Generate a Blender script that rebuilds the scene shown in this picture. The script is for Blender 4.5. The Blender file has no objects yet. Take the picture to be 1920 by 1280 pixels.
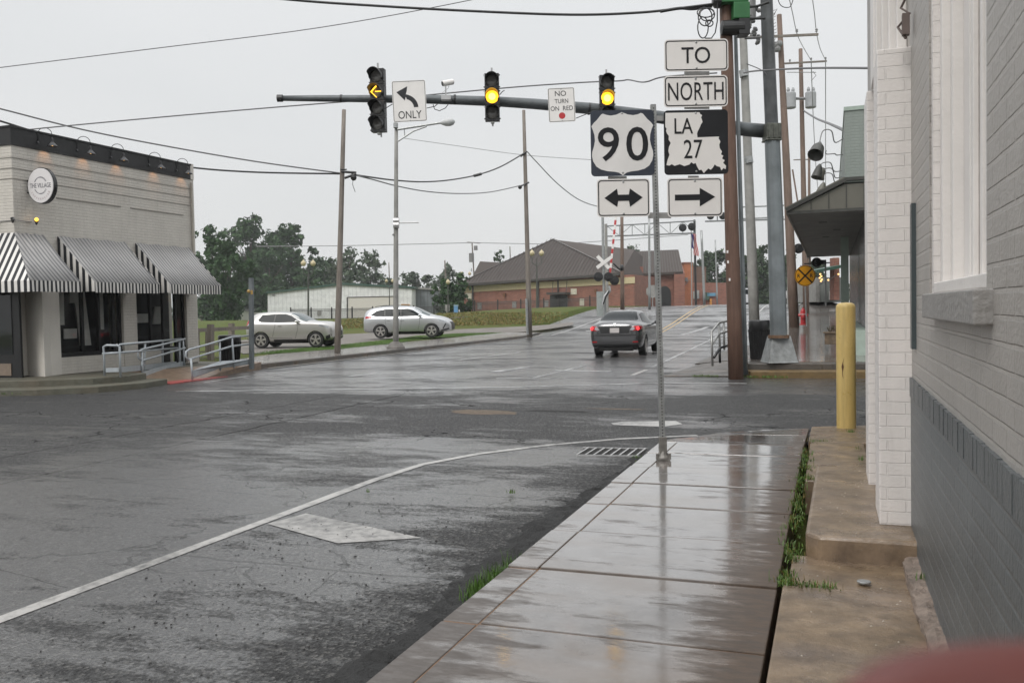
import bpy, bmesh, math, random
from mathutils import Vector, Matrix
from mathutils.bvhtree import BVHTree
sc = bpy.context.scene
rnd = random.Random(7)
R = math.radians
# ------------------------------------------------------------------ camera
EYE = Vector((0, 0, 1.5))
c_right = Vector((0.94022953, 0.3399544, -0.01998587))
c_up = Vector((0.00662041, 0.04043009, 0.99916044))
c_fw = Vector((-0.34047702, 0.93957246, -0.03576292))
FPX = 1650.0
cam = bpy.data.objects.new('camera', bpy.data.cameras.new('camera'))
sc.collection.objects.link(cam)
sc.camera = cam
cam.matrix_world = Matrix(((c_right.x, c_up.x, -c_fw.x, EYE.x), (c_right.y, c_up.y, -c_fw.y, EYE.y),
                           (c_right.z, c_up.z, -c_fw.z, EYE.z), (0, 0, 0, 1)))
cam.data.sensor_width = 36
cam.data.lens = 36 * FPX / 1920
cam.data.clip_start = 0.02
cam.data.clip_end = 3000
cam.data.dof.use_dof = True
cam.data.dof.focus_distance = 13
cam.data.dof.aperture_fstop = 9
# ------------------------------------------------------------------ sky, light, exposure
w = bpy.data.worlds.new('World'); sc.world = w; w.use_nodes = True
wn = w.node_tree; wn.nodes.clear()
def wnode(t): return wn.nodes.new(t)
o_ = wnode('ShaderNodeOutputWorld'); bg = wnode('ShaderNodeBackground'); sk = wnode('ShaderNodeTexSky')
SUN_EL, SUN_ROT = R(46), R(192)
sk.sky_type = 'NISHITA'; sk.sun_disc = False; sk.sun_elevation = SUN_EL; sk.sun_rotation = SUN_ROT
sk.dust_density = 4; sk.air_density = 1.5
mx = wnode('ShaderNodeMix'); mx.data_type = 'RGBA'; mx.inputs[0].default_value = 0.93
tc = wnode('ShaderNodeTexCoord'); nz = wnode('ShaderNodeTexNoise'); nz.inputs['Scale'].default_value = 2.2
nz.inputs['Detail'].default_value = 3; nz.inputs['Roughness'].default_value = .45
mp = wnode('ShaderNodeMapping'); mp.inputs['Scale'].default_value = (1, 1, 3)
cr = wnode('ShaderNodeValToRGB')
cr.color_ramp.elements[0].position = .3; cr.color_ramp.elements[0].color = (7.9, 8.05, 8.15, 1)
cr.color_ramp.elements[1].position = .75; cr.color_ramp.elements[1].color = (8.6, 8.65, 8.7, 1)
wn.links.new(tc.outputs['Generated'], mp.inputs[0]); wn.links.new(mp.outputs[0], nz.inputs['Vector'])
wn.links.new(nz.outputs['Fac'], cr.inputs[0]); wn.links.new(sk.outputs[0], mx.inputs[6])
# an overcast sky is brighter overhead than at the horizon
sxyz = wnode('ShaderNodeSeparateXYZ'); zz = wnode('ShaderNodeMath'); zz.operation = 'MULTIPLY'; zm = wnode('ShaderNodeMath'); zm.operation = 'MULTIPLY_ADD'
wn.links.new(tc.outputs['Generated'], sxyz.inputs[0]); wn.links.new(sxyz.outputs[2], zz.inputs[0]); wn.links.new(sxyz.outputs[2], zz.inputs[1])
z3 = wnode('ShaderNodeMath'); z3.operation = 'MULTIPLY'; z3.use_clamp = True; wn.links.new(zz.outputs[0], z3.inputs[0]); wn.links.new(sxyz.outputs[2], z3.inputs[1])
wn.links.new(z3.outputs[0], zm.inputs[0]); zm.inputs[1].default_value = 2.0; zm.inputs[2].default_value = .96
mul = wnode('ShaderNodeVectorMath'); mul.operation = 'SCALE'; wn.links.new(cr.outputs[0], mul.inputs[0]); wn.links.new(zm.outputs[0], mul.inputs['Scale'])
wn.links.new(mul.outputs[0], mx.inputs[7]); wn.links.new(mx.outputs[2], bg.inputs[0])
bg.inputs[1].default_value = 0.1
wn.links.new(bg.outputs[0], o_.inputs[0])
sl = bpy.data.lights.new('sun', 'SUN'); sl.energy = 1.5; sl.angle = R(25); sl.color = (1, .97, .93)
so = bpy.data.objects.new('sun', sl); sc.collection.objects.link(so)
so.rotation_euler = (R(90) - SUN_EL, 0, math.pi - SUN_ROT)
sc.view_settings.view_transform = 'Standard'; sc.view_settings.look = 'None'
sc.view_settings.exposure = 0; sc.view_settings.gamma = 1
sc.render.resolution_x = 1024; sc.render.resolution_y = 682
sc.render.engine = 'CYCLES'

# ------------------------------------------------------------------ helpers
def ray(px, py): return c_right * (px - 960) - c_up * (py - 640) + c_fw * FPX
def at(px, py, X=None, Y=None, z=None, D=None, pl=None):
    """a point of the place seen in the photograph at a pixel, at a known plane or depth"""
    r = ray(px, py)
    if X is not None: t = X / r.x
    elif Y is not None: t = Y / r.y
    elif z is not None: t = (z - EYE.z) / r.z
    elif D is not None: t = D / FPX
    else: t = (pl[0] - EYE).dot(pl[1]) / r.dot(pl[1])
    return EYE + r * t
def ss(t):
    t = max(0., min(1., t)); return t * t * (3 - 2 * t)
def rise(x, y):
    a = 1.68 - .75 * ss((-22 - x) / 22) - .5 * ss((x + 1) / 6)
    return a * ss((y - 46) / 28) - .55 * ss((y - 84) / 60)
def rise_r(y): return max(.9 * ss((y - 27) / 45), rise(0, y) - .1)
def at_g(px, py, off=0.):
    r = ray(px, py) / FPX; t = 15.
    while t < 220:
        p = EYE + r*t
        if p.z <= off + rise(p.x, p.y): break
        t += .15
    return p

def spline(P, k=6):
    P = [Vector(p) for p in P]; n = len(P); out = []
    for i in range(n-1):
        p0, p1, p2, p3 = P[max(0,i-1)], P[i], P[i+1], P[min(n-1,i+2)]
        for j in range(k):
            t = j/k; out.append(.5*((2*p1) + (p2-p0)*t + (2*p0-5*p1+4*p2-p3)*t*t + (3*p1-p0-3*p2+p3)*t**3))
    return out + [P[-1]]
class MB:
    def __init__(s): s.v = []; s.f = []
    def add(s, vs, fs):
        n = len(s.v); s.v += [tuple(v) for v in vs]; s.f += [tuple(i + n for i in f) for f in fs]; return s
    def box(s, a, b):
        x0, x1 = sorted((a[0], b[0])); y0, y1 = sorted((a[1], b[1])); z0, z1 = sorted((a[2], b[2]))
        return s.add([(x0,y0,z0),(x1,y0,z0),(x1,y1,z0),(x0,y1,z0),(x0,y0,z1),(x1,y0,z1),(x1,y1,z1),(x0,y1,z1)],
              [(0,3,2,1),(4,5,6,7),(0,1,5,4),(1,2,6,5),(2,3,7,6),(3,0,4,7)])
    def obox(s, c, u, v, n, hu, hv, hn):
        c = Vector(c); u = Vector(u).normalized(); v = Vector(v).normalized(); n = Vector(n).normalized(); P = []
        for k in (-1, 1):
            for (i, j) in ((-1,-1),(1,-1),(1,1),(-1,1)): P.append(c + u*hu*i + v*hv*j + n*hn*k)
        return s.add(P, [(0,3,2,1),(4,5,6,7),(0,1,5,4),(1,2,6,5),(2,3,7,6),(3,0,4,7)])
    def bar(s, a, b, w, h=None):
        a = Vector(a); b = Vector(b); d = (b - a); L = d.length
        if L < 1e-6: return s
        d.normalize(); up = Vector((0,0,1)) if abs(d.z) < .95 else Vector((0,1,0))
        u = d.cross(up).normalized(); v = u.cross(d)
        return s.obox((a+b)/2, u, v, d, w/2, (h or w)/2, L/2)
    def tube(s, pts, r, n=8, cap=True):
        pts = [Vector(p) for p in pts]; rs = r if isinstance(r, (list, tuple)) else [r]*len(pts)
        b = len(s.v); prev = None
        for i, p in enumerate(pts):
            d = (pts[min(i+1, len(pts)-1)] - pts[max(i-1, 0)]).normalized()
            if prev is None:
                up = Vector((0,0,1)) if abs(d.z) < .9 else Vector((1,0,0)); u = d.cross(up).normalized()
            else: u = (prev - d * prev.dot(d)).normalized()
            prev = u; v = d.cross(u)
            for k in range(n):
                t = 2*math.pi*k/n; s.v.append(tuple(p + (u*math.cos(t) + v*math.sin(t))*rs[i]))
        for i in range(len(pts)-1):
            for k in range(n):
                a = b + i*n + k; c = b + i*n + (k+1) % n; s.f.append((a, c, c+n, a+n))
        if cap:
            s.f.append(tuple(b + k for k in range(n-1, -1, -1))); e = b + (len(pts)-1)*n
            s.f.append(tuple(e + k for k in range(n)))
        return s
    def prism(s, poly, o, u, v, n, t):
        """poly in (u,v) about o, extruded t along n"""
        o = Vector(o); u = Vector(u); v = Vector(v); n = Vector(n); k = len(poly)
        A = [o + u*p[0] + v*p[1] for p in poly]; B = [a + n*t for a in A]
        return s.add(A + B, [tuple(range(k-1,-1,-1)), tuple(range(k,2*k))] + [(i,(i+1)%k,(i+1)%k+k,i+k) for i in range(k)])
    def slab(s, poly, zt, zb):
        k = len(poly); zt_ = [p[2] if len(p) > 2 else zt for p in poly]
        A = [(p[0], p[1], zb) for p in poly]; B = [(p[0], p[1], zt_[i]) for i, p in enumerate(poly)]
        return s.add(A + B, [tuple(range(k-1,-1,-1)), tuple(range(k,2*k))] + [(i,(i+1)%k,(i+1)%k+k,i+k) for i in range(k)])
    def sphere(s, c, r, n=12, m=8, sz=1):
        b = len(s.v); c = Vector(c)
        for i in range(m+1):
            th = math.pi*i/m
            for k in range(n):
                ph = 2*math.pi*k/n
                s.v.append((c.x + r*math.sin(th)*math.cos(ph), c.y + r*math.sin(th)*math.sin(ph), c.z + r*sz*math.cos(th)))
        for i in range(m):
            for k in range(n):
                a = b+i*n+k; d = b+i*n+(k+1)%n; s.f.append((a, a+n, d+n, d))
        return s
    def lathe(s, prof, c, n=16, ax=(0,0,1)):
        ax = Vector(ax).normalized(); up = Vector((0,0,1)) if abs(ax.z) < .9 else Vector((1,0,0))
        u = ax.cross(up).normalized(); v = ax.cross(u); b = len(s.v); c = Vector(c)
        for (r, h) in prof:
            for k in range(n):
                t = 2*math.pi*k/n; s.v.append(tuple(c + ax*h + (u*math.cos(t)+v*math.sin(t))*r))
        for i in range(len(prof)-1):
            for k in range(n):
                a = b+i*n+k; d = b+i*n+(k+1)%n; s.f.append((a, d, d+n, a+n))
        s.f.append(tuple(b+k for k in range(n-1,-1,-1))); e = b+(len(prof)-1)*n; s.f.append(tuple(e+k for k in range(n)))
        return s
    def build(s, name, mat, parent=None, smooth=False, label=None, bevel=0):
        me = bpy.data.meshes.new(name); me.from_pydata(s.v, [], s.f); me.validate(); 
        bm = bmesh.new(); bm.from_mesh(me); bmesh.ops.recalc_face_normals(bm, faces=bm.faces); bm.to_mesh(me); bm.free()
        if smooth: me.polygons.foreach_set('use_smooth', [True]*len(me.polygons))
        me.materials.append(mat)
        o = bpy.data.objects.new(name, me); sc.collection.objects.link(o)
        if parent is not None: o.parent = parent; 
        if label: o['label'] = label
        if bevel:
            m = o.modifiers.new('bevel', 'BEVEL'); m.width = bevel; m.segments = 2; m.limit_method = 'ANGLE'
        return o
def tag(o, label, cat, group=None):
    o['label'] = label; o['category'] = cat
    if group: o['group'] = group
    return o
def struct(o): o['kind'] = 'structure'; return o
def stuff(o, label, cat): o['kind'] = 'stuff'; o['label'] = label; o['category'] = cat; return o
def thing(name, label, cat, loc=(0,0,0), rz=0, group=None):
    o = bpy.data.objects.new(name, None); sc.collection.objects.link(o); o.empty_display_size = .2
    o.location = loc; o.rotation_euler = (0, 0, rz); return tag(o, label, cat, group)
def wt(mb, root):
    """world coordinates -> the local ones of a thing"""
    M = (Matrix.Translation(root.location) @ root.rotation_euler.to_matrix().to_4x4()).inverted()
    mb.v = [tuple(M @ Vector(v)) for v in mb.v]; return mb
def copy_tree(o, parent=None):
    c = o.copy(); sc.collection.objects.link(c); c.parent = parent
    for ch in [x for x in bpy.data.objects if x.parent == o and x != c]: copy_tree(ch, c)
    return c

# ------------------------------------------------------------------ materials
def nmat(name):
    m = bpy.data.materials.new(name); m.use_nodes = True; nt = m.node_tree
    return m, nt, nt.nodes['Principled BSDF']
def N(nt, t, **k):
    n = nt.nodes.new(t)
    for a, b in k.items(): setattr(n, a, b)
    return n
def noise(nt, scale, detail=4, rough=.55, vec=None, sc3=None):
    n = N(nt, 'ShaderNodeTexNoise'); n.inputs['Scale'].default_value = scale; n.inputs['Detail'].default_value = detail
    n.inputs['Roughness'].default_value = rough
    if vec is None: vec = N(nt, 'ShaderNodeTexCoord').outputs['Object']
    if sc3:
        mpn = N(nt, 'ShaderNodeMapping'); mpn.inputs['Scale'].default_value = sc3; nt.links.new(vec, mpn.inputs[0]); vec = mpn.outputs[0]
    nt.links.new(vec, n.inputs['Vector']); return n.outputs['Fac']
def ramp(nt, fac, stops):
    r = N(nt, 'ShaderNodeValToRGB'); e = r.color_ramp.elements
    while len(e) < len(stops): e.new(.5)
    for i, (p, c) in enumerate(stops):
        e[i].position = p; e[i].color = (c, c, c, 1) if not isinstance(c, (tuple, list)) else (*c, 1)
    nt.links.new(fac, r.inputs[0]); return r.outputs[0]
def mixc(nt, f, a, b, mode='MIX'):
    m = N(nt, 'ShaderNodeMix', data_type='RGBA', blend_type=mode)
    for sock, val in ((0, f), (6, a), (7, b)):
        if hasattr(val, 'links'): nt.links.new(val, m.inputs[sock])
        elif isinstance(val, (tuple, list)): m.inputs[sock].default_value = (*val, 1)
        else: m.inputs[sock].default_value = val
    return m.outputs[2]
def math_(nt, op, a, b=0., c=None, clamp=False):
    m = N(nt, 'ShaderNodeMath', operation=op, use_clamp=clamp)
    for i, v in enumerate((a, b, c)):
        if v is None: continue
        if hasattr(v, 'links'): nt.links.new(v, m.inputs[i])
        else: m.inputs[i].default_value = v
    return m.outputs[0]
def bump(nt, h, p, strength=.3, dist=.02):
    b = N(nt, 'ShaderNodeBump'); b.inputs['Strength'].default_value = strength; b.inputs['Distance'].default_value = dist
    nt.links.new(h, b.inputs['Height']); nt.links.new(b.outputs[0], p.inputs['Normal']); return b
def simple(name, col, rough=.6, metal=0., var=.15, scale=6, bmp=0., bscale=None, emit=None, es=1, spec=None, coat=0):
    m, nt, p = nmat(name)
    if var:
        f = noise(nt, scale, 5)
        d = tuple(max(0, c*(1-var)) for c in col); l = tuple(min(1, c*(1+var)) for c in col)
        nt.links.new(ramp(nt, f, [(.3, d), (.7, l)]), p.inputs['Base Color'])
    else: p.inputs['Base Color'].default_value = (*col, 1)
    p.inputs['Roughness'].default_value = rough; p.inputs['Metallic'].default_value = metal
    if bmp: bump(nt, noise(nt, bscale or scale*4, 4), p, bmp)
    if spec is not None: p.inputs['Specular IOR Level'].default_value = spec
    if coat: p.inputs['Coat Weight'].default_value = coat; p.inputs['Coat Roughness'].default_value = .05
    if emit: p.inputs['Emission Color'].default_value = (*emit, 1); p.inputs['Emission Strength'].default_value = es
    return m
def wallcoord(nt):
    """(along wall, height) coordinates for any upright wall, from its normal"""
    tcn = N(nt, 'ShaderNodeTexCoord'); s = N(nt, 'ShaderNodeSeparateXYZ'); nt.links.new(tcn.outputs['Object'], s.inputs[0])
    g = N(nt, 'ShaderNodeSeparateXYZ'); nt.links.new(tcn.outputs['Normal'], g.inputs[0])
    ax = math_(nt, 'ABSOLUTE', g.outputs[0]); isx = math_(nt, 'GREATER_THAN', ax, .7)
    u = math_(nt, 'ADD', math_(nt, 'MULTIPLY', s.outputs[1], isx), math_(nt, 'MULTIPLY', s.outputs[0], math_(nt, 'SUBTRACT', 1., isx)))
    c = N(nt, 'ShaderNodeCombineXYZ'); nt.links.new(u, c.inputs[0]); nt.links.new(s.outputs[2], c.inputs[1]); return c.outputs[0], s
def brickmat(name, c1, c2, mortar, bw=.225, bh=.075, ms=.011, rough=.5, strength=.6, dist=.012, var=.12, off=0., wobble=.006, spec=None, squash=1, freq=2):
    m, nt, p = nmat(name); vec, sx = wallcoord(nt)
    if wobble:
        nv = N(nt, 'ShaderNodeTexNoise'); nv.inputs['Scale'].default_value = 7; nv.inputs['Detail'].default_value = 3
        nt.links.new(vec, nv.inputs['Vector'])
        va = N(nt, 'ShaderNodeVectorMath', operation='MULTIPLY_ADD'); nt.links.new(nv.outputs['Color'], va.inputs[0])
        va.inputs[1].default_value = (wobble*2,)*3; nt.links.new(vec, va.inputs[2]); vec = va.outputs[0]
    if off:
        mo = N(nt, 'ShaderNodeMapping'); mo.inputs['Location'].default_value = (off, 0, 0); nt.links.new(vec, mo.inputs[0]); vec = mo.outputs[0]
    b = N(nt, 'ShaderNodeTexBrick'); nt.links.new(vec, b.inputs['Vector'])
    b.inputs['Scale'].default_value = 1; b.inputs['Brick Width'].default_value = bw; b.inputs['Row Height'].default_value = bh
    b.inputs['Mortar Size'].default_value = ms; b.inputs['Mortar Smooth'].default_value = .35
    b.squash = squash; b.squash_frequency = freq
    b.inputs['Color1'].default_value = (*c1, 1); b.inputs['Color2'].default_value = (*c2, 1); b.inputs['Mortar'].default_value = (*mortar, 1)
    f = noise(nt, 1.6, 6, .6); f2 = noise(nt, 55, 3); drip = noise(nt, 5, 6, .7, None, (1,1,.12))
    col = mixc(nt, 1., b.outputs['Color'], ramp(nt, f, [(.25, 1-var), (.75, 1+var)]), 'MULTIPLY')
    col = mixc(nt, 1., col, ramp(nt, drip, [(.30, .88), (.5, 1.), (.62, 1.), (.78, .93)]), 'MULTIPLY')
    nt.links.new(col, p.inputs['Base Color']); p.inputs['Roughness'].default_value = rough
    h = math_(nt, 'ADD', math_(nt, 'SUBTRACT', 1., b.outputs['Fac']), math_(nt, 'MULTIPLY', f2, .35))
    bump(nt, h, p, strength, dist)
    if spec is not None: p.inputs['Specular IOR Level'].default_value = spec
    return m
# ------------------------------------------------------------------ ground materials
def asphalt():
    m, nt, p = nmat('wet_asphalt'); tcn = N(nt, 'ShaderNodeTexCoord').outputs['Object']
    big = noise(nt, .42, 4, .6, tcn, (.6, 1.3, 1)); mid = noise(nt, 2.6, 9, .78, tcn, (.55, 1.8, 1))
    fine = noise(nt, 30, 6, .8, tcn); grit = N(nt, 'ShaderNodeTexVoronoi'); grit.inputs['Scale'].default_value = 60
    nt.links.new(tcn, grit.inputs['Vector'])
    s = N(nt, 'ShaderNodeSeparateXYZ'); nt.links.new(tcn, s.inputs[0])
    wob = noise(nt, 1.4, 5, .6, tcn); wobs = math_(nt, 'MULTIPLY_ADD', wob, .5, -.25)
    lines = None
    # saw cuts and cracks that run across or along the lane (a, b, c: a*x + b*y = c; x range)
    for (a, b, c, x0, x1, wd) in ((.0,1,4.85,-4.4,-1.9,.013), (0,1,7.2,-4.1,-1.9,.010), (.08,1,9.15,-4.0,-2.2,.008), (0,1,5.62,-3.9,-2.3,.004),
                              (1,.02,-7.7,-9.,-6.5,.02), (.25,1,2.95,-8,-4.4,.008), (.1,1,6.2,-9.6,-5,.006), (.0,1,10.4,-16,-4.5,.008), (1,0,-9.3,-10,-8.5,.012), (.06,1,13.1,-17,-2,.007)):
        d = math_(nt, 'ABSOLUTE', math_(nt, 'SUBTRACT', math_(nt, 'ADD', math_(nt, 'ADD', math_(nt, 'MULTIPLY', s.outputs[0], a), math_(nt, 'MULTIPLY', s.outputs[1], b)), math_(nt, 'MULTIPLY', wobs, .35)), c))
        k = math_(nt, 'LESS_THAN', d, wd); k = math_(nt, 'MULTIPLY', k, math_(nt, 'GREATER_THAN', s.outputs[0], x0))
        k = math_(nt, 'MULTIPLY', k, math_(nt, 'LESS_THAN', s.outputs[0], x1)); lines = k if lines is None else math_(nt, 'MAXIMUM', lines, k)
    v2 = N(nt, 'ShaderNodeTexVoronoi', feature='DISTANCE_TO_EDGE'); v2.inputs['Scale'].default_value = .33
    mp2 = N(nt, 'ShaderNodeVectorMath', operation='MULTIPLY_ADD'); nn = N(nt, 'ShaderNodeTexNoise'); nn.inputs['Scale'].default_value = 1.2; nn.inputs['Detail'].default_value = 5
    nt.links.new(tcn, nn.inputs['Vector']); nt.links.new(nn.outputs['Color'], mp2.inputs[0]); mp2.inputs[1].default_value = (1.6,)*3; nt.links.new(tcn, mp2.inputs[2])
    nt.links.new(mp2.outputs[0], v2.inputs['Vector'])
    crack = math_(nt, 'MULTIPLY', math_(nt, 'LESS_THAN', v2.outputs['Distance'], .006), math_(nt, 'GREATER_THAN', big, .5))
    lines = math_(nt, 'MAXIMUM', lines, crack)
    # darker, coarser, drier overlay over the middle of the crossing and the far lane
    yy = math_(nt, 'ADD', s.outputs[1], math_(nt, 'MULTIPLY', wobs, 2.2))
    near = math_(nt, 'MULTIPLY', math_(nt, 'SUBTRACT', yy, 9.7), 1.1, clamp=True)
    left = math_(nt, 'MULTIPLY', math_(nt, 'SUBTRACT', -7.8, math_(nt, 'ADD', s.outputs[0], math_(nt, 'MULTIPLY', wobs, .5))), .8, clamp=True)
    band = math_(nt, 'MAXIMUM', near, math_(nt, 'MULTIPLY', left, .6)); band2 = math_(nt, 'MULTIPLY', math_(nt, 'SUBTRACT', 18.4, math_(nt, 'SUBTRACT', yy, math_(nt, 'MULTIPLY', s.outputs[0], .12))), .35, clamp=True); band = math_(nt, 'MULTIPLY', band, band2)
    gut = math_(nt, 'MULTIPLY', math_(nt, 'ADD', s.outputs[0], math_(nt, 'MULTIPLY_ADD', wobs, .5, 2.75)), 1.5, clamp=True)
    gut = math_(nt, 'MULTIPLY', gut, math_(nt, 'LESS_THAN', s.outputs[1], 9.9))
    wet = math_(nt, 'ADD', math_(nt, 'MULTIPLY', big, .5), math_(nt, 'MULTIPLY', mid, .5)); wet = math_(nt, 'MULTIPLY_ADD', fine, .26, math_(nt, 'SUBTRACT', wet, .13))
    wet = math_(nt, 'SUBTRACT', math_(nt, 'ADD', wet, .022), math_(nt, 'ADD', math_(nt, 'MULTIPLY', band, .10), math_(nt, 'MULTIPLY', gut, .10)))
    film = ramp(nt, wet, [(.435, .0), (.475, .30), (.505, .80), (.55, 1.)])
    col = mixc(nt, mid, (.024, .024, .025), (.052, .051, .052))
    col = mixc(nt, math_(nt, 'MULTIPLY', band, .5), col, (.022, .022, .023)); col = mixc(nt, math_(nt, 'MULTIPLY', gut, .6), col, (.018, .018, .018))
    sand = math_(nt, 'GREATER_THAN', noise(nt, .9, 6, .7, tcn), .66)
    col = mixc(nt, math_(nt, 'MULTIPLY', sand, .25), col, (.12, .10, .08))
    speck = ramp(nt, grit.outputs['Color'], [(.72, 0.), (.80, 1.)])
    col = mixc(nt, ramp(nt, fine, [(.42, 0.), (.60, 1.)]), mixc(nt, .5, col, (.008,.008,.008)), mixc(nt, .35, col, (.10, .10, .10)))
    col = mixc(nt, math_(nt, 'MULTIPLY', speck, .45), col, (.19, .185, .175))
    col = mixc(nt, lines, col, (.008, .008, .008)); nt.links.new(col, p.inputs['Base Color'])
    r_ = N(nt, 'ShaderNodeMapRange'); nt.links.new(film, r_.inputs[0]); r_.inputs[3].default_value = .58; r_.inputs[4].default_value = .28
    nt.links.new(math_(nt, 'MULTIPLY_ADD', lines, .3, r_.outputs[0]), p.inputs['Roughness'])
    h = math_(nt, 'ADD', math_(nt, 'MULTIPLY', fine, .5), math_(nt, 'MULTIPLY', grit.outputs['Distance'], .8))
    h = math_(nt, 'MULTIPLY', h, math_(nt, 'MULTIPLY_ADD', film, -.55, 1.)); h = math_(nt, 'SUBTRACT', h, math_(nt, 'MULTIPLY', lines, 1.2))
    h = math_(nt, 'ADD', h, math_(nt, 'MULTIPLY', mid, .7))
    bump(nt, h, p, .9, .02); sp_ = N(nt, 'ShaderNodeMapRange'); nt.links.new(film, sp_.inputs[0]); sp_.inputs[3].default_value = .22; sp_.inputs[4].default_value = .6; nt.links.new(sp_.outputs[0], p.inputs['Specular IOR Level'])
    # the film of rain water that lies over the stones
    nt.links.new(math_(nt, 'MULTIPLY', film, math_(nt, 'MULTIPLY_ADD', band, -.30, 1.)), p.inputs['Coat Weight']); p.inputs['Coat Roughness'].default_value = .13; p.inputs['Coat IOR'].default_value = 1.55
    cb = N(nt, 'ShaderNodeBump'); cb.inputs['Strength'].default_value = .75; cb.inputs['Distance'].default_value = .012
    nt.links.new(math_(nt, 'ADD', math_(nt, 'MULTIPLY', math_(nt, 'ADD', fine, math_(nt, 'MULTIPLY', grit.outputs['Distance'], .5)), math_(nt, 'MULTIPLY_ADD', film, -.4, 1.)), math_(nt, 'MULTIPLY', mid, 1.1)), cb.inputs['Height']); nt.links.new(cb.outputs[0], p.inputs['Coat Normal'])
    return m
def paint(name, c, wear=.5, cov=.45):
    """road paint worn through to the asphalt"""
    m, nt, p = nmat(name); tcn = N(nt, 'ShaderNodeTexCoord').outputs['Object']
    f = noise(nt, 13, 6, .75, tcn); g = noise(nt, 1.1, 3, .5, tcn)
    k = ramp(nt, math_(nt, 'ADD', math_(nt, 'MULTIPLY', f, .6), math_(nt, 'MULTIPLY', g, .4)), [(cov, 1.), (cov + wear*.3, 0.)])
    col = mixc(nt, k, (.05, .05, .05), c); nt.links.new(col, p.inputs['Base Color'])
    p.inputs['Roughness'].default_value = .3; bump(nt, noise(nt, 45, 4, .7, tcn), p, .35, .008); return m
def concrete(name, c, dark, wetness=.5, stain=(.12,.075,.04), rmin=.04, rmax=.5, jt=False, bs=.18, mottle=True, an=(.8,3.2,1)):
    m, nt, p = nmat(name); tcn = N(nt, 'ShaderNodeTexCoord').outputs['Object']
    big = noise(nt, .9, 5, .6, tcn, (.7, 2.2, 1)); mid = noise(nt, 5, 6, .65, tcn); fine = noise(nt, 70, 4, .7, tcn)
    pit = noise(nt, 2.4, 7, .72, tcn, an)
    s = N(nt, 'ShaderNodeSeparateXYZ'); nt.links.new(tcn, s.inputs[0])
    col = mixc(nt, ramp(nt, mid, [(.32, 0.), (.66, 1.)]), dark, c); col = mixc(nt, ramp(nt, big, [(.45, 0.), (.75, .65)]), col, stain)
    wv = math_(nt, 'ADD', math_(nt, 'MULTIPLY', pit, .75), math_(nt, 'MULTIPLY', big, .25))
    if jt: wv = math_(nt, 'MULTIPLY_ADD', math_(nt, 'SUBTRACT', wv, .5), 1.9, .5)
    if jt:
        # drier, browner towards the inner edge and the rough front end; the middle holds a film of water
        e1 = math_(nt, 'MULTIPLY', math_(nt, 'ADD', s.outputs[0], math_(nt, 'MULTIPLY_ADD', s.outputs[1], -.03, .84)), 1.2, clamp=True)
        e2 = math_(nt, 'MULTIPLY', math_(nt, 'SUBTRACT', -.95, math_(nt, 'ADD', s.outputs[0], math_(nt, 'MULTIPLY_ADD', s.outputs[1], .30, -.96))), .55, clamp=True)
        wv = math_(nt, 'SUBTRACT', wv, math_(nt, 'ADD', e1, e2)); wv = math_(nt, 'ADD', wv, .09)
        col = mixc(nt, math_(nt, 'MULTIPLY', e1, 2.4, clamp=True), col, (.13, .085, .055))
    dryk = ramp(nt, wv, [(wetness - .16, 1.), (wetness - .05, .6), (wetness + .05, .0)])
    if jt: wv2 = noise(nt, 11, 7, .75, tcn, (.6, 1.9, 1)); dryk = math_(nt, 'ADD', dryk, math_(nt, 'MULTIPLY', math_(nt, 'SUBTRACT', wv2, .5), math_(nt, 'MULTIPLY_ADD', e2, 2.2, .45)), clamp=True)
    if jt: col = mixc(nt, math_(nt, 'MULTIPLY', dryk, ramp(nt, wv2, [(.40, .95), (.56, .55)])), col, (.048,.036,.028)); col = mixc(nt, math_(nt, 'MULTIPLY', ramp(nt, noise(nt, 34, 6, .8, tcn), [(.62, 0.), (.68, 1.)]), .5), col, (.05,.04,.032))
    elif mottle: col = mixc(nt, math_(nt, 'MULTIPLY', dryk, .45), col, tuple(x*.45 for x in dark))
    nt.links.new(col, p.inputs['Base Color'])
    r = N(nt, 'ShaderNodeMapRange'); nt.links.new(dryk, r.inputs[0]); r.inputs[3].default_value = rmin; r.inputs[4].default_value = rmax
    nt.links.new(math_(nt, 'MULTIPLY_ADD', mid, .14, r.outputs[0]), p.inputs['Roughness'])
    h = math_(nt, 'MULTIPLY', math_(nt, 'ADD', fine, mid), math_(nt, 'MULTIPLY_ADD', dryk, .8, .2)); h = math_(nt, 'ADD', h, math_(nt, 'MULTIPLY', big, .5))
    bump(nt, h, p, bs, .01)
    if jt:
        nt.links.new(math_(nt, 'MULTIPLY_ADD', dryk, -.82, .84), p.inputs['Coat Weight']); p.inputs['Coat Roughness'].default_value = .07; p.inputs['Coat IOR'].default_value = 1.5
        cb = N(nt, 'ShaderNodeBump'); cb.inputs['Strength'].default_value = .1; cb.inputs['Distance'].default_value = .01
        nt.links.new(math_(nt, 'ADD', mid, math_(nt, 'MULTIPLY', big, 1.2)), cb.inputs['Height']); nt.links.new(cb.outputs[0], p.inputs['Coat Normal'])
    return m
def soil(name, stops, scale=1., rough=.9, bs=.6):
    m, nt, p = nmat(name); tcn = N(nt, 'ShaderNodeTexCoord').outputs['Object']
    f = math_(nt, 'ADD', math_(nt, 'MULTIPLY', noise(nt, .12*scale, 6, .7, tcn), .6), math_(nt, 'MULTIPLY', noise(nt, 3*scale, 5, .7, tcn), .4))
    nt.links.new(ramp(nt, f, stops), p.inputs['Base Color']); p.inputs['Roughness'].default_value = rough
    p.inputs['Specular IOR Level'].default_value = .2
    bump(nt, noise(nt, 9*scale, 5, .7, tcn), p, bs, .06); return m
M_ASPH = asphalt()
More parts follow.
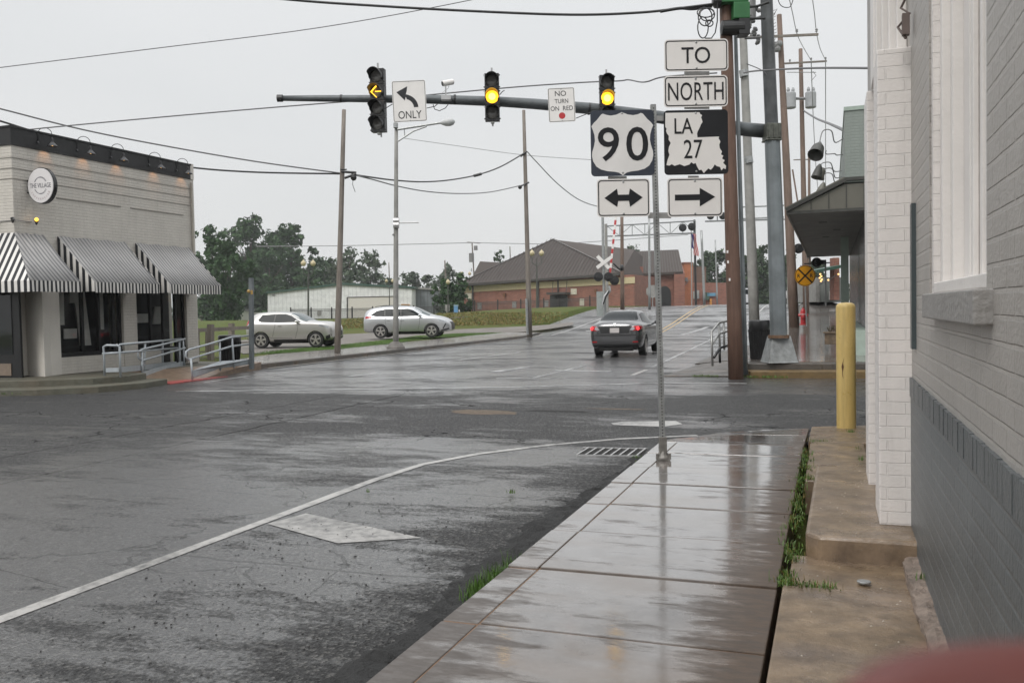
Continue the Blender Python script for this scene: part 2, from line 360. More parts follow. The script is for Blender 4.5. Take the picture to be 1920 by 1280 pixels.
M_WALK = concrete('wet_sidewalk', (.215,.205,.20), (.14,.132,.127), wetness=.44, jt=True, rmin=.03, rmax=.5, bs=.12)
M_KERB = concrete('kerb_concrete', (.10,.09,.08), (.055,.05,.045), wetness=.55, rmax=.55, rmin=.16)
M_BROWN = concrete('brown_concrete', (.30,.215,.135), (.11,.076,.046), wetness=.53, stain=(.16,.125,.11), rmin=.16, rmax=.42, bs=.35, an=(.9,1.2,1))
M_FARWALK = concrete('far_sidewalk', (.30,.29,.28), (.2,.19,.18), wetness=.42, rmin=.08, rmax=.4)
M_FIELD = soil('field_grass', [(.3, (.04,.07,.012)), (.45, (.085,.09,.022)), (.56, (.06,.09,.015)), (.72, (.14,.10,.038))], 1.6)
M_LAWN = soil('lawn_grass', [(.3, (.03,.06,.008)), (.7, (.07,.12,.016))], 3)
M_GRAVEL = soil('gravel', [(.3, (.11,.10,.09)), (.7, (.23,.21,.19))], 5, .6)
M_WHITEP = paint('white_road_paint', (.38,.37,.355), .6, .465)
M_WORNP = paint('worn_road_paint', (.42,.42,.42), .6, .42)
M_YELP = paint('yellow_road_paint', (.42,.27,.08), .5, .55)
M_DARK = simple('dark_gap', (.012,.011,.010), .9, var=.2)
M_BLACKROCK = simple('crumbled_asphalt', (.010,.010,.010), .7, var=.6, scale=30, bmp=1.0, bscale=60)
# ------------------------------------------------------------------ ground, road, pavements
def lines(*segs):
    out = []
    for a, b, n in segs:
        for i in range(n): out.append(a + (b-a)*i/n)
    out.append(segs[-1][1]); return out
def grid(name, xs, ys, zf, mat):
    m = MB(); nx = len(xs)
    for y in ys:
        for x in xs: m.v.append((x, y, zf(x, y)))
    for j in range(len(ys)-1):
        for i in range(nx-1): a = j*nx+i; m.f.append((a, a+1, a+1+nx, a+nx))
    return struct(m.build(name, mat, smooth=True))
def landz(x, y):
    hi = (x < -18.9 and y > 23.6) or (x > 1.6 and y > 24.2)
    return (rise(x, y) if x < 1.6 else rise_r(y)) + (-.012 if hi else -.4)
grid('ground', [-900,-500,-250]+lines((-150,-60,12),(-60,-19,14))+[-18.95,-18.85]+lines((-17,1.5,8),)+[1.65,6,12,30,80,200,500,900],
     [-60,-10,10,23.5,23.7]+lines((28,96,34),(100,160,12))+[220,400,700,1300], landz, M_FIELD)
def roadz(x, y): return rise(x, y) - .14 + .05*math.exp(-((x+9.2)/4.)**2)*ss((y-16)/8) - .05*ss((x+2.25)/.45)*(1 if y < 9.4 else 0)
rd = MB()
def strip(mb, xs, ys, zf):
    n0 = len(mb.v); nx = len(xs)
    for y in ys:
        for x in xs: mb.v.append((x, y, zf(x, y)))
    for j in range(len(ys)-1):
        for i in range(nx-1): a = n0+j*nx+i; mb.f.append((a, a+1, a+1+nx, a+nx))
strip(rd, lines((-18,-2.6,22),(-2.6,-1.5,8)), lines((-8,9.4,18),(9.4,20,8),(20,46,13),(46,90,30),(90,200,20)), roadz)
strip(rd, [-120,-60,-30,-24,-18], [-8,0,5,10,16], lambda x, y: -.14)
strip(rd, [-1.5,0,3,10,30,80], [10.8,13,16,19,22.5], lambda x, y: -.14 if x > -1.4 else roadz(-1.5, y))
struct(rd.build('road', M_ASPH, smooth=True))
def mark(name, pts, wd, mat, closed=False, dz=.004):
    """a painted line along road points, or a painted patch when wd is 0"""
    m = MB()
    if wd == 0:
        m.v = [(p[0], p[1], roadz(p[0], p[1]) + dz) for p in pts]; m.f = [tuple(range(len(pts)))]
    else:
        P = []
        for a, b in zip(pts, pts[1:]):
            a = Vector(a[:2]); b = Vector(b[:2]); k = max(1, int((b-a).length/.8))
            P += [a.lerp(b, i/k) for i in range(k)]
        P.append(Vector(pts[-1][:2]))
        for i, p in enumerate(P):
            d = (P[min(i+1, len(P)-1)] - P[max(0, i-1)]).normalized(); n = Vector((-d.y, d.x))
            wv = wd*(1 + .06*math.sin(i*1.7))
            for k in (-1, 1): q = p + n*k*wv/2; m.v.append((q.x, q.y, roadz(q.x, q.y) + dz))
        m.f = [(2*i, 2*i+1, 2*i+3, 2*i+2) for i in range(len(P)-1)]
    return struct(m.build(name, mat))
mark('road_marking', [(-4.42,-3),(-4.29,3.5),(-4.24,6),(-4.22,7.6),(-4.14,8.5),(-3.8,9.3),(-3.2,10.1),(-2.5,10.75),(-1.6,11.25)], .10, M_WHITEP)
mark('road_marking', [(-4.17,5.78),(-4.07,6.17),(-2.80,5.72),(-3.32,5.42)], 0, paint('faded_patch_paint', (.34,.33,.315), .7, .455))
mark('road_marking', [(-2.86,12.02),(-2.95,12.2),(-2.83,12.42),(-2.1,12.62),(-1.95,12.3),(-2.16,11.98)], 0, M_WHITEP)
cw0, cw1 = at(330, 733, z=-.13), at(960, 725, z=-.13); cw2 = at(1240, 717, z=-.13); cw3 = at(1400, 718, z=-.13)
mark('road_marking', [cw0, cw1, cw2, cw3], .17, M_WORNP)
def pxmark(pp, wd, mat): return mark('road_marking', [at(x, y, z=-.12) for x, y in pp], wd, mat)
pxmark([(380,716),(470,703),(560,694),(640,690)], .13, M_WORNP)
pxmark([(815,680),(860,676),(975,661)], .12, M_WHITEP); pxmark([(655,705),(700,701),(770,699)], .2, M_WORNP)
pxmark([(928,698),(985,690),(950,690),(905,699)][:2], .3, M_WORNP)
pxmark([(1000,708),(1080,690),(1100,685)], .10, M_WORNP); pxmark([(930,709),(1060,708)], .1, M_WORNP); pxmark([(1040,695),(1145,696)], .25, M_WORNP)
pxmark([(1185,702.5),(1212,692.5)], .12, M_WHITEP); pxmark([(1222,688),(1262,670),(1334,636),(1352,627)], .12, M_WORNP)
pxmark([(760,692),(880,684),(1000,680)], .11, M_WORNP)
for dx in (-.17, .17):
    mark('road_marking', [(-9.35+dx, y) for y in (50,55,60,66,72,78)], .11, M_YELP)
mark('road_marking', [(-15.6,50),(-15.4,58),(-14.5,74),(-14.4,80)], .13, M_WHITEP)
mark('road_marking', [(-14.2,52.6),(-9.8,54.2)], .4, M_WHITEP)
mark('road_marking', [(-5.2,43),(-4.7,60),(-4.5,78)], .13, M_WHITEP); mark('road_marking', [(-8.9,56),(-4.8,56.6)], .4, M_WORNP)
mark('road_marking', [(-8.9,62),(-2.6,63)], .35, M_WORNP)
for (x, y) in ((-7.6,51.6),(-6.0,51.0)): mark('road_marking', [(x-.1,y-3),(x+.6,y+2.6)], .3, M_WORNP)
# patches where the overlay has broken through to sandy concrete
def blob(cx, cy, rx, ry, n=22, seed=1):
    q = random.Random(seed); return [(cx + rx*math.cos(2*math.pi*i/n)*(.75+.4*q.random()), cy + ry*math.sin(2*math.pi*i/n)*(.75+.4*q.random())) for i in range(n)]
M_SANDP = simple('sandy_patch', (.085,.06,.038), .7, var=.35, scale=12, bmp=.4)
struct(mark('road_patch', [(x, y - .12*(x+5.2)) for x, y in blob(-5.25, 13.15, .62, .3, seed=3)], 0, M_SANDP, dz=.003))
mark('road_patch', [(x, y) for x, y in blob(-4.1, 13.5, .55, .1, seed=4)], 0, M_DARK, dz=.003)
mark('road_patch', [(x, y) for x, y in blob(-3.3, 13.95, .5, .07, seed=5)], 0, M_SANDP, dz=.003)

# near sidewalk: flags with real joints, a kerb strip, a dropped corner
q = random.Random(3)
m = MB(); js = [-1.6,-.7,.25,1.15,2.05,2.95,3.88,4.81,5.69,6.56,7.4,8.2,9.0,9.75]
def wx(y): return -.265 if y < 6 else -.25
for i, (a, b) in enumerate(zip(js, js[1:])):
    g = .012 if min(abs(b-6.56), abs(a-6.56)) > .1 else .020; t = q.uniform(-.004, .006)
    m.box((-1.60, a+g, -.3), (-.275, b-g, t))
    m.box((-1.80, a+g*.7, -.3), (-1.613, b-g*.7, t-.006))
m.slab([(-1.80,9.76,-.0),(-.275,9.76,-.0),(-.27,10.9,-.05),(-1.02,10.9,-.06),(-1.52,10.75,-.07),(-1.72,10.3,-.04)], 0, -.3)
m.slab([(-1.52,10.77,-.07),(-1.02,10.92,-.06),(-.27,10.92,-.05),(-.27,12.05,-.115),(-.9,11.78,-.12),(-1.4,11.4,-.125),(-1.66,10.9,-.12)], 0, -.3)
struct(m.build('sidewalk', M_WALK, bevel=.006))
m = MB(); m.box((-1.79, -1.6, -.3), (-.28, 9.74, -.014)); struct(m.build('joint_bed', simple('rusty_joint', (.17,.095,.05), .6, var=.3)))
# crumbled black asphalt edge along the kerb
m = MB(); q = random.Random(11); P = []
ys = [i*.06 - 1.5 for i in range(184)]
for j, y in enumerate(ys):
    wv = .46 + .07*math.sin(y*1.3) + .04*math.sin(y*4.1) + q.uniform(-.05, .05) - .022*y
    row = [(-1.80, .0-.05 + q.uniform(-.02,.01))] + [(-1.80 - wv*k/5, -.128 + q.uniform(-.012,.028)) for k in range(1, 5)] + [(-1.80 - wv - .1, -.2)]
    for x, z in row: m.v.append((x + q.uniform(-.01,.01)*(x < -1.81), y, z))
for j in range(len(ys)-1):
    for i in range(5): a = j*6+i; m.f.append((a, a+1, a+7, a+6))
struct(m.build('kerb_gutter', M_BLACKROCK))
# strip by the wall
m = MB(); m.slab([(-.255,-2),(.50,-2),(.50,4.86),(-.25,4.86)], .006, -.3); m.slab([(-.225,4.875),(.50,4.875),(.50,5.5),(-.225,5.5)], -.004, -.3)
m.slab([(-.215,7.86,.0),(.33,7.86,.0),(.33,10.2,-.01),(-.215,10.2,-.01)], 0, -.3)
m.slab([(-.24,10.22,-.01),(.33,10.22,-.01),(1.5,10.22,-.01),(1.5,12.6,-.11),(.4,12.35,-.1),(-.24,12.08,-.1)], 0, -.3)
m.slab([(.5,7.8,.0),(1.5,7.8,.0),(1.5,10.2,-.01),(.5,10.2,-.01)], 0, -.3)
struct(m.build('pavement_slab', M_BROWN, bevel=.01))
m = MB(); m.slab([(-.08,5.42),(.52,5.42),(.52,8.3),(.33,8.3),(.30,7.8),(-.12,7.8),(-.15,5.5)], .14, -.1)
tag(m.build('entrance_step', M_BROWN, bevel=.022), 'low brown concrete step in front of the white brick pilaster', 'step')
m = MB(); q = random.Random(5); ys = [-2 + i*.09 for i in range(84)]
for y in ys:
    for k, x in enumerate((.375, .38, .42, .475)): m.v.append((x + (q.uniform(-.014,.014) if k < 2 else 0), y, (-.02, .05, .06, .065)[k] + (q.uniform(-.012,.012) if k else 0)))
for j in range(len(ys)-1):
    for i in range(3): a = j*4+i; m.f.append((a, a+1, a+5, a+4))
struct(m.build('wall_footing', simple('rough_footing', (.21,.165,.135), .7, var=.35, scale=14, bmp=.9, bscale=50)))
# drain lid set in the slab
c = at(1620, 1091, z=.01); m = MB(); m.lathe([(.036,0),(.036,.006),(.03,.008),(.0,.008)], c, 20)
tag(m.build('manhole_cover', simple('zinc', (.35,.36,.36), .35, .7)), 'small round metal lid set in the brown slab', 'lid')
# storm drain grate
root = thing('drain_grate', 'steel storm drain grate in the gutter at the sidewalk corner', 'drain grate', (-2.34, 9.72, -.17), .12)
m = MB(); m.box((-.36,-.27,-.22), (.36,.27,.036)); m.build('grate_pit', M_DARK, root)
M_STEELW = simple('worn_steel', (.42,.42,.42), .35, .5, var=.2)
m = MB()
for i in range(8): x = -.33 + i*.094; m.obox((x,0,.040), (1,0,0), (.12,1,0), (0,0,1), .010, .255, .010)
for yy in (-.262, .262): m.box((-.37, yy-.012, .02), (.37, yy+.012, .046))
m.build('grate_bar', M_STEELW, root)

# ---- far-left corner and left pavement
M_GREENC = concrete('mossy_concrete', (.17,.165,.13), (.09,.09,.065), wetness=.75, rmax=.6, rmin=.3)
m = MB(); m.slab([(-26,13.9),(-17.9,14.3),(-16.6,14.8),(-15.75,15.5),(-15.45,16.2),(-15.6,17.0),(-16.5,17.3),(-20,17.3),(-20,15.3),(-26,15.3)], .15, -.3)
m.slab([(-16.6,17.31,.15),(-16.55,22.4,.10),(-20,22.4,.10),(-20,17.31,.15)], .15, -.3)
struct(m.build('corner_platform', M_GREENC, bevel=.02))
m = MB(); m.slab([(-26,13.3),(-17.9,13.75),(-16.1,14.3),(-15.2,15.1),(-14.9,16.2),(-15.15,17.2),(-15.9,17.2),(-15.9,15.9),(-17.9,14.6),(-26,14.2)], .0, -.3)
struct(m.build('kerb', M_GREENC, bevel=.02))
m = MB(); m.slab([(-15.58,17.31,-.115),(-16.58,17.32,.14),(-16.54,19.2,.12),(-15.45,18.9,-.12)], 0, -.3); m.slab([(-15.45,18.91,-.12),(-16.54,19.21,.12),(-16.53,22.4,.10),(-16.2,22.4,.08),(-15.9,20.8,.0)], 0, -.3)
struct(m.build('kerb_ramp', simple('ramp_concrete', (.17,.115,.075), .4, var=.3, bmp=.2), smooth=False))
m = MB(); m.slab([(-15.1,17.25,-.122),(-15.55,17.3,-.10),(-15.42,18.9,-.11),(-15.25,19.6,-.122)], 0, -.3)
struct(m.build('ramp_marking', simple('red_ramp_paint', (.30,.055,.05), .4, var=.35, scale=9)))
def walkstrip(name, inner, outer, mat, dz, base=-.3):
    m = MB(); n = len(inner)
    for a, b in zip(inner, outer):
        for p in (a, b):
            for zz in (base, dz): m.v.append((p[0], p[1], rise(p[0], p[1]) + zz))
    for i in range(n-1):
        a = 4*i; m.f += [(a+1,a+3,a+7,a+5), (a,a+1,a+5,a+4), (a+2,a+6,a+7,a+3)]
    m.f += [(0,2,3,1), (4*n-4,4*n-3,4*n-1,4*n-2)]
    return struct(m.build(name, mat))
kx = lambda y: -16.28 - .006*(y-22)
ysl = lines((22.4, 50.5, 15))
walkstrip('kerb', [(kx(y), y) for y in ysl], [(kx(y)-.16, y) for y in ysl], M_KERB, .0)
def far_edge(y): return -18.6 - 1.4*ss((y-22)/8) 
walkstrip('sidewalk', [(kx(y)-.165, y) for y in ysl], [(far_edge(y), y) for y in ysl], M_FARWALK, .012)
m = MB()
for y in ysl: m.v += [(kx(y)-.0, y, rise(-16,y)-.128), (kx(y)+.34, y, rise(-16,y)-.120)]
m.f = [(2*i,2*i+1,2*i+3,2*i+2) for i in range(len(ysl)-1)]
struct(m.build('gutter', simple('wet_gutter', (.36,.35,.33), .2, var=.25)))
def patch(name, px, mat, dz):
    pts = [at_g(x, y, 0) for x, y in px]; m = MB(); n = len(pts)//2
    for i, p in enumerate(pts): m.v.append((p.x, p.y, rise(p.x, p.y) + dz))
    return pts
def ribbon(name, A, B, mat, dz, sub=6):
    m = MB(); cols = 5; A = [at_g(*p) for p in A]; B = [at_g(*p) for p in B]
    def samp(L):
        out = []
        for a, b in zip(L, L[1:]): out += [a.lerp(b, i/sub) for i in range(sub)]
        return out + [L[-1]]
    A = samp(A); B = samp(B)
    for a, b in zip(A, B):
        for k in range(cols): p = a.lerp(b, k/(cols-1)); m.v.append((p.x, p.y, rise(p.x, p.y) + dz))
    for i in range(len(A)-1):
        for k in range(cols-1): j = i*cols+k; m.f.append((j, j+1, j+1+cols, j+cols))
    return m.build(name, mat, smooth=True), A, B
gr, gA, gB = ribbon('gravel_lot', [(455,664),(520,662),(640,650),(743,640),(870,628),(985,622),(1030,617),(1075,609)], [(420,640),(500,634),(640,627),(743,622),(870,617),(985,612),(1030,609),(1075,604)], M_GRAVEL, .012); struct(gr)
gl, lA, lB = ribbon('grass_verge', [(500,664),(560,660.5),(640,654),(735,644.5),(780,637),(855,631.5),(925,625)], [(515,660),(560,654),(640,647),(735,636.5),(780,630),(855,625.5),(925,624.3)], M_LAWN, .022); stuff(gl, 'strip of short green grass between the far sidewalk and the gravel drive', 'grass')
# right-hand far corner
M_YKERB = concrete('yellowed_kerb', (.26,.165,.06), (.12,.08,.03), wetness=.75, rmax=.5, rmin=.3)
M_RWALK = concrete('wet_right_walk', (.17,.16,.15), (.10,.09,.085), wetness=.40, rmin=.04, rmax=.3)
m = MB(); m.slab([(-1.7,20.35),(4,20.9),(4,21.5),(-1.9,21.0)], .02, -.3); struct(m.build('kerb', M_YKERB, bevel=.02))
m = MB(); m.slab([(-2.0,20.75),(4,21.25),(4,22),(-2.0,21.5)], .17, -.3); struct(m.build('kerb', M_KERB, bevel=.02))
m = MB(); ysr = lines((21.3,27,4),(27,75,24))
for y in ysr:
    z = .175 + rise_r(y)
    for x, zz in ((-2.05 if y > 24 else -1.98, z-.5),(-2.05 if y > 24 else -1.98, z),(3.2, z),(3.2, z-.5)): m.v.append((x, y, zz))
for i in range(len(ysr)-1):
    a = 4*i; m.f += [(a,a+1,a+5,a+4),(a+1,a+2,a+6,a+5),(a+2,a+3,a+7,a+6)]
m.f.append((0,3,2,1)); struct(m.build('sidewalk', M_RWALK))
m = MB(); m.slab([(-3.7,20.6,-.12),(-2.0,20.6,-.1),(-2.0,24.6,.06),(-3.4,25,-.11)], 0, -.3); m.slab([(-3.6,25,-.11),(-2.06,24.6,.06),(-2.1,34,.06),(-3.4,34,-.06)],0,-.3)
struct(m.build('kerb_ramp', M_KERB))
# ------------------------------------------------------------------ near building on the right
M_GREYB = brickmat('grey_painted_brick', (.36,.338,.315), (.34,.318,.295), (.385,.36,.335), bw=.225, bh=.0765, ms=.009, rough=.42, strength=.9, dist=.014, var=.07, squash=1, wobble=.003)
M_DKB = brickmat('dark_painted_brick', (.10,.113,.12), (.088,.10,.107), (.12,.133,.14), bw=.235, bh=.0765, ms=.009, rough=.38, strength=.9, dist=.012, var=.15)
M_WHB = brickmat('white_painted_brick', (.74,.70,.675), (.71,.675,.65), (.75,.715,.69), bw=.21, bh=.0747, ms=.005, rough=.45, strength=.8, dist=.009, var=.04, off=.03, wobble=.003)
M_WHPAINT = simple('white_woodwork', (.70,.67,.645), .4, var=.05, scale=3, bmp=.15, bscale=30)
M_SILL = simple('grey_painted_sill', (.25,.24,.23), .45, var=.12, bmp=.4, bscale=40)
NB = thing('brick_building', 'grey painted brick building close on the right with a dark lower wall', 'building', (.46, 5.8, 0))
def nb(mb, name, mat, label=None, bevel=0, parent=None): return wt(mb, NB).build(name, mat, parent or NB, label=label, bevel=bevel)
m = MB(); WY0, WY1, WZ0, WZ1 = 3.10, 4.78, 1.54, 3.72
m.box((.46,-4,1.04), (2.6,WY0,5.6)); m.box((.46,WY1,1.04), (2.6,12.1,5.6)); m.box((.46,WY0,1.04), (2.6,WY1,WZ0)); m.box((.46,WY0,WZ1), (2.6,WY1,5.6)); m.box((.72,WY0,WZ0), (2.6,WY1,WZ1))
nb(m, 'wall', M_GREYB)
m = MB(); m.box((.452,-4,0), (2.7,12.2,1.0)); nb(m, 'lower_wall', M_DKB, 'dark grey painted brick base')
m = MB(); q = random.Random(4); y = -4
while y < 5.78:
    m.box((.4435 + q.uniform(0,.003), y+.0015, .935), (.47, y+.0725, 1.046 + q.uniform(-.002,.002))); y += .075
nb(m, 'brick_ledge', simple('dark_paint', (.08,.09,.095), .35, var=.2, bmp=.4, bscale=50))
wf = MB(); wf.box((.47,WY1-.075,WZ0), (.72,WY1-.002,WZ1)); win = nb(wf, 'window', M_WHB)
m = MB()
for (x, y0, y1) in ((.50,WY1-.16,WY1-.078),(.535,WY1-.24,WY1-.162),(.58,WY1-.42,WY1-.242),(.60,WY0+.0,WY1-.422)): m.box((x,y0,WZ0+.02), (.70,y1,WZ1))
for (y0, y1) in ((4.22,4.28),(3.98,4.02),(3.84,3.9),(3.6,3.68),(3.3,3.36)): m.box((.575,y0,WZ0+.02), (.60-.001,y1,WZ1))
m.box((.47,WY0+.002,WZ0), (.60,WY1-.08,WZ0+.05)); m.box((.47,WY0+.002,WZ0+.02), (.52,WY0+.05,WZ1))
o = nb(m, 'frame', M_WHPAINT, bevel=.005, parent=NB); o.parent = win
m = MB(); m.box((.405,WY0-.12,1.425), (.47,WY1-.22,1.536)); nb(m, 'sill', M_SILL, bevel=.006)
m = MB(); m.box((.275,5.80,.14), (.476,6.3,3.02)); nb(m, 'pilaster', M_WHB, 'white painted brick pilaster, nearer of the two', bevel=.006)
m = MB(); m.box((.262,7.07,-.02), (.46,7.6,3.06)); nb(m, 'pilaster', M_WHB, 'white painted brick pilaster, farther of the two', bevel=.006)
m = MB(); m.box((.30,6.5,3.1), (.459,6.62,5.6)); m.box((.33,6.36,3.1), (.459,6.42,5.6)); m.box((.36,6.18,3.05), (.459,6.24,5.6)); m.box((.40,6.05,3.05), (.459,6.12,5.6)); m.box((.29,6.63,3.07), (.459,7.1,5.6))
nb(m, 'moulding', M_WHPAINT, bevel=.008)
m = MB(); m.box((.436,5.50,1.23), (.46,5.60,2.06)); nb(m, 'cable_duct', simple('duct_paint', (.05,.065,.07), .4, var=.1))
m = MB(); m.tube([(.42,5.62,3.02),(.38,5.66,3.1),(.44,5.62,3.16),(.40,5.7,3.22),(.44,5.66,3.3)], .008, 6); m.box((.40,5.60,3.04),(.44,5.65,3.16)); nb(m, 'wire_clamp', simple('rusty_wire', (.12,.09,.08), .6))
m = MB(); m.box((.3,-4,5.6), (2.8,12.2,5.8)); nb(m, 'roof_coping', M_SILL)
# bollard
def bollardmat():
    m, nt, p = nmat('yellow_bollard_paint'); f = noise(nt, 3, 6, .7); g = noise(nt, 1.5, 8, .75, None, (1.6,1.6,.5))
    col = mixc(nt, f, (.50,.355,.115), (.62,.46,.18)); col = mixc(nt, ramp(nt, g, [(.66, 0.), (.70, 1.)]), col, (.09,.035,.015))
    dr = noise(nt, 9, 6, .7, None, (1,1,.1)); col = mixc(nt, 1., col, ramp(nt, dr, [(.3, .72), (.55, 1.), (.75, .9)]), 'MULTIPLY'); sp = noise(nt, 26, 6, .8); col = mixc(nt, ramp(nt, sp, [(.62, 0.), (.66, .8)]), col, (.16,.09,.03))
    nt.links.new(col, p.inputs['Base Color']); nt.links.new(ramp(nt, f, [(.3, .25), (.7, .55)]), p.inputs['Roughness']); bump(nt, noise(nt, 14, 6), p, .5, .008); return m
bp = at(1587, 800, z=-.08); root = thing('bollard', 'tall yellow steel bollard at the street corner beside the white pilaster', 'bollard', bp)
m = MB(); R0 = .118; m.lathe([(R0,-.1),(R0,1.52),(R0-.004,1.55),(R0-.02,1.572),(R0-.05,1.585),(0,1.592)], (0,0,0), 40); o = m.build('post', bollardmat(), root, smooth=True)
o.modifiers.new('e', 'EDGE_SPLIT').split_angle = R(50)
m = MB(); q = random.Random(2)
pts = [(-.012,.78),(.012,.86),(.022,.90),(.006,.84),(.018,.78),(.004,.70),(.012,.62),(.0,.66),(-.004,.74)]
a0 = math.atan2(-math.cos(.0), -.22)
for (u, z) in pts: t = R(-112) + u/R0; m.v.append(((R0+.0015)*math.cos(t), (R0+.0015)*math.sin(t), z))
m.f = [tuple(range(len(pts)))]; m.build('rust_scar', simple('rust', (.07,.028,.012), .8, var=.4), root)

# ------------------------------------------------------------------ brick corner building with awnings on the left
M_VB = brickmat('cream_painted_brick', (.56,.53,.48), (.54,.51,.46), (.52,.49,.445), bw=.21, bh=.075, ms=.010, rough=.55, strength=.7, dist=.012, var=.08)
M_VSM = simple('cream_painted_render', (.60,.57,.52), .6, var=.06, scale=1.5, bmp=.35, bscale=12)
M_GLASSD, ntg, _p = nmat('shop_window_glass')
_t = N(ntg, 'ShaderNodeBsdfTransparent'); _t.inputs[0].default_value = (.85,.87,.87,1); _g = N(ntg, 'ShaderNodeBsdfGlossy'); _g.inputs['Roughness'].default_value = .02; _f = N(ntg, 'ShaderNodeFresnel'); _f.inputs[0].default_value = 1.5
_m = N(ntg, 'ShaderNodeMixShader'); ntg.links.new(_f.outputs[0], _m.inputs[0]); ntg.links.new(_t.outputs[0], _m.inputs[1]); ntg.links.new(_g.outputs[0], _m.inputs[2]); ntg.links.new(_m.outputs[0], ntg.nodes['Material Output'].inputs[0])
M_BLACKM = simple('black_metal', (.010,.010,.011), .3, var=.2)
M_PARA = simple('black_parapet_sheet', (.008,.008,.009), .5, var=.4, scale=2, bmp=.3, bscale=8)
VX_ = -17.6; VY0, VY1 = 15.2, 21.3
VB = thing('corner_building', 'cream painted brick corner building with striped awnings and a black parapet', 'building', (VX_, VY0, .15))
def vb(mb, name, mat, label=None, bevel=0, parent=None): return wt(mb, VB).build(name, mat, parent or VB, label=label, bevel=bevel)
zt = 5.5; bays = [(16.38,18.42),(18.90,20.86)]
m = MB(); x0 = -27.5
m.box((x0,VY0,3.05), (VX_,VY1,zt)); m.box((x0,VY0+1.2,.1), (VX_-.9,VY1-.02,3.05))      # upper wall, core
m.box((VX_-.5,18.42,.15), (VX_,18.90,3.05)); m.box((VX_-.5,20.86,.15), (VX_,VY1,3.05))
for a, b in bays: m.box((VX_-.45,a,.15), (VX_-.02,b,.56)) if a < 18 else m.box((VX_-.45,a,.15), (VX_-.02,a+.9,.56))
vb(m, 'wall', M_VB)
m = MB(); c1, c2, c3 = at(53,704,z=.16), at(86,705,z=.16), at(113,703,z=.16)
m.slab([(c1.x-.1,c1.y+.1),(c1.x,c1.y),(c2.x,c2.y-.02),(VX_+.06,16.02),(VX_,16.38),(VX_-.5,16.38),(VX_-.5,15.6)], 3.06, .12)
vb(m, 'pillar', M_VSM, bevel=.01)
m = MB()                                                     # string courses and framed panels in the brickwork
for z in (5.22, 4.98, 4.74): m.box((VX_,VY0-.012,z-.010), (VX_+.012,VY1-.02,z+.010)); m.box((x0,VY0-.012,z-.010), (VX_,VY0,z+.010))
for a, b in ((16.4,18.45),(18.8,20.85)): m.box((VX_,a,4.42), (VX_+.02,b,4.445))
vb(m, 'string_course', simple('string_course_paint', (.30,.28,.25), .6))
m = MB(); m.box((VX_+.03,VY0-.03,zt+.003), (x0,VY1-.12,zt+.40)); m.box((VX_+.055,VY0-.05,zt+.40), (x0,VY1-.1,zt+.44)); vb(m, 'parapet', M_PARA)
m = MB(); m.box((VX_-.5,VY1-.118,zt+.003), (VX_+.02,VY1+.03,zt+.46)); m.box((VX_-.4,VY1+.001,.12), (VX_-.02,VY1+.05,zt)); vb(m, 'end_pier', M_VSM)
m = MB(); m.tube([(VX_+.05,VY1-.13,zt-.1),(VX_+.05,VY1-.13,3.0)], .03, 8); vb(m, 'downpipe', simple('pipe_paint', (.33,.30,.26), .5))
for i, (a, b) in enumerate(bays):
    zb = .56; w_ = MB()
    w_.box((VX_-.30,a,3.0), (VX_-.06,b,3.05))
    posts = [a, a+(b-a)*.36, a+(b-a)*.62, a+(b-a)*.86, b-.06] if i == 0 else [a, a+(b-a)*.30, a+(b-a)*.55, a+(b-a)*.80, b-.06]
    for k, y in enumerate(posts): w_.box((VX_-.16,y,.16 if (i and k > 2) else zb), (VX_-.08,y+.07,3.0))
    w_.box((VX_-.17,a,zb), (VX_-.05,b,zb+.10))
    fr = vb(w_, 'window', M_BLACKM)
    zz0 = zb+.08 if i == 0 else .2; g = MB(); g.add([(VX_-.13,a+.05,zz0),(VX_-.13,b-.02,zz0),(VX_-.13,b-.02,3.0),(VX_-.13,a+.05,3.0)], [(0,1,2,3)]); o = vb(g, 'pane', M_GLASSD); o.parent = fr
m = MB(); m.box((VX_-.88,15.7,.15),(VX_-.85,21.1,3.04)); m.box((VX_-.85,15.7,.152),(VX_-.5,21.1,.17)); vb(m, 'interior_shade_lining', M_BLACKM)  # added black sheets that stand in for the dim room behind the glass
m = MB(); q = random.Random(4)
for (y0, y1, z0, z1, xo, sl_) in ((16.45,16.9,1.35,2.3,.42,0),(16.95,17.35,1.0,1.25,.5,0),(17.2,17.5,1.9,2.95,.55,.1),(17.55,17.9,.8,2.9,.6,-.25),(18.0,18.2,1.2,2.95,.45,0),(19.0,19.4,2.1,2.95,.5,0),(19.2,20.0,1.35,1.6,.5,0),(19.6,20.1,2.3,2.95,.6,0),(20.1,20.4,1.3,1.8,.55,.1)):
    x = VX_-xo; a = len(m.v); m.v += [(x,y0,z0),(x,y1,z0),(x+.01,y1+sl_,z1),(x+.01,y0+sl_,z1),(x-.03,y0,z0),(x-.03,y1,z0),(x-.02,y1+sl_,z1),(x-.02,y0+sl_,z1)]; m.f += [(a,a+1,a+2,a+3),(a+7,a+6,a+5,a+4),(a,a+4,a+5,a+1),(a+1,a+5,a+6,a+2),(a+2,a+6,a+7,a+3),(a+3,a+7,a+4,a)]
vb(m, 'light_shape_board', simple('pale_light_shape', (.8,.77,.72), .6, var=.2, scale=2))  # added pale boards standing in for bright reflections in the shop windows
m = MB(); m.box((-19.6,15.34,.15), (-17.72,15.40,3.05)); dr = vb(m, 'door', M_BLACKM, 'black glazed entrance door')
m = MB(); m.box((-19.5,15.325,.7), (-18.75,15.337,2.7)); m.box((-18.62,15.325,.7), (-17.95,15.337,2.7)); o = vb(m, 'pane', simple('door_glass', (.01,.012,.013), .06, var=0)); o.parent = dr
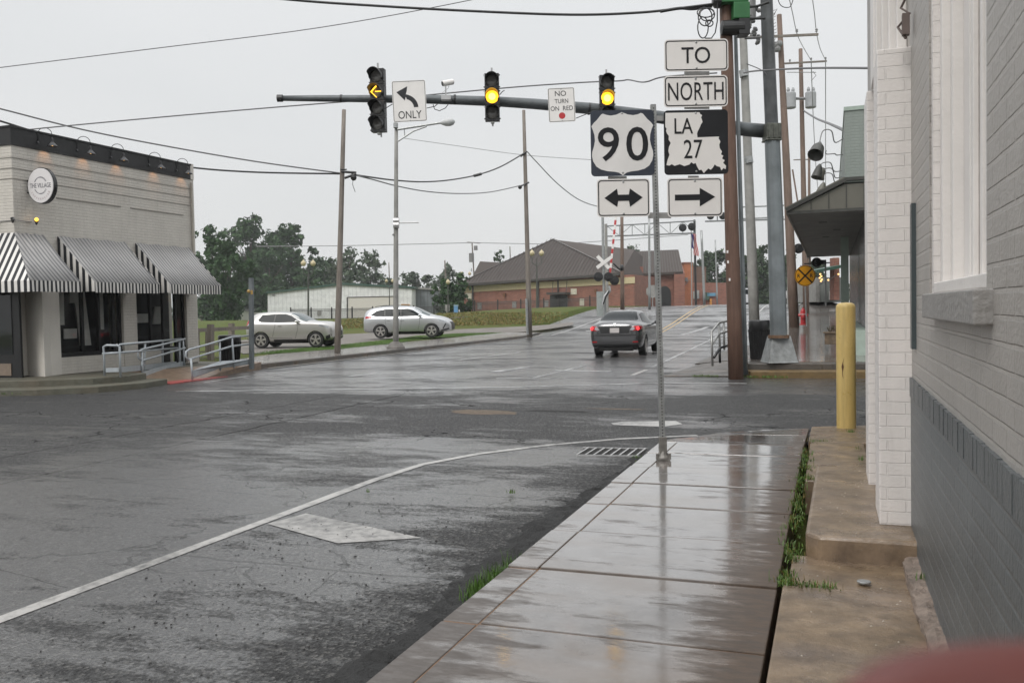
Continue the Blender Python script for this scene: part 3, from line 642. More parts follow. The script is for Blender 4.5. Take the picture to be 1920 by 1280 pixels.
m = MB(); m.box((-19.5,15.32,.2), (-18.02,15.338,.48)); o = vb(m, 'kick_plate', simple('tan_plate', (.20,.155,.12), .4)); o.parent = dr
m = MB(); m.box((-27.5,15.3,.1), (-19.6,15.5,3.05)); vb(m, 'shop_front', M_BLACKM)
# awnings
def stripemat(name, axis, period, a=(.62,.60,.57), b=(.010,.012,.016), duty=.5, off=0.):
    m, nt, p = nmat(name); s = N(nt, 'ShaderNodeSeparateXYZ'); tcn = N(nt, 'ShaderNodeTexCoord'); nt.links.new(tcn.outputs['Object'], s.inputs[0])
    fr = math_(nt, 'FRACT', math_(nt, 'ADD', math_(nt, 'DIVIDE', s.outputs[axis], period), off))
    k = math_(nt, 'LESS_THAN', fr, duty); f = noise(nt, 1.2, 4)
    col = mixc(nt, k, a, b); col = mixc(nt, 1., col, ramp(nt, f, [(.3, .8), (.7, 1.08)]), 'MULTIPLY')
    nt.links.new(col, p.inputs['Base Color']); p.inputs['Roughness'].default_value = .6; return m
M_ST_Y = stripemat('awning_stripes_wide', 1, .112); M_ST_X = stripemat('awning_side_stripes', 0, .185, (.66,.64,.61))
M_ST_TOP = stripemat('awning_pinstripes', 1, .112, (.37,.36,.35), (.17,.17,.175), .45)
def awning(y0, y1, label, out=1.12, zt_=3.5, zb_=2.36, wrap=False):
    root = thing('awning', label, 'awning', (VX_+.01, (y0+y1)/2, zb_), 0, 'striped awnings on the corner building')
    yc = (y0+y1)/2
    def L(x, y, z): return (x-VX_-.01, y-yc, z-zb_)
    X1 = VX_+.02; X2 = VX_+out; ys_ = y0 if not wrap else y0-.62
    m = MB(); n = 14
    A, B = [], []
    for i in range(n+1):
        t = i/n; ya = y0+(y1-y0)*t; ybm = ys_+(y1-ys_)*t
        A.append(L(X1, ya, zt_ + .012*math.sin(i*1.4))); mid = .5
        B.append(L(X2, ybm, zb_ + .01*math.sin(i*2.1)))
    m.v = A + [tuple((Vector(a)+Vector(b))/2 - Vector((0,0,.03 + .01*math.sin(i*2)))) for i, (a, b) in enumerate(zip(A, B))] + B
    for i in range(n):
        for r_ in (0, 1): a = r_*(n+1)+i; m.f.append((a, a+1, a+n+2, a+n+1))
    o = m.build('canopy', M_ST_TOP, root, smooth=True); s_ = o.modifiers.new('s', 'SOLIDIFY'); s_.thickness = .012
    m = MB(); N_ = int((y1-ys_)/.056)                       # scalloped valance
    for i in range(N_+1):
        y = ys_+(y1-ys_)*i/N_; dz = -.235 - .018*abs(math.sin(math.pi*(i+.5)/2)); m.v += [L(X2, y, zb_), L(X2+.012*math.sin(i*1.1), y, zb_+dz)]
    m.f = [(2*i,2*i+1,2*i+3,2*i+2) for i in range(N_)]
    o = m.build('valance', M_ST_Y, root); o.modifiers.new('s', 'SOLIDIFY').thickness = .008
    if not wrap:
        for ye in (y0, y1):
            m = MB(); m.v = [L(X1, ye, zt_), L(X2, ye, zb_), L(X2, ye, zb_-.22), L(X1, ye, zb_-.22)]; m.f = [(0,1,2,3)]
            o = m.build('side_panel', M_ST_X, root); o.modifiers.new('s', 'SOLIDIFY').thickness = .008
    else:
        m = MB(); Xf = VX_-9; m.v = [L(X1, y0, zt_), L(X2, ys_, zb_), L(Xf, ys_, zb_), L(Xf, y0, zt_)]; m.f = [(0,1,2,3)]
        o = m.build('canopy', M_ST_XF, root); o.modifiers.new('s', 'SOLIDIFY').thickness = .01
        m = MB(); k = 90
        for i in range(k+1): x = X2 + (Xf-X2)*i/k; m.v += [L(x, ys_, zb_), L(x, ys_, zb_-.235-.02*abs(math.sin(math.pi*(i+.5)/2)))]
        m.f = [(2*i,2*i+1,2*i+3,2*i+2) for i in range(k)]; o = m.build('valance', M_ST_XF, root); o.modifiers.new('s', 'SOLIDIFY').thickness = .008
    m = MB(); m.tube([L(X2-.015,ys_+.02,zb_-.02), L(X2-.015,y1-.02,zb_-.02)], .014, 6)
    for y in (y0+.04, y1-.04): m.tube([L(X1,y,zt_-.06), L(X2-.02,y if y > ys_+.1 else y, zb_-.04)], .014, 6); m.tube([L(X1,y,zb_-.15), L(X2-.02,y,zb_-.04)], .012, 6)
    m.build('frame', M_BLACKM, root)
M_ST_XF = stripemat('awning_front_stripes', 0, .19, (.72,.70,.67))
awning(15.17, 15.97, 'striped awning wrapping the near street corner of the cream building', wrap=True)
awning(16.38, 18.54, 'middle striped awning over the wide shop window of the cream building')
awning(18.92, 21.02, 'farthest striped awning, beside the end pier of the cream building')
# gooseneck lamps on the parapet
M_LAMPG = simple('lamp_enamel', (.012,.012,.014), .3, var=.1)
M_WARM = simple('warm_bulb', (.8,.5,.2), .5, var=0, emit=(1,.55,.2), es=1.6)
lampd = ['nearest of the five black gooseneck lamps along the parapet', 'second gooseneck lamp along the parapet from the round sign end', 'middle gooseneck lamp of the five on the black parapet',
         'fourth gooseneck lamp along the parapet from the round sign end', 'farthest gooseneck lamp, beside the end pier of the parapet']
for i, y in enumerate((16.0,17.15,18.25,19.6,20.7)):
    root = thing('gooseneck_lamp', lampd[i], 'wall lamp', (VX_+.035, y, zt+.17), 0, 'gooseneck lamps along the black parapet'); root.scale = (.7,.7,.7)
    m = MB(); m.tube([(0,-.14,0),(.02,-.14,.30)]+[(.02+.13*(1-math.cos(t))*1.2, -.14+.14*(1-math.cos(t)), .30+.2*math.sin(t)) for t in [math.pi*k/8 for k in range(1,9)]]+[(.335,.14,.18)], .012, 8); m.lathe([(.05,0),(.05,.02),(0,.022)], (0,-.14,0), 12, (1,0,0))
    m.build('arm', M_LAMPG, root, smooth=True)
    m = MB(); m.lathe([(.02,.2),(.035,.17),(.05,.05),(.09,.0),(.17,-.08),(.175,-.10),(.16,-.09),(.05,-.02)], (.335,.14,-.02), 16); m.build('shade', M_LAMPG, root)
    m = MB(); m.sphere((.335,.14,-.075), .03, 8, 6); m.build('bulb', M_WARM, root)
    L = bpy.data.lights.new('lamp_light', 'SPOT'); L.energy = 2.2; L.color = (1,.45,.16); L.spot_size = R(75); L.spot_blend = .6; L.shadow_soft_size = .03
    lo = bpy.data.objects.new('lamp_light', L); sc.collection.objects.link(lo); lo.parent = root; lo.location = (.30,.14,-.13); lo.rotation_euler = (0, R(42), 0)
# ------------------------------------------------------------------ lettering
def poly_mesh(pts, thick=.002):
    m = MB(); return m
def letters(s, wd, ht, name, mat, parent, c, rot=(R(90),0,0), bold=.0, thick=.0015, label=None, sp=1.):
    cu = bpy.data.curves.new('t', 'FONT'); cu.body = s; cu.size = 1; cu.extrude = .02; cu.offset = bold; cu.space_character = sp; cu.resolution_u = 4
    ob = bpy.data.objects.new('t', cu); me = bpy.data.meshes.new_from_object(ob)
    xs = [v.co.x for v in me.vertices]; ys = [v.co.y for v in me.vertices]
    cx, cy = (min(xs)+max(xs))/2, (min(ys)+max(ys))/2; sx, sy = wd/(max(xs)-min(xs)), ht/(max(ys)-min(ys))
    for v in me.vertices: v.co = ((v.co.x-cx)*sx, (v.co.y-cy)*sy, v.co.z/.02*thick)
    bpy.data.objects.remove(ob); bpy.data.curves.remove(cu); me.name = name; me.materials.append(mat)
    o = bpy.data.objects.new(name, me); sc.collection.objects.link(o); o.parent = parent; o.location = c; o.rotation_euler = rot
    if label: o['label'] = label
    return o
def rrect(w_, h_, r, n=5):
    out = []
    for (cx, cy, a0) in ((w_/2-r,h_/2-r,0),(-w_/2+r,h_/2-r,90),(-w_/2+r,-h_/2+r,180),(w_/2-r,-h_/2+r,270)):
        for k in range(n+1): t = R(a0+90*k/n); out.append((cx+r*math.cos(t), cy+r*math.sin(t)))
    return out
XA, ZA, NA = (1,0,0), (0,0,1), (0,-1,0)
M_SIGNW = simple('white_sign_sheet', (.74,.72,.70), .35, var=.05, scale=4)
M_SIGNK = simple('black_sign_sheet', (.012,.013,.016), .3, var=.2)
M_SIGNBL = simple('faded_black_sheet', (.035,.042,.06), .35, var=.15)
M_ALU = simple('bare_aluminium', (.45,.45,.45), .35, .7, var=.1)
M_GALV = simple('galvanised_steel', (.33,.34,.34), .42, .6, var=.25, scale=14)
M_RED = simple('red_enamel', (.45,.03,.035), .3, var=.1)
def flat(poly, name, mat, parent, y, t=.0012, label=None): 
    m = MB(); m.prism(poly, (0,y,0), XA, ZA, NA, t); return m.build(name, mat, parent, label=label)
def rsign(root, w_, h_, border=True, face=None, bw=.010):
    flat(rrect(w_, h_, .038*min(1,w_/.5)), 'plate', face or M_SIGNW, root, .0, .003)
    if border:
        o = rrect(w_-.022, h_-.022, .032); i_ = rrect(w_-.022-2*bw, h_-.022-2*bw, .024); m = MB(); n = len(o)
        m.v = [(a, -.0045, b) for a, b in o] + [(a, -.0045, b) for a, b in i_]; m.f = [(k,(k+1)%n,(k+1)%n+n,k+n) for k in range(n)]
        m.build('border', M_SIGNK, root)
    for s in (-1, 1): MB().lathe([(.010,0),(.010,.004),(.006,.006),(0,.0065)], (0,-.003,s*(h_/2-.03)), 10, (0,-1,0)).build('bolt', M_GALV, root)
YAW = math.atan2(c_right.y, c_right.x)
# perforated post with its route signs
pb = at(1243, 862, z=.0); PN = Vector((c_fw.x, c_fw.y, 0)).normalized(); PX = Vector((PN.y, -PN.x, 0))
SC = 193.0
def onpost(px, py, off=-.03):
    p = at(px, py, pl=(pb + PN*off, PN)); return p
root = thing('sign_post', 'perforated square steel post standing on the near sidewalk and carrying the route signs', 'sign post', pb, YAW)
m = MB(); ht = onpost(1240, 195).z; hw = .0255
q = [(-hw,-hw),(hw,-hw),(hw,hw),(-hw,hw)]
lean = -.028
def pv(x, y, z): return (x + lean*z*.5, y, z)
m.v = [pv(x, y, z) for z in (.06, ht) for x, y in q]; m.f = [(0,1,5,4),(1,2,6,5),(2,3,7,6),(3,0,4,7),(4,5,6,7)]
m.build('post', M_GALV, root)
m = MB(); z = .12
while z < ht - .03:
    m.lathe([(.0062,0),(.0062,.0012),(0,.0013)], (lean*z*.5, -hw+.0001, z), 8, (0,-1,0)); m.lathe([(.0062,0),(.0062,.0012),(0,.0013)], (lean*z*.5+hw, 0, z), 8, (1,0,0)); z += .0254*1.18
m.build('hole', M_DARK, root)
m = MB(); m.box((-.036,-.036,0), (.036,.036,.23)); m.box((-.06,-.06,0), (.06,.06,.02)); m.lathe([(.07,0),(.07,.02),(.05,.05),(.034,.09)], (0,0,.01), 12)
for s in (-1,1): m.box((s*.06-.012,-.05,.01), (s*.06+.012,-.02,.07))
m.build('base_sleeve', simple('rusty_galv', (.20,.19,.175), .5, .4, var=.4, scale=20), root, bevel=.003)
m = MB()
for (py, xa, xb, hh) in ((222,1225,1250,.03),(404,1215,1258,.035),(139,1283,1330,.03),(200,1283,1330,.03),(334,1140,1175,.02),(333,1290,1310,.02)):
    a = onpost(xa, py, .0); b = onpost(xb, py, .0); wt(MB().bar(a, b, .012, hh*1.6), root).build('bracket', M_ALU, root)
def psign(name, px, py, w_, h_, label, cat, **k):
    p = onpost(px, py, -.035); r_ = thing(name, label, cat, p, YAW); rsign(r_, w_, h_, **k); return r_
to_ = psign('route_sign', 1305.5, 104, .615, .305, 'white sign reading TO at the very top of the post', 'road sign')
letters('TO', .275, .155, 'lettering', M_SIGNK, to_, (-.005,-.0046,.0), bold=.002)
no_ = psign('route_sign', 1304.5, 171.5, .615, .300, 'white sign reading NORTH directly below the TO sign', 'road sign')
letters('NORTH', .535, .172, 'lettering', M_SIGNK, no_, (.0,-.0046,.0), bold=.0, sp=1.02)
la_ = psign('route_sign', 1305, 267, .618, .618, 'square black sign with the white state outline reading LA 27', 'road sign', face=M_SIGNK, border=False)
st = [(512,645),(705,645),(709,655),(720,662),(714,674),(718,685),(722,700),(712,715),(706,730),(695,750),(690,765),(692,786),(815,784),(812,795),(822,812),(815,830),(818,850),(830,868),(824,885),(838,892),(830,908),(846,918),(836,932),(853,950),(850,968),(838,962),(826,975),(818,955),(800,950),(788,940),(778,958),(765,970),(752,962),(738,975),(726,988),(712,968),(700,972),(688,950),(680,930),(668,934),(655,925),(645,938),(615,946),(590,935),(560,944),(545,934),(530,942),(514,938),(522,905),(532,882),(526,860),(530,835),(540,815),(528,795),(530,775),(520,762),(514,745),(518,735),(510,722)]
flat([((x-684)/3.048/SC, -(y-813)/3.048/SC) for x, y in st], 'state_outline', M_SIGNW, la_, -.0035)
letters('LA', .178, .148, 'lettering', M_SIGNK, la_, (-.118,-.0062,.158), bold=.004); letters('27', .180, .180, 'lettering', M_SIGNK, la_, (-.03,-.0062,-.065), bold=.0)
ar_ = psign('arrow_sign', 1303, 370, .535, .375, 'white sign with one black arrow pointing right', 'road sign')
flat([(-.195,-.028),(.045,-.028),(.045,-.09),(.195,0),(.045,.09),(.045,.028),(-.195,.028)], 'arrow', M_SIGNK, ar_, -.0042)
n9 = psign('route_sign', 1167, 268.5, .612, .630, 'route shield sign reading 90 on a dark square left of the post', 'road sign', face=M_SIGNBL, border=False)
sh = [(93,718),(108,698),(124,684),(150,652),(160,648),(178,655),(205,660),(235,655),(268,642),(300,655),(330,660),(358,655),(375,648),(386,652),(412,684),(428,698),(444,718),(434,742),(426,770),(424,800),(430,830),(440,862),(442,885),(436,915),(418,945),(392,962),(355,972),(315,976),(290,982),(268,998),(246,982),(220,976),(180,972),(144,962),(118,945),(100,915),(94,885),(96,862),(106,830),(112,800),(110,770),(102,742)]
M_SHIELD = simple('bent_shield_sheet', (.70,.69,.68), .12, var=.08, scale=3, bmp=.5, bscale=2.5)
flat([((x-268)/3.048/SC, -(y-815)/3.048/SC) for x, y in sh], 'shield', M_SHIELD, n9, -.0035)
letters('9', .205, .325, 'lettering', M_SIGNK, n9, (-.135,-.0062,-.01), bold=.006); letters('0', .212, .325, 'lettering', M_SIGNK, n9, (.142,-.0062,-.01), bold=.006)
da = psign('arrow_sign', 1169, 371, .512, .365, 'white sign with a double-headed black arrow and a bent lower left corner', 'road sign')
flat([(-.185,0),(-.062,.088),(-.052,.03),(.052,.03),(.062,.088),(.185,0),(.062,-.088),(.052,-.03),(-.052,-.03),(-.062,-.088)], 'arrow', M_SIGNK, da, -.0042)
# round hanging sign of the corner building
sp_ = at(77, 348, X=VX_+.42); root = thing('shop_sign', 'round white projecting sign reading THE VILLAGE on the cream brick wall', 'shop sign', sp_, R(6))
flat([(.345*math.cos(t), .40*math.sin(t)) for t in [2*math.pi*k/48 for k in range(48)]], 'panel', simple('sign_panel_white', (.68,.66,.66), .3, var=.04), root, .0, .02)
flat([(.365*math.cos(t), .42*math.sin(t)) for t in [2*math.pi*k/48 for k in range(48)]], 'rim', M_BLACKM, root, .10, .10)
M_SGT = simple('sign_grey_print', (.10,.10,.12), .5, var=0); M_SGF = simple('sign_faint_print', (.42,.33,.33), .5, var=0)
letters('THE VILLAGE', .57, .105, 'lettering', M_SGT, root, (0,-.0225,.0))
m = MB()
for s in (1, -1):
    for k in range(15):
        t = R(90*s + (k-7)*8.5); u = Vector((math.cos(t), 0, math.sin(t))); m.obox(Vector((.17*u.x,-.0215,.19*u.z)), (1,0,.5*s), (0,1,0), (-.5*s,0,1), .02, .0012, .006)
m.build('wreath', M_SGT, root)
for k, ch in enumerate('COFFEEHOUSE'):
    t = R(-150 + k*12); letters(ch, .026, .042, 'lettering', M_SGF, root, (.27*math.cos(t), -.0225, .31*math.sin(t)), rot=(R(90), -(t+R(90)), 0))
m = MB(); m.box((-.62,.02,-.30), (-.58,.08,.30)); m.box((-.6,.03,.12), (-.33,.06,.15)); m.box((-.6,.03,-.15), (-.33,.06,-.12)); m.build('bracket', M_BLACKM, root)
# small spotlights and their pipe
root = thing('spotlight_bar', 'thin conduit with three small spotlights below the round sign', 'spotlights', (VX_+.02, VY0+.05, 3.78))
m = MB(); m.tube([(0,.4,0),(.06,-.06,0),(-1.2,-.1,0)], .012, 6); m.build('conduit', M_SILL, root)
for (x, y, lit) in ((.10,.45,1),(.02,-.12,0),(-.55,-.16,0)):
    m = MB(); m.lathe([(.02,-.08),(.035,-.02),(.05,.05),(.045,.05),(0,.03)], (x,y,.0), 10, (.55,-.45,.6)); h = m.build('spotlight', M_BLACKM, root)
    if lit: m = MB(); m.sphere((x+.05,y-.04,.05), .045, 10, 8); m.build('lamp', simple('amber_lamp', (.9,.5,.1), .4, var=0, emit=(1,.5,.06), es=2.2), h)
# ------------------------------------------------------------------ signals and their mast
M_SIGB = simple('signal_black', (.016,.016,.017), .4, var=.15); M_LENS = simple('dark_lens', (.14,.135,.13), .2, var=.35, scale=30)
M_AMBER = simple('lit_amber_lens', (1,.5,.05), .4, var=0, emit=(1,.42,.015), es=3.2)
M_AMBC = simple('lit_amber_core', (1,.8,.2), .4, var=0, emit=(1,.72,.12), es=3.5)
M_SIGG = simple('signal_green', (.02,.12,.035), .45, var=.2, scale=3)
M_MAST = simple('weathered_galv_mast', (.17,.19,.20), .45, .35, var=.3, scale=1.5, bmp=.2)
M_ARM = simple('galv_arm', (.09,.10,.105), .45, .3, var=.2)
def signal(px, py_mid_first, n, lit, label, D=19.9, yaw=0., arrow=None, pitch=.357):
    top = at(px, py_mid_first, D=D); root = thing('traffic_signal', label, 'traffic light', top, YAW + yaw, 'traffic signals on the mast arm')
    m = MB(); 
    for i in range(n): z = -i*pitch; m.box((-.165,.0,z-pitch/2+.004), (.165,.17,z+pitch/2-.004))
    for i in range(n):
        for s in (-1,1): m.box((s*.165-.012,-.01,-i*pitch+.12), (s*.165+.022*s,.03,-i*pitch+.145)); m.box((s*.165,-.01,-i*pitch-.145), (s*.165+.022*s,.03,-i*pitch-.12))
    m.build('housing', M_SIGB, root, bevel=.008)
    m = MB()
    for i in range(n):
        z = -i*pitch; k = 14; r_ = .152; b = len(m.v)
        for t in range(k+1):
            a = R(-35 + 250*t/k)
            for (yy, rr) in ((0,r_),(-.26 + .13*(math.sin(a) < .1),r_)): m.v.append((rr*math.cos(a), yy, z + rr*math.sin(a)))
        for t in range(k): m.f.append((b+2*t, b+2*t+1, b+2*t+3, b+2*t+2))
    o = m.build('visor', M_SIGB, root); o.modifiers.new('s', 'SOLIDIFY').thickness = .006
    for i in range(n):
        z = -i*pitch; m = MB(); on = (i == lit and not arrow)
        m.lathe([(.142,.0),(.13,.018),(.08,.035),(0,.042)], (0,-.001,z), 24, (0,-1,0)); ln = m.build('lens', M_AMBER if on else M_LENS, root, smooth=True)
        if on:
            m = MB(); m.lathe([(.085,0),(.07,.01),(0,.016)], (0,-.033,z), 20, (0,-1,0)); m.build('lamp', M_AMBC, ln, smooth=True)
        if i == lit and arrow:
            m = MB()
            for a, b in (((-.125,0),(.0,.125)),((-.125,0),(.0,-.125)),((-.02,0),(.12,0))): m.bar((a[0],-.045,z+a[1]), (b[0],-.045,z+b[1]), .045, .01)
            m.build('lamp', M_AMBC2, ln)
    m = MB(); m.tube([(0,.1,pitch/2-.01),(0,.1,pitch/2+.14)], .022, 8); m.tube([(0,.22,.2),(0,.22,-n*pitch+.1)], .02, 8); m.lathe([(.05,0),(.04,-.05),(.02,-.06)], (0,.08,-(n-.5)*pitch), 10)
    m.build('mount', M_ALU, root)
    return root
M_AMBC2 = simple('lit_arrow', (1,.6,.1), .4, var=0, emit=(1,.5,.03), es=3.2)
signal(706, 143, 4, 1, 'four-section traffic signal with a glowing amber left arrow, leftmost on the mast arm', arrow=True, yaw=-.20)
signal(922, 152, 3, 1, 'three-section traffic signal with a round amber light at the middle of the mast arm')
signal(1138, 155, 3, 1, 'three-section traffic signal with a round amber light above the shield sign')
MB_ = at(1461, 679, z=.175)
root = thing('signal_mast', 'tall grey steel mast with a long curved signal arm over the crossing', 'signal mast', MB_)
def W(px, py, D=20.1): return at(px, py, D=D)
m = MB()
base = W(1461,679); t0 = W(1460,633); sq = [(-.32,.32),(-.2,.2)]
m.lathe([(.50,0),(.47,.03),(.30,.60),(.26,.62)], (MB_.x, MB_.y, .175), 4, (0,0,1)); m.v = [tuple(Matrix.Translation(MB_) @ Matrix.Rotation(YAW+R(45)+R(0), 4, 'Z') @ Matrix.Translation(-MB_) @ Vector(v)) for v in m.v]
wt(m, root).build('base_cover', simple('cast_base_cover', (.20,.21,.21), .55, var=.3, scale=8, bmp=.4), root, bevel=.02)
m = MB(); m.lathe([(.24,-.02),(.235,.05)], W(1460,632), 12); wt(m, root).build('rust_ring', simple('rust_ring', (.12,.07,.04), .8, var=.4, scale=15), root)
m = MB(); m.tube([W(1460,636), W(1454,420), W(1448,262)], [.190,.178,.17], 12); wt(m, root).build('lower_pole', M_MAST, root)
m = MB(); m.tube([W(1448,264), W(1441,100), W(1436,-30), W(1430,-160)], [.148,.143,.135,.13], 12); wt(m, root).build('upper_pole', simple('dark_mast', (.075,.08,.083), .5, .3, var=.5, scale=2, bmp=.4, bscale=12), root)
m = MB(); c = W(1447,248); m.obox(c, c_right, (0,0,1), PN, .165, .17, .2); m.obox(c + Vector((0,0,-.19)), c_right, (0,0,1), PN, .18, .02, .2)
for k in (-.12, .0, .12): m.obox(c - PN*.21 + PX*k, PX, (0,0,1), PN, .02, .16, .02)
wt(m, root).build('arm_clamp', simple('clamp_steel', (.10,.105,.09), .55, .2, var=.4, scale=9), root, bevel=.01)
arm = [(1436,246),(1400,243),(1330,233),(1230,219),(1160,210.5),(1110,204),(1000,195),(930,190.5),(860,188),(800,186.5),(700,185.5),(600,184.8),(523,184.5)]
rr = [.175,.172,.165,.155,.15,.142,.13,.122,.115,.108,.093,.08,.066]
m = MB(); m.tube([W(x, y, 20.1+.2) for x, y in arm], [a*.92 for a in rr], 14); wt(m, root).build('arm', M_ARM, root, smooth=True)
m = MB(); m.tube([W(530,184.5,20.3), W(520,184.6,20.3)], [.085,.085], 12)
for x in (1105,853,640): m.tube([W(x-2,arm[5][1] if x > 1000 else 187 if x > 800 else 185,20.3), W(x+2,arm[5][1]+.5 if x > 1000 else 187 if x > 800 else 185,20.3)], [.14 if x > 1000 else .116 if x > 800 else .09]*2, 14)
wt(m, root).build('arm_joint', M_SIGB, root)
m = MB()
for pts in ([(718,212),(722,204),(735,196),(750,192)], [(800,203),(815,200),(822,194)], [(812,196),(815,205),(824,208),(835,203),(842,194)], [(1080,222),(1095,216),(1115,208)], [(937,178),(942,172),(946,170)]):
    m.tube([W(x, y, 19.95) for x, y in pts], .010, 5)
wt(m, root).build('cable', M_SIGB, root)
# signs on the arm
def armsign(px, py, w_, h_, label, cat='road sign'):
    r_ = thing('lane_sign', label, cat, at(px, py, D=19.75), YAW); r_.rotation_euler = (0, R(-1.6), YAW)
    rsign(r_, w_, h_); m = MB(); m.box((-w_*.3,.003,-.04), (w_*.3,.05,.0)); m.box((-.05,.03,-.12),(.05,.42,.1)); m.build('bracket', M_ALU, r_); return r_
ol = armsign(767.5, 190, .755, .915, 'white lane sign with a curved left arrow and the word ONLY')
letters('ONLY', .52, .17, 'lettering', M_SIGNK, ol, (.0,-.005,-.30))
pts = []
for k in range(9): t = R(0 + 78*k/8); pts.append((-.14 + .335*math.cos(t), -.14 + .30*math.sin(t)))
inn = []
for k in range(9): t = R(78 - 78*k/8); inn.append((-.14 + .235*math.cos(t), -.14 + .20*math.sin(t)))
flat(pts + [(-.05,.22),(-.03,.33),(-.28,.21),(-.10,.02),(-.075,.1)] + inn[1:], 'arrow', M_SIGNK, ol, -.0045)
m = MB(); m.v = [(-.10,0,0)]; 
nt_ = armsign(1053, 197, .60, .76, 'white sign reading NO TURN ON RED with a red dot')
letters('NO', .25, .115, 'lettering', M_SIGNK, nt_, (-.015,-.005,.255)); letters('TURN', .30, .095, 'lettering', M_SIGNK, nt_, (.0,-.005,.085))
letters('ON  RED', .50, .10, 'lettering', M_SIGNK, nt_, (.0,-.005,-.075)); flat([(.072*math.cos(R(15*k)) , .072*math.sin(R(15*k))) for k in range(24)], 'dot', M_RED, nt_, -.0045)
for o in (nt_.children_recursive): 
    if o.name.startswith('dot'): o.location = (0,0,-.24)
# camera on the arm
root = thing('traffic_camera', 'small white camera on a bracket above the mast arm', 'camera', at(836, 182, D=20.1), YAW)
m = MB(); m.lathe([(.05,0),(.065,.02),(.065,.26),(.05,.28)], (-.07,0,.30), 14, (.75,.35,.22)); m.build('housing', M_SIGNW, root)
m = MB(); m.lathe([(.055,0),(.055,-.006),(0,-.006)], (-.07,0,.30), 14, (.75,.35,.22)); m.build('lens', M_BLACKM, root)
m = MB(); m.tube([(0,0,-.02),(0,0,.18),(.0,0,.26)], .018, 6); m.tube([(.09,0,.30),(.06,0,.2),(-.1,0,.08)], .006, 5); m.box((-.10,-.11,-.08), (.12,.1,.02)); m.build('bracket', M_ALU, root)
# side signal of the near-right pole, seen from its side
root = thing('traffic_signal', 'green backed traffic signal seen from the side at the top of the brown wood pole', 'traffic light', at(1383, 0, D=19.4), YAW)
m = MB(); m.box((-.42,-.12,-.08), (.22,.2,.75)); m.box((-.12,-.13,-.44), (.24,.2,-.08)); m.lathe([(.17,0),(.17,.3)], (-.42,.02,.1), 16, (1,0,0)); m.build('housing', M_SIGG, root, bevel=.02)
m = MB()
for z in (-.60, .0): m.lathe([(.05,-.38),(.155,-.36),(.165,-.1),(.165,.12),(.1,.16)], (0,.02,z), 16, (1,0,0)) if z < -.1 else m.lathe([(.1,-.55),(.165,-.5),(.17,-.38)], (0,.02,z), 16, (1,0,0))
m.box((.0,-.12,-.78), (.24,.2,-.42)); m.build('visor', M_SIGB, root, bevel=.01)
m = MB(); m.tube([(.2,.05,-.40),(.62,.05,-.40)], .03, 8); m.tube([(.2,.05,-.15),(.45,.05,-.13),(.7,.05,-.05)], .03, 8); m.build('mount', M_SIGB, root)

# ------------------------------------------------------------------ poles and masts
def woodmat(name, c1, c2):
    m, nt, p = nmat(name); tcn = N(nt, 'ShaderNodeTexCoord').outputs['Object']
    f = noise(nt, 7, 6, .7, tcn, (3,3,.22)); g = noise(nt, .8, 4, .6, tcn)
    col = mixc(nt, ramp(nt, f, [(.3, 0.), (.7, 1.)]), c1, c2); col = mixc(nt, 1., col, ramp(nt, g, [(.3, .75), (.7, 1.15)]), 'MULTIPLY')
    nt.links.new(col, p.inputs['Base Color']); p.inputs['Roughness'].default_value = .65; bump(nt, f, p, .6, .02); return m
M_WOODB = woodmat('brown_pole_wood', (.085,.045,.03), (.15,.085,.06)); M_WOODG = woodmat('grey_pole_wood', (.12,.10,.085), (.25,.22,.19)); M_WOODR = woodmat('reddish_pole_wood', (.12,.08,.06), (.20,.14,.11))
M_CONC = simple('concrete_pole', (.26,.255,.24), .6, var=.2, scale=3, bmp=.2)
def pole(label, bx, by, tx, ty, D, wb, wt_, mat, cat='utility pole', extras=None, zbase=None, group=None, n=12, name='utility_pole'):
    """bottom and top pixel, depth and pixel widths"""
    b = at(bx, by, D=D); t = at(tx, ty, D=D); root = thing(name, label, cat, b, 0, group)
    m = MB(); P = [b.lerp(t, k/6) for k in range(7)]; rr = [(wb + (wt_-wb)*k/6)*D/FPX/2 for k in range(7)]; P[0] = P[0] - Vector((0,0,.15))
    m.tube(P, rr, n); wt(m, root).build('shaft', mat, root, smooth=(n > 10)); return root, b, t
PG = 'utility poles along the street'
pl1, b, t = pole('bare brown wood pole with a cable clamp on the left pavement before the silver cars', 632, 672, 645, 206, 33, 12, 7.5, M_WOODG)
pl1['label'] = 'weathered wood pole without crossarm on the left kerb, nearest left pole'
m = MB(); c = at(655, 327, D=32.8)
for (a, b_, r_) in (((640,322),(668,324),.05),((646,334),(668,326),.05),((638,318),(650,318),.03)): m.tube([at(*a,D=32.8), at(*b_,D=32.8)], r_, 6)
m.sphere(at(663,333,D=32.8), .12, 8, 6); m.tube([at(662,336,D=32.8), at(661,346,D=32.8), at(666,360,D=32.8)], .012, 4)
wt(m, pl1).build('cable_clamp', M_BLACKM, pl1)
pl2, b, t = pole('slender grey pole at the far end of the left pavement', 993, 628, 982, 207, 49.2*.94+3.2, 10.5, 6, M_WOODG)
m = MB(); m.tube([at(976,294,D=49.3), at(988,284,D=49.3)], .05, 6); m.tube([at(972,351,D=49.3), at(992,342,D=49.3)], .05, 6); m.sphere(at(975,351,D=49.3), .12, 8, 6); wt(m, pl2).build('cable_clamp', M_BLACKM, pl2)
m = MB(); m.tube([at(987,560,D=49.2), at(989,627,D=49.2)], .07, 6); wt(m, pl2).build('conduit', M_GALV, pl2)
wp, b, t = pole('thick brown wood pole at the near edge of the right corner, behind the route signs', 1380, 708, 1359, -40, 19.6, 28, 22, M_WOODB)
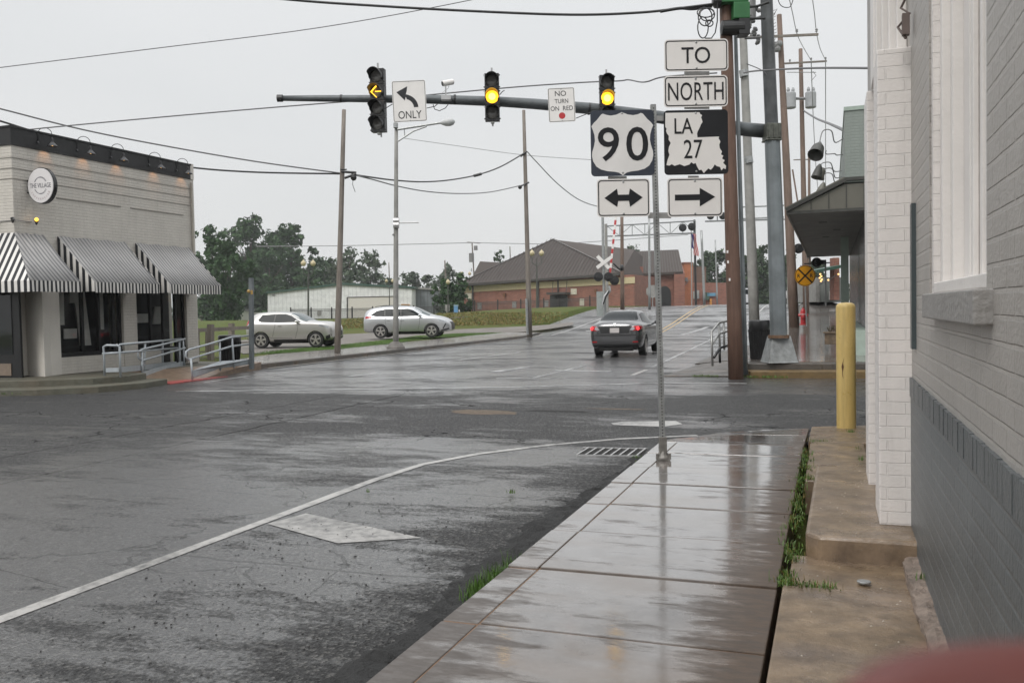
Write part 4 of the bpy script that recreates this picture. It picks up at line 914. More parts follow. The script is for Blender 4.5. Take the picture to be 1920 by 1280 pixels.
for (x, y) in ((1364,472),(1365,491),(1368,524)): wt(MB().obox(at(x, y, D=19.42), PX, (0,0,1), PN, .018, .03, .004), wp).build('paper_scrap', M_SIGNW, wp)
m = MB()
for k, (cx, cy, rx, ry) in enumerate(((1322,32,13,17),(1326,28,14,12),(1318,52,10,20),(1330,44,7,6),(1323,24,16,9))):
    m.tube([at(cx+rx*math.cos(R(t*24)), cy+ry*math.sin(R(t*24)), D=19.3) for t in range(16)], .014, 5, cap=False)
m.tube([at(x, y, D=19.3) for x, y in ((1345,4),(1345,40),(1341,62),(1334,72),(1322,72))], .014, 5)
tag(m.build('cable_coil', M_BLACKM), 'coil of black cable hanging beside the top of the brown wood pole', 'cable coil')
wt(MB().box((0,0,0),(.001,.001,.001)), wp)
pc, b, t = pole('thin grey conduit pole standing right behind the brown wood pole', 1398, 690, 1377, 0, 19.9, 9, 7, M_MAST, name='conduit_pole')
pg, b, t = pole('round light grey concrete pole between the brown pole and the steel mast', 1416, 640, 1390, -20, 30, 20, 13, M_CONC)
[wt(MB().tube([at(*a,D=29.9), at(*b,D=29.9)], .14, 12), pg).build('band', M_GALV, pg) for a, b in (((1403,294),(1405,306)),((1393,132),(1395,144)))]
M_INS = simple('insulator_grey', (.20,.20,.20), .4, var=.1)
def crossarm(root, a, b, D, h=.10, mat=None, pins=()):
    m = MB(); m.bar(at(*a,D=D), at(*b,D=D), .10, h); wt(m, root).build('crossarm', mat or M_WOODG, root)
    m = MB()
    for (x, y) in pins: p = at(x, y, D=D); m.lathe([(.02,-.15),(.02,.0),(.07,.02),(.04,.06),(.07,.1),(.03,.16)], p, 8)
    if pins: wt(m, root).build('insulator', M_INS, root)
pr, b, t = pole('tall reddish wood pole with one crossarm just right of the steel mast', 1490, 625, 1461, 28, 41, 19, 9, M_WOODR)
crossarm(pr, (1400,71), (1534,65), 40.6, pins=((1494,61),(1531,60),(1408,68)))
m = MB(); 
for (x, y) in ((1453,85),(1457,92),(1461,82)): m.sphere(at(x, y, D=40.7), .16, 8, 6)
wt(m, pr).build('fitting', M_INS, pr)
p2_, b, t = pole('second tall wood pole with twin transformers and a crossarm', 1512, 600, 1501, 92, 56, 12, 7, M_WOODR)
crossarm(p2_, (1462,120), (1550,115), 55.7, pins=((1481,116),(1521,113),(1548,112)))
for (x, y) in ((1482,187),(1520,186)): m = MB(); m.lathe([(.30,-.55),(.34,-.5),(.34,.38),(.30,.44),(.0,.5)], at(x, y, D=55.5), 14); m.lathe([(.06,.4),(.11,.6),(.06,.75)], at(x-4, y, D=55.5), 8); m.lathe([(.06,.4),(.11,.6),(.06,.75)], at(x+5, y, D=55.5), 8); wt(m, p2_).build('transformer', simple('transformer_grey', (.33,.34,.35), .4, var=.1), p2_)
m = MB(); m.tube([at(1475,136,D=55.6), at(1530,136,D=55.6)], .025, 5); m.tube([at(1524,134,D=55.6), at(1530,142,D=55.6), at(1521,152,D=55.6)], .02, 5); m.tube([at(1492,185,D=55.6), at(1512,185,D=55.6)], .09, 6); wt(m, p2_).build('fitting', M_INS, p2_)
p3_, b, t = pole('short far wood pole with a small crossarm near the hanging wall lamps', 1518, 600, 1517, 284, 75, 6, 4.5, M_WOODR)
crossarm(p3_, (1488,300), (1522,299), 74.8, .08)
pole('bare utility pole at the left edge behind the grass, seen over the crossing house', 1167, 576, 1166, 405, 62, 8, 6, M_WOODR)[0]['label'] = 'wood pole without crossarm just right of the crossbuck signal'
pole('', 1218, 577, 1217, 405, 64, 5, 4, M_GALV)[0]['label'] = 'thin pale pole between the crossbuck signal and the sign post'
pole('', 1321, 572, 1315, 432, 78, 5, 4.2, M_GALV)[0]['label'] = 'pale pole with a dark upper sleeve right of the two flags'
pole('', 1345, 572, 1341, 450, 88, 3.2, 2.4, M_GALV)[0]['label'] = 'thinnest pale pole just left of the brown wood pole, before the far trees'
o, b, t = pole('', 889, 520, 885, 455, 120, 2.6, 2.4, M_WOODG); o['label'] = 'distant utility pole with transformers behind the brown metal roof'
crossarm(o, (876,454), (900,456), 119.8, .12); [wt(MB().lathe(pr, at(*xy,D=119.7), 10), o).build('transformer', M_INS, o) for pr, xy in (([(.35,-.6),(.35,.6)],(884,483)),([(.25,-.3),(.25,.3)],(892,465)))]
pole('', 836, 530, 834, 488, 130, 3, 2.6, M_WOODG)[0]['label'] = 'short distant wood pole among the pale trees left of the depot'
pole('', 730, 520, 729, 492, 150, 2, 1.6, M_WOODG)[0]['label'] = 'faint distant pole above the white metal shed'
pole('', 957, 490, 956, 462, 128, 2, 1.8, M_WOODG)[0]['label'] = 'distant pole stub rising behind the depot roof'
# crossing gate arm standing upright, slanted pole right
def redwhite(pa, pb_, D, r_, root, n=10):
    a, b_ = at(*pa, D=D), at(*pb_, D=D)
    mr, mw = MB(), MB()
    for k in range(n): (mr if k % 2 else mw).bar(a.lerp(b_, k/n), a.lerp(b_, (k+1)/n), r_*2, r_)
    wt(mw, root).build('white_band', M_SIGNW, root); wt(mr, root).build('red_band', M_RED, root)
r_ = thing('gate_arm', 'raised red and white crossing gate arm beside the crossbuck signal', 'crossing gate', at(1146, 520, D=62)); redwhite((1143,520), (1156,395), 61.5, .07, r_, 14)
r_ = thing('gate_arm', 'thin reddish brown gate arm leaning between the two tall right poles', 'crossing gate', at(1497, 370, D=68)); wt(MB().bar(at(1499,400,D=68), at(1486,318,D=68), .12, .12), r_).build('arm', M_WOODR, r_)
# street lamp
sl_, b, t = pole('tall metal street lamp with a single cobra head arm on the left pavement', 742, 655, 743, 236, 36.3, 11, 6.5, M_CONC, 'street lamp', name='street_lamp')
m = MB(); m.lathe([(.42,-.1),(.38,.12),(.22,.30),(.15,.34)], at(742,656,D=36.2), 10); wt(m, sl_).build('footing', simple('lamp_footing', (.12,.11,.10), .6, var=.3, bmp=.5), sl_)
D = 36.2; m = MB(); m.tube([at(745,243,D=D), at(790,236,D=D), at(828,230,D=D)], .05, 8); m.tube([at(746,265,D=D), at(775,246,D=D), at(800,237,D=D)], .035, 8); m.tube([at(758,242,D=D), at(759,255,D=D)], .02, 6); m.tube([at(742,231,D=D), at(742,240,D=D)], .10, 8)
wt(m, sl_).build('arm', M_GALV, sl_)
m = MB(); c = at(826,231,D=D); e = at(853,228,D=D); ax = (e-c).normalized(); m.lathe([(.05,0),(.09,.08),(.15,.2),(.17,.38),(.13,.52),(.03,.60)], c, 12, ax); wt(m, sl_).build('lamp_head', simple('lamp_head_grey', (.42,.43,.43), .4, var=.1), sl_, smooth=True)
m = MB(); m.tube([at(746,418,D=D), at(785,417,D=D)], .03, 6); m.tube([at(738,414,D=D), at(748,414,D=D)], .14, 8); m.tube([at(738,422,D=D), at(748,422,D=D)], .14, 8); m.sphere(at(737,440,D=D), .05, 6, 5); wt(m, sl_).build('banner_rod', M_ALU, sl_)
# square post by the ramp
pq = thing('square_post', 'grey square steel post at the end of the ramp railing', 'post', at(472, 690, D=25.5)); m = MB(); m.bar(at(472,692,D=25.5), at(471,521,D=25.5), .105); wt(m, pq).build('shaft', M_MAST, pq); m = MB(); m.sphere(at(466,546,D=25.4), .05, 8, 6); m.obox(at(472,548,D=25.42), PX, (0,0,1), PN, .03, .06, .01); wt(m, pq).build('reflector', M_YELP, pq)

# ------------------------------------------------------------------ cables
M_CABLE = simple('black_cable', (.02,.02,.02), .5, var=0); M_CABG = simple('grey_cable', (.13,.13,.135), .5, var=0); M_CABF = simple('faint_cable', (.25,.25,.26), .5, var=0)
def cable(pts, D, r_, mat, label, D2=None):
    n = len(pts); P = []
    for i, (x, y) in enumerate(pts): P.append(at(x, y, D=D + ((D2 or D) - D)*i/(n-1)))
    out = []                                              # smooth the run
    for i in range(n-1):
        p0, p1, p2, p3 = P[max(0,i-1)], P[i], P[i+1], P[min(n-1,i+2)]
        for k in range(6):
            t = k/6; out.append(.5*((2*p1) + (p2-p0)*t + (2*p0-5*p1+4*p2-p3)*t*t + (3*p1-p0-3*p2+p3)*t**3))
    out.append(P[-1]); m = MB(); m.tube(out, r_, 6); return tag(m.build('overhead_cable', mat), label, 'cable', 'overhead cables')
cable([(-300,165),(0,127),(300,90),(600,52),(885,0),(1100,-50)], 24, .012, M_CABG, 'thin grey cable crossing the upper left sky on its own')
cable([(300,-25),(545,0),(700,11),(880,21),(1070,28),(1200,24),(1290,14),(1360,5)], 20, .028, M_CABLE, 'thick black cable along the top of the sky to the brown wood pole', 19.4)
cable([(1238,22),(1275,16),(1300,17),(1335,12)], 19.5, .035, M_CABLE, 'short thick splice in the top black cable beside the cable coil')
cable([(40,246),(75,241),(300,220),(520,201),(760,182),(960,164),(1090,155),(1160,152),(1178,150),(1200,154),(1215,153),(1248,144),(1345,137)], 22.5, .016, M_CABG, 'thin cable passing in front of the ONLY sign from the corner building', 19.2)
cable([(1395,137),(1420,133),(1520,128),(1640,128)], 19.2, .018, M_CABG, 'thin cable running right from the brown pole to the near building', 12)
cable([(-250,150),(-100,180),(0,204),(150,242),(300,272),(480,303),(640,325)], 26, .026, M_CABG, 'upper grey cable sagging over the parapet of the corner building', 33)
cable([(-250,170),(-100,200),(0,227),(100,258),(220,290),(350,313),(480,323),(640,326)], 26, .032, M_CABLE, 'thick black cable skimming the gooseneck lamps of the corner building', 33)
cable([(660,327),(700,333),(740,338),(790,341),(840,338),(895,328),(940,312),(985,286)], 32.8, .034, M_CABLE, 'black cable sagging from the wood pole to the slender grey pole', 49.2)
cable([(668,329),(700,337),(745,349),(800,359),(860,363),(920,360),(984,346)], 32.8, .026, M_CABG, 'lower grey cable between the wood pole and the slender grey pole', 49.2)
m_ = cable([(888,330),(896,328),(903,326)], 41, .07, M_CABLE, 'small splice box on the sagging black cable left of the slender pole')
cable([(988,284),(1010,308),(1045,344),(1085,374),(1125,388),(1180,396)], 49.3, .03, M_CABF, 'pale cable falling right from the slender grey pole towards the arrow signs', 60)
cable([(755,259),(860,274),(985,291),(1115,300)], 60, .02, M_CABF, 'very faint distant cable behind the street lamp')
cable([(480,462),(620,461),(760,458),(888,455)], 110, .05, M_CABF, 'faint far cable over the trees left of the distant pole')
cable([(888,455),(985,457),(1040,457),(1130,452),(1290,440)], 118, .05, M_CABF, 'faint far cable above the brown depot roof')
for k, (pts, lb) in enumerate((([(1478,-10),(1486,25),(1494,62),(1504,85),(1521,114)], 'left of two cables dropping onto the tall pole crossarm'), ([(1522,-10),(1527,25),(1531,62),(1538,92),(1548,113)], 'right of two cables dropping onto the tall pole crossarm'),
    ([(1548,116),(1548,250),(1548,420)], 'straight vertical looking cable below the end of the second crossarm'), ([(1521,116),(1524,200),(1529,300),(1534,360)], 'cable below the middle of the second crossarm'))):
    cable(pts, 40, .02, M_CABF, lb, 56 if k < 2 else 70)
cable([(1507,208),(1530,222),(1555,232),(1582,244)], 56, .05, M_CABG, 'doubled service cable from the transformer pole to the green building', 26)
cable([(1453,-30),(1462,8),(1480,14),(1487,0)], 20, .01, M_CABLE, 'small loop of cable beside the top of the steel mast')
cable([(1400,120),(1430,133),(1445,150)], 20, .01, M_CABG, 'short cable between the concrete pole and the mast')
for k, (x0, y0, x1, y1) in enumerate(((1393,388,1470,385),(1393,410,1470,407))): cable([(x0,y0),(x1,y1)], 70, .07, M_GALV, ['upper', 'lower'][k] + ' rail of the far gantry seen between the right poles')
# hardware clutter behind the mast top
root = thing('pole_hardware', 'cluster of insulators and switch gear beside the top of the steel mast', 'pole hardware', at(1415, 60, D=20.3))
m = MB(); q = random.Random(8)
for k in range(15): m.lathe([(.03,-.06),(.055,0),(.03,.06)], at(1411+q.uniform(-8,12), 10+k*5, D=20.4), 8, (q.uniform(-1,1),.2,q.uniform(-1,1)))
m.tube([at(1404,38,D=20.2), at(1420,34,D=20.2), at(1436,28,D=20.2)], .03, 6); m.tube([at(1396,72,D=20.2), at(1425,71,D=20.2)], .03, 6); m.tube([at(1411,0,D=20.4), at(1412,36,D=20.4)], .07, 8)
for k in range(14): a = at(1447+k*.3, 22+k*6, D=19.9); m.tube([a, a + Vector((.05+.04*q.random(), 0, .03))], .006, 4)
m.tube([at(1449,32,D=19.9), at(1457,17,D=19.9), at(1452,28,D=19.9)], .008, 4)
wt(m, root).build('insulator', M_INS, root)
# ------------------------------------------------------------------ railings, bins, hydrant, warning sign
M_RAIL = simple('blue_grey_rail_paint', (.33,.36,.38), .35, .1, var=.12, scale=8)
def tubes(paths, r_, D=None, X=None, base=None, name='rail', mat=None, root=None, n=8):
    m = MB()
    for p in paths: m.tube([at(r[0], r[1], D=(r[2] if len(r) > 2 else D)) for r in p], r_, n)
    return wt(m, root).build(name, mat or M_RAIL, root, smooth=True)
g = thing('railing', 'blue grey pipe railing with an end frame along the shop front, farthest left', 'railing', at(225, 706, D=20.3))
D = 20.3
tubes([[(225,648),(200,647),(194,650),(195,662),(196,704,D)], [(218,646),(224,650),(226,707)], [(192,663),(225,661)], [(225,646),(290,640,23),(348,634,26)], [(225,661),(290,656,23),(347,651,26)], [(272,644,22.2),(270,696,22.2)], [(305,640,24),(305,690,24)], [(338,636,25.6),(338,682,25.6)]], .027, D, root=g)
def quadp(px, D, t=.03):
    ps = [at(x, y, D=D if not isinstance(D, (list, tuple)) else D[i]) for i, (x, y) in enumerate(px)]; mm = MB(); nrm = (ps[1]-ps[0]).cross(ps[2]-ps[0]).normalized()*t
    mm.v = [tuple(p) for p in ps] + [tuple(p+nrm) for p in ps]; k = len(ps); mm.f = [tuple(range(k-1,-1,-1)), tuple(range(k,2*k))] + [(i,(i+1)%k,(i+1)%k+k,i+k) for i in range(k)]; return mm
wt(quadp([(194,690),(223,689),(223,697),(194,698)], D), g).build('kick_plate', M_RAIL, g)
wt(quadp([(228,688),(336,677),(336,687),(228,698)], (20.4,25.6,25.6,20.4)), g).build('kick_plate', M_RAIL, g)
g = thing('railing', 'blue grey sloping ramp railing in the middle, above the red paint', 'railing', at(266, 714, D=21.9))
tubes([[(347,635,24.7),(300,647,23.2),(266,655,21.9),(259,660,21.8),(259,670,21.8),(266,676,21.9),(300,666,23.2),(347,652,24.7)], [(266,660,21.9),(267,714,21.9)], [(343,637,24.6),(346,690,24.6)], [(336,640,24.4),(338,690,24.4)]], .027, 24, root=g)
wt(quadp([(268,697),(344,677),(344,689),(268,709)], (21.9,24.6,24.6,21.9)), g).build('kick_plate', M_RAIL, g)
g = thing('railing', 'blue grey ramp railing nearest the silver cars, in front of the dark bin', 'railing', at(361, 712, D=22.4))
tubes([[(468,629,25.6),(434,632,24.7),(395,644,23.6),(355,655,22.5),(349,659,22.4),(348,668,22.4),(353,674,22.4),(395,661,23.6),(434,649,24.7),(469,645,25.6)], [(358,672,22.4),(361,713,22.4)], [(412,640,24.1),(413,695,24.1)], [(435,634,24.7),(439,690,24.7)], [(470,629,25.6),(470,684,25.6)]], .027, 24, root=g)
wt(quadp([(362,694),(412,677),(470,673),(470,681),(412,689),(362,707)], (22.4,24.1,25.6,25.6,24.1,22.4)), g).build('kick_plate', M_RAIL, g)
def bin_(bx, by, wpx, hpx, D, label):
    c = at(bx, by, D=D); s = D/FPX; root = thing('litter_bin', label, 'litter bin', c); m = MB(); r0 = wpx*s/2; h = hpx*s
    m.lathe([(r0*.66,0),(r0*.68,.03),(r0*.88,h*.74),(r0*.80,h*.74),(r0*.6,.05)], (0,0,0), 24); m.build('liner', M_SIGB, root)
    m = MB()
    for k in range(22):
        t = 2*math.pi*k/22; u = Vector((math.cos(t), math.sin(t), 0)); m.bar(u*r0*.74, u*r0*.97 + Vector((0,0,h*.78)), .045, .008)
    m.build('slat', M_BLACKM, root); m = MB(); m.lathe([(r0*.95,h*.74),(r0*1.0,h*.76),(r0*1.02,h*.97),(r0*.95,h),(r0*.6,h*.985),(r0*.6,h*.90),(r0*.9,h*.8)], (0,0,0), 28); m.build('rim', M_BLACKM, root, smooth=True); return root
bin_(1424, 679, 38, 79, 21.6, 'black slatted litter bin against the base of the steel mast')
bin_(432, 684, 41, 56, 25.9, 'black slatted litter bin behind the ramp railing on the left')
M_RAILS = simple('steel_rail', (.33,.33,.32), .3, .5, var=.15)
g = thing('railing', 'galvanised ramp railing partly hidden by the brown wood pole on the right', 'railing', at(1338, 688, D=20.6))
tubes([[(1336,686,20.5),(1334,622,20.5),(1348,605,21.2),(1362,602,21.8),(1386,599,22.6)], [(1336,644,20.5),(1348,626,21.2),(1386,614,22.6)], [(1348,606,21.2),(1350,660,21.2)], [(1357,604,21.6),(1358,656,21.6)], [(1390,600,22.6),(1393,680,22.6)]], .027, 21, root=g, mat=M_RAILS)
tubes([[(1339,670,20.3),(1350,652,20.6),(1363,648,20.9)], [(1349,655,20.7),(1350,680,20.7)]], .03, 21, root=g, mat=M_BLACKM, name='hand_rail')
hy = thing('fire_hydrant', 'red fire hydrant on the wet right sidewalk beside the yellow warning sign', 'fire hydrant', at(1506, 609, D=38))
m = MB(); m.lathe([(.16,0),(.16,.04),(.11,.05),(.11,.42),(.145,.44),(.145,.50),(.12,.52),(.11,.60),(.07,.67),(.03,.70),(.03,.75),(0,.76)], (0,0,0), 16); m.lathe([(.05,-.2),(.06,-.2),(.06,.2),(.05,.2)], (0,0,.42), 10, (1,0,0)); m.lathe([(.08,0),(.08,.18),(.04,.2)], (0,0,.36), 10, (0,-1,0))
m.build('body', M_RED, hy, smooth=False); m = MB(); m.lathe([(.148,.45),(.148,.47)], (0,0,0), 16); m.build('band', M_SIGNW, hy)
g = thing('warning_sign', 'round yellow railroad crossing warning sign with a black X and two Rs', 'road sign', at(1513, 607, D=37.5), YAW)
m = MB(); m.tube([(0,.03,-.1),(-.07,.03,2.3)], .03, 8); m.build('post', M_GALV, g)
cz = at(1510, 517, D=37.5) - at(1513, 607, D=37.5); cx_ = -.06; cz = cz.z; RR = .445
def circ(r, n=40): return [(cx_ + r*math.cos(2*math.pi*k/n), cz + r*math.sin(2*math.pi*k/n)) for k in range(n)]
flat(circ(RR), 'panel', simple('yellow_sign_sheet', (.72,.33,.015), .35, var=.04), g, 0, .004)
m = MB(); o_, i_ = circ(RR-.015), circ(RR-.04); m.v = [(a,-.0055,b) for a,b in o_] + [(a,-.0055,b) for a,b in i_]; m.f = [(k,(k+1)%40,(k+1)%40+40,k+40) for k in range(40)]; m.build('border', M_SIGNK, g)
m = MB(); s7 = .7071; m.obox((cx_,-.006,cz), (s7,0,s7), (0,1,0), (-s7,0,s7), RR*.93, .0012, .032); m.build('cross_stroke', M_SIGNK, g); m = MB(); m.obox((cx_,-.008,cz), (s7,0,-s7), (0,1,0), (s7,0,s7), RR*.93, .0012, .032); m.build('cross_stroke', M_SIGNK, g)
for s in (-1, 1): letters('R', .12, .16, 'lettering', M_SIGNK, g, (cx_+s*.27, -.0056, cz), bold=.02)

# ------------------------------------------------------------------ cars
M_TYRE = simple('tyre_rubber', (.012,.012,.012), .7, var=.2); M_RIM = simple('alloy_rim', (.50,.48,.46), .3, .8, var=.05)
M_CARGL = simple('tinted_car_glass', (.006,.010,.012), .08, var=0, spec=.12); M_WSCR = simple('sky_reflection_windscreen', (.06,.085,.09), .08, var=0, spec=.6); M_CHROME = simple('chrome_trim', (.6,.6,.6), .15, .9, var=0)  # windscreen base colour is lightened to carry the sky's reflection
M_PLAS = simple('black_car_plastic', (.015,.015,.016), .5, var=.1); M_TAIL = simple('tail_lamp_red', (.35,.012,.015), .2, var=0); M_TAILON = simple('lit_tail_lamp', (.9,.05,.05), .3, var=0, emit=(1,.04,.05), es=1.3)
M_HLAMP = simple('clear_lamp', (.38,.40,.42), .12, .3, var=.2); M_UNDER = simple('car_underside', (.008,.008,.008), .9, var=0)
def carpaint(name, c, metal=.7, rough=.3):
    m, nt, p = nmat(name); p.inputs['Base Color'].default_value = (*c, 1); p.inputs['Metallic'].default_value = metal; p.inputs['Roughness'].default_value = rough
    p.inputs['Coat Weight'].default_value = .8; p.inputs['Coat Roughness'].default_value = .08; return m
def poly_sub(poly, cuts=3):
    bm = bmesh.new(); vs = [bm.verts.new((p[0], p[1], 0)) for p in poly]; f = bm.faces.new(vs)
    bmesh.ops.triangulate(bm, faces=[f])
    for i in range(cuts): bmesh.ops.subdivide_edges(bm, edges=bm.edges[:], cuts=1, use_grid_fill=True)
    bmesh.ops.triangulate(bm, faces=bm.faces[:])
    V = [(v.co.x, v.co.y) for v in bm.verts]; F = [tuple(v.index for v in f.verts) for f in bm.faces]; bm.verts.index_update()
    F = [tuple(v.index for v in f.verts) for f in bm.faces]; bm.free(); return V, F
class Car:
    """stations: x, belt half width, roof half width, z bottom, z belt, z top"""
    def __init__(s, label, loc, rz, st, paint, wheels, rw, hw, tw=.22, spokes=5, arch=.05):
        s.root = thing('parked_car', label, 'car', loc, rz); s.paint = paint
        V, F = [], []; n = 0
        for (x, wb, wr, z0, zb, zt) in st:
            k = [(0,z0),(wb*.80,z0),(wb*.94,z0+.04),(wb*.985,z0+(zb-z0)*.35),(wb,z0+(zb-z0)*.68),(wb*.975,zb-.03),(wb*.94,zb+.01)]
            k += [(wr+(wb*.94-wr)*.5, (zb+zt)/2),(wr, zt-.06),(wr*.86, zt-.012),(wr*.45, zt+.004),(0, zt+.008)]
            full = [(-y, z) for y, z in k[::-1]] + k[1:-1]; n = len(full); V += [(x, y, z) for y, z in full]
        for i in range(len(st)-1):
            for j in range(n): a = i*n+j; b = i*n+(j+1)%n; F.append((a, b, b+n, a+n))
        F.append(tuple(range(n-1,-1,-1))); F.append(tuple((len(st)-1)*n + j for j in range(n)))
        mb = MB(); mb.v, mb.f = V, F; ob = mb.build('body', paint, s.root, smooth=True)
        sub = ob.modifiers.new('s', 'SUBSURF'); sub.levels = 2; sub.render_levels = 2
        cut = []
        for wx_ in wheels:
            for sg in (-1, 1):
                m = MB(); m.lathe([(rw+arch+.015,-.17),(rw+arch,.35)], (wx_, sg*(hw-.12), rw), 32, (0,sg,0)); c = m.build('cut', M_UNDER, s.root); cut.append(c)
                bo = ob.modifiers.new('b', 'BOOLEAN'); bo.object = c; bo.operation = 'DIFFERENCE'; bo.solver = 'EXACT'
        bpy.context.view_layer.update(); dg = bpy.context.evaluated_depsgraph_get()
        me = bpy.data.meshes.new_from_object(ob.evaluated_get(dg)); ob.modifiers.clear(); ob.data = me
        for c in cut: bpy.data.objects.remove(c)
        me.polygons.foreach_set('use_smooth', [True]*len(me.polygons))
        if len(me.materials) == 0: me.materials.append(paint)
        ob.modifiers.new('e', 'EDGE_SPLIT').split_angle = R(42)
        s.body = ob; bm = bmesh.new(); bm.from_mesh(me); s.bvh = BVHTree.FromBMesh(bm); bm.free()
        m = MB(); m.box((min(wheels)-.3,-hw+.28,.2),(max(wheels)+.3,hw-.28,.45)); m.build('underbody', M_UNDER, s.root)
        for wx_ in wheels:
            for sg in (-1, 1):
                y0 = sg*(hw-.015); m = MB(); m.lathe([(rw*.66,-tw),(rw*.97,-tw),(rw,-tw+.03),(rw,-.03),(rw*.96,-.003),(rw*.70,0),(rw*.66,-.02)], (wx_, y0, rw), 32, (0,sg,0)); wh = m.build('wheel', M_TYRE, s.root)
                m = MB(); m.lathe([(rw*.70,-.03),(rw*.70,.0),(rw*.64,.004),(rw*.62,-.03)], (wx_, y0, rw), 32, (0,sg,0)); m.lathe([(rw*.16,-.06),(rw*.15,.0),(0,.006)], (wx_, y0, rw), 16, (0,sg,0))
                for k in range(spokes):
                    t = 2*math.pi*k/spokes + .3; u = Vector((math.cos(t),0,math.sin(t))); v = Vector((-u.z,0,u.x))
                    c = Vector((wx_, y0-sg*.022, rw)); a = MB()
                    for (rr, ww) in ((.1, .16),(.66,.30)): 
                        for q_ in (-1, 1):
                            for dy in (0,.02): a.v.append(tuple(c + u*rw*rr + v*q_*rw*ww/2 + Vector((0,sg*dy,0))))
                    a.f = [(0,2,6,4),(1,5,7,3),(0,4,5,1),(2,3,7,6),(0,1,3,2),(4,6,7,5)]; m.add(a.v, a.f)
                rm = m.build('rim', M_RIM, s.root); rm.parent = wh
                m = MB(); m.lathe([(rw*.63,0),(0,.001)], (wx_, y0-sg*.06, rw), 24, (0,sg,0)); d = m.build('brake_disc', M_UNDER, s.root); d.parent = wh
    def decal(s, name, poly, d, mat, off=.006, cuts=3, label=None, both=False, parent=None, thick=0):
        """poly in the plane seen along direction d: 'R','L' (x,z), 'B' rear (y,z), 'F' front (y,z), 'T' top (x,y)"""
        for dd in ((d, {'R':'L','L':'R'}[d]) if both else (d,)):
            V, F = poly_sub(poly, cuts); dirn = {'R':(0,1,0),'L':(0,-1,0),'B':(1,0,0),'F':(-1,0,0),'T':(0,0,-1)}[dd]; dirn = Vector(dirn); m = MB(); ok = []
            for (a, b) in V:
                o = {'R':(a,-5,b),'L':(a,5,b),'B':(-9,a,b),'F':(9,a,b),'T':(a,b,5)}[dd]; h = s.bvh.ray_cast(Vector(o), dirn)
                if h[0] is None: ok.append(False); m.v.append((0,0,-9)); continue
                ok.append(True); m.v.append(tuple(h[0] - dirn*off))
            m.f = [f for f in F if all(ok[i] for i in f)]
            used = sorted({i for f in m.f for i in f}); mp_ = {i: k for k, i in enumerate(used)}; m.v = [m.v[i] for i in used]; m.f = [tuple(mp_[i] for i in f) for f in m.f]
            if m.f:
                o = m.build(name, mat, parent or s.root, smooth=True, label=label)
                if thick: sm = o.modifiers.new('s', 'SOLIDIFY'); sm.thickness = thick; sm.offset = 0
                last = o
        return last
    def seam(s, pts, d, both=True, wd=.012):
        P = []
        for a, b in zip(pts, pts[1:]): P += [Vector(a).lerp(Vector(b), k/6) for k in range(6)]
        P.append(Vector(pts[-1])); L = []; Rr = []
        for i, p in enumerate(P):
            t = (P[min(i+1,len(P)-1)] - P[max(0,i-1)]).normalized(); n = Vector((-t.y, t.x))*wd/2; L.append(p+n); Rr.append(p-n)
        for dd in ((d, {'R':'L','L':'R'}[d]) if both else (d,)):
            m = MB(); dirn = Vector({'R':(0,1,0),'L':(0,-1,0),'B':(1,0,0)}[dd])
            for a, b in zip(L, Rr):
                for p in (a, b):
                    o = {'R':(p[0],-5,p[1]),'L':(p[0],5,p[1]),'B':(-9,p[0],p[1])}[dd]; h = s.bvh.ray_cast(Vector(o), dirn); m.v.append(tuple((h[0] if h[0] else Vector((0,0,0))) - dirn*.003))
            m.f = [(2*i,2*i+1,2*i+3,2*i+2) for i in range(len(P)-1)]; m.build('panel_gap', M_UNDER, s.root)
    def mirror_(s, x, y, z, mat):
        for sg in (-1, 1):
            m = MB(); m.sphere((x, sg*(y+.10), z), .10, 12, 8, .72); m.v = [(v[0]*1 if 0 else x + (v[0]-x)*.9, v[1], v[2]) for v in m.v]; m.tube([(x+.02, sg*(y-.06), z-.06),(x, sg*(y+.05), z-.03)], .03, 6); m.build('wing_mirror', mat, s.root, smooth=True)
M_SILV = carpaint('silver_car_paint', (.50,.49,.475)); M_SILV2 = carpaint('light_silver_paint', (.47,.48,.495)); M_GREYP = carpaint('dark_grey_car_paint', (.10,.10,.105), .85, .2)
def place(p0, p1, off0, off1, z=None):
    """front and rear wheel ground points in the photo -> location and heading"""
    a = at_g(*p0); b = at_g(*p1); return a, b
def carpose(pr, pf, xr, xf, D, yawfix, side=-.5):
    a = at(*pr, D=D); a.z = None if 0 else a.z; return a
# small silver crossover, facing right
D = 38.6; rear, front = at(489.5, 650, D=D), at(591, 648.5, D=D)
rz = YAW - R(10)
def loc_for(mid_px, D, zg, rz, xm, ym):
    p = at(*mid_px, D=D); o = Vector((xm*math.cos(rz) - ym*math.sin(rz), xm*math.sin(rz) + ym*math.cos(rz), 0)); q_ = p - o; q_.z = zg(q_) if callable(zg) else zg; return q_
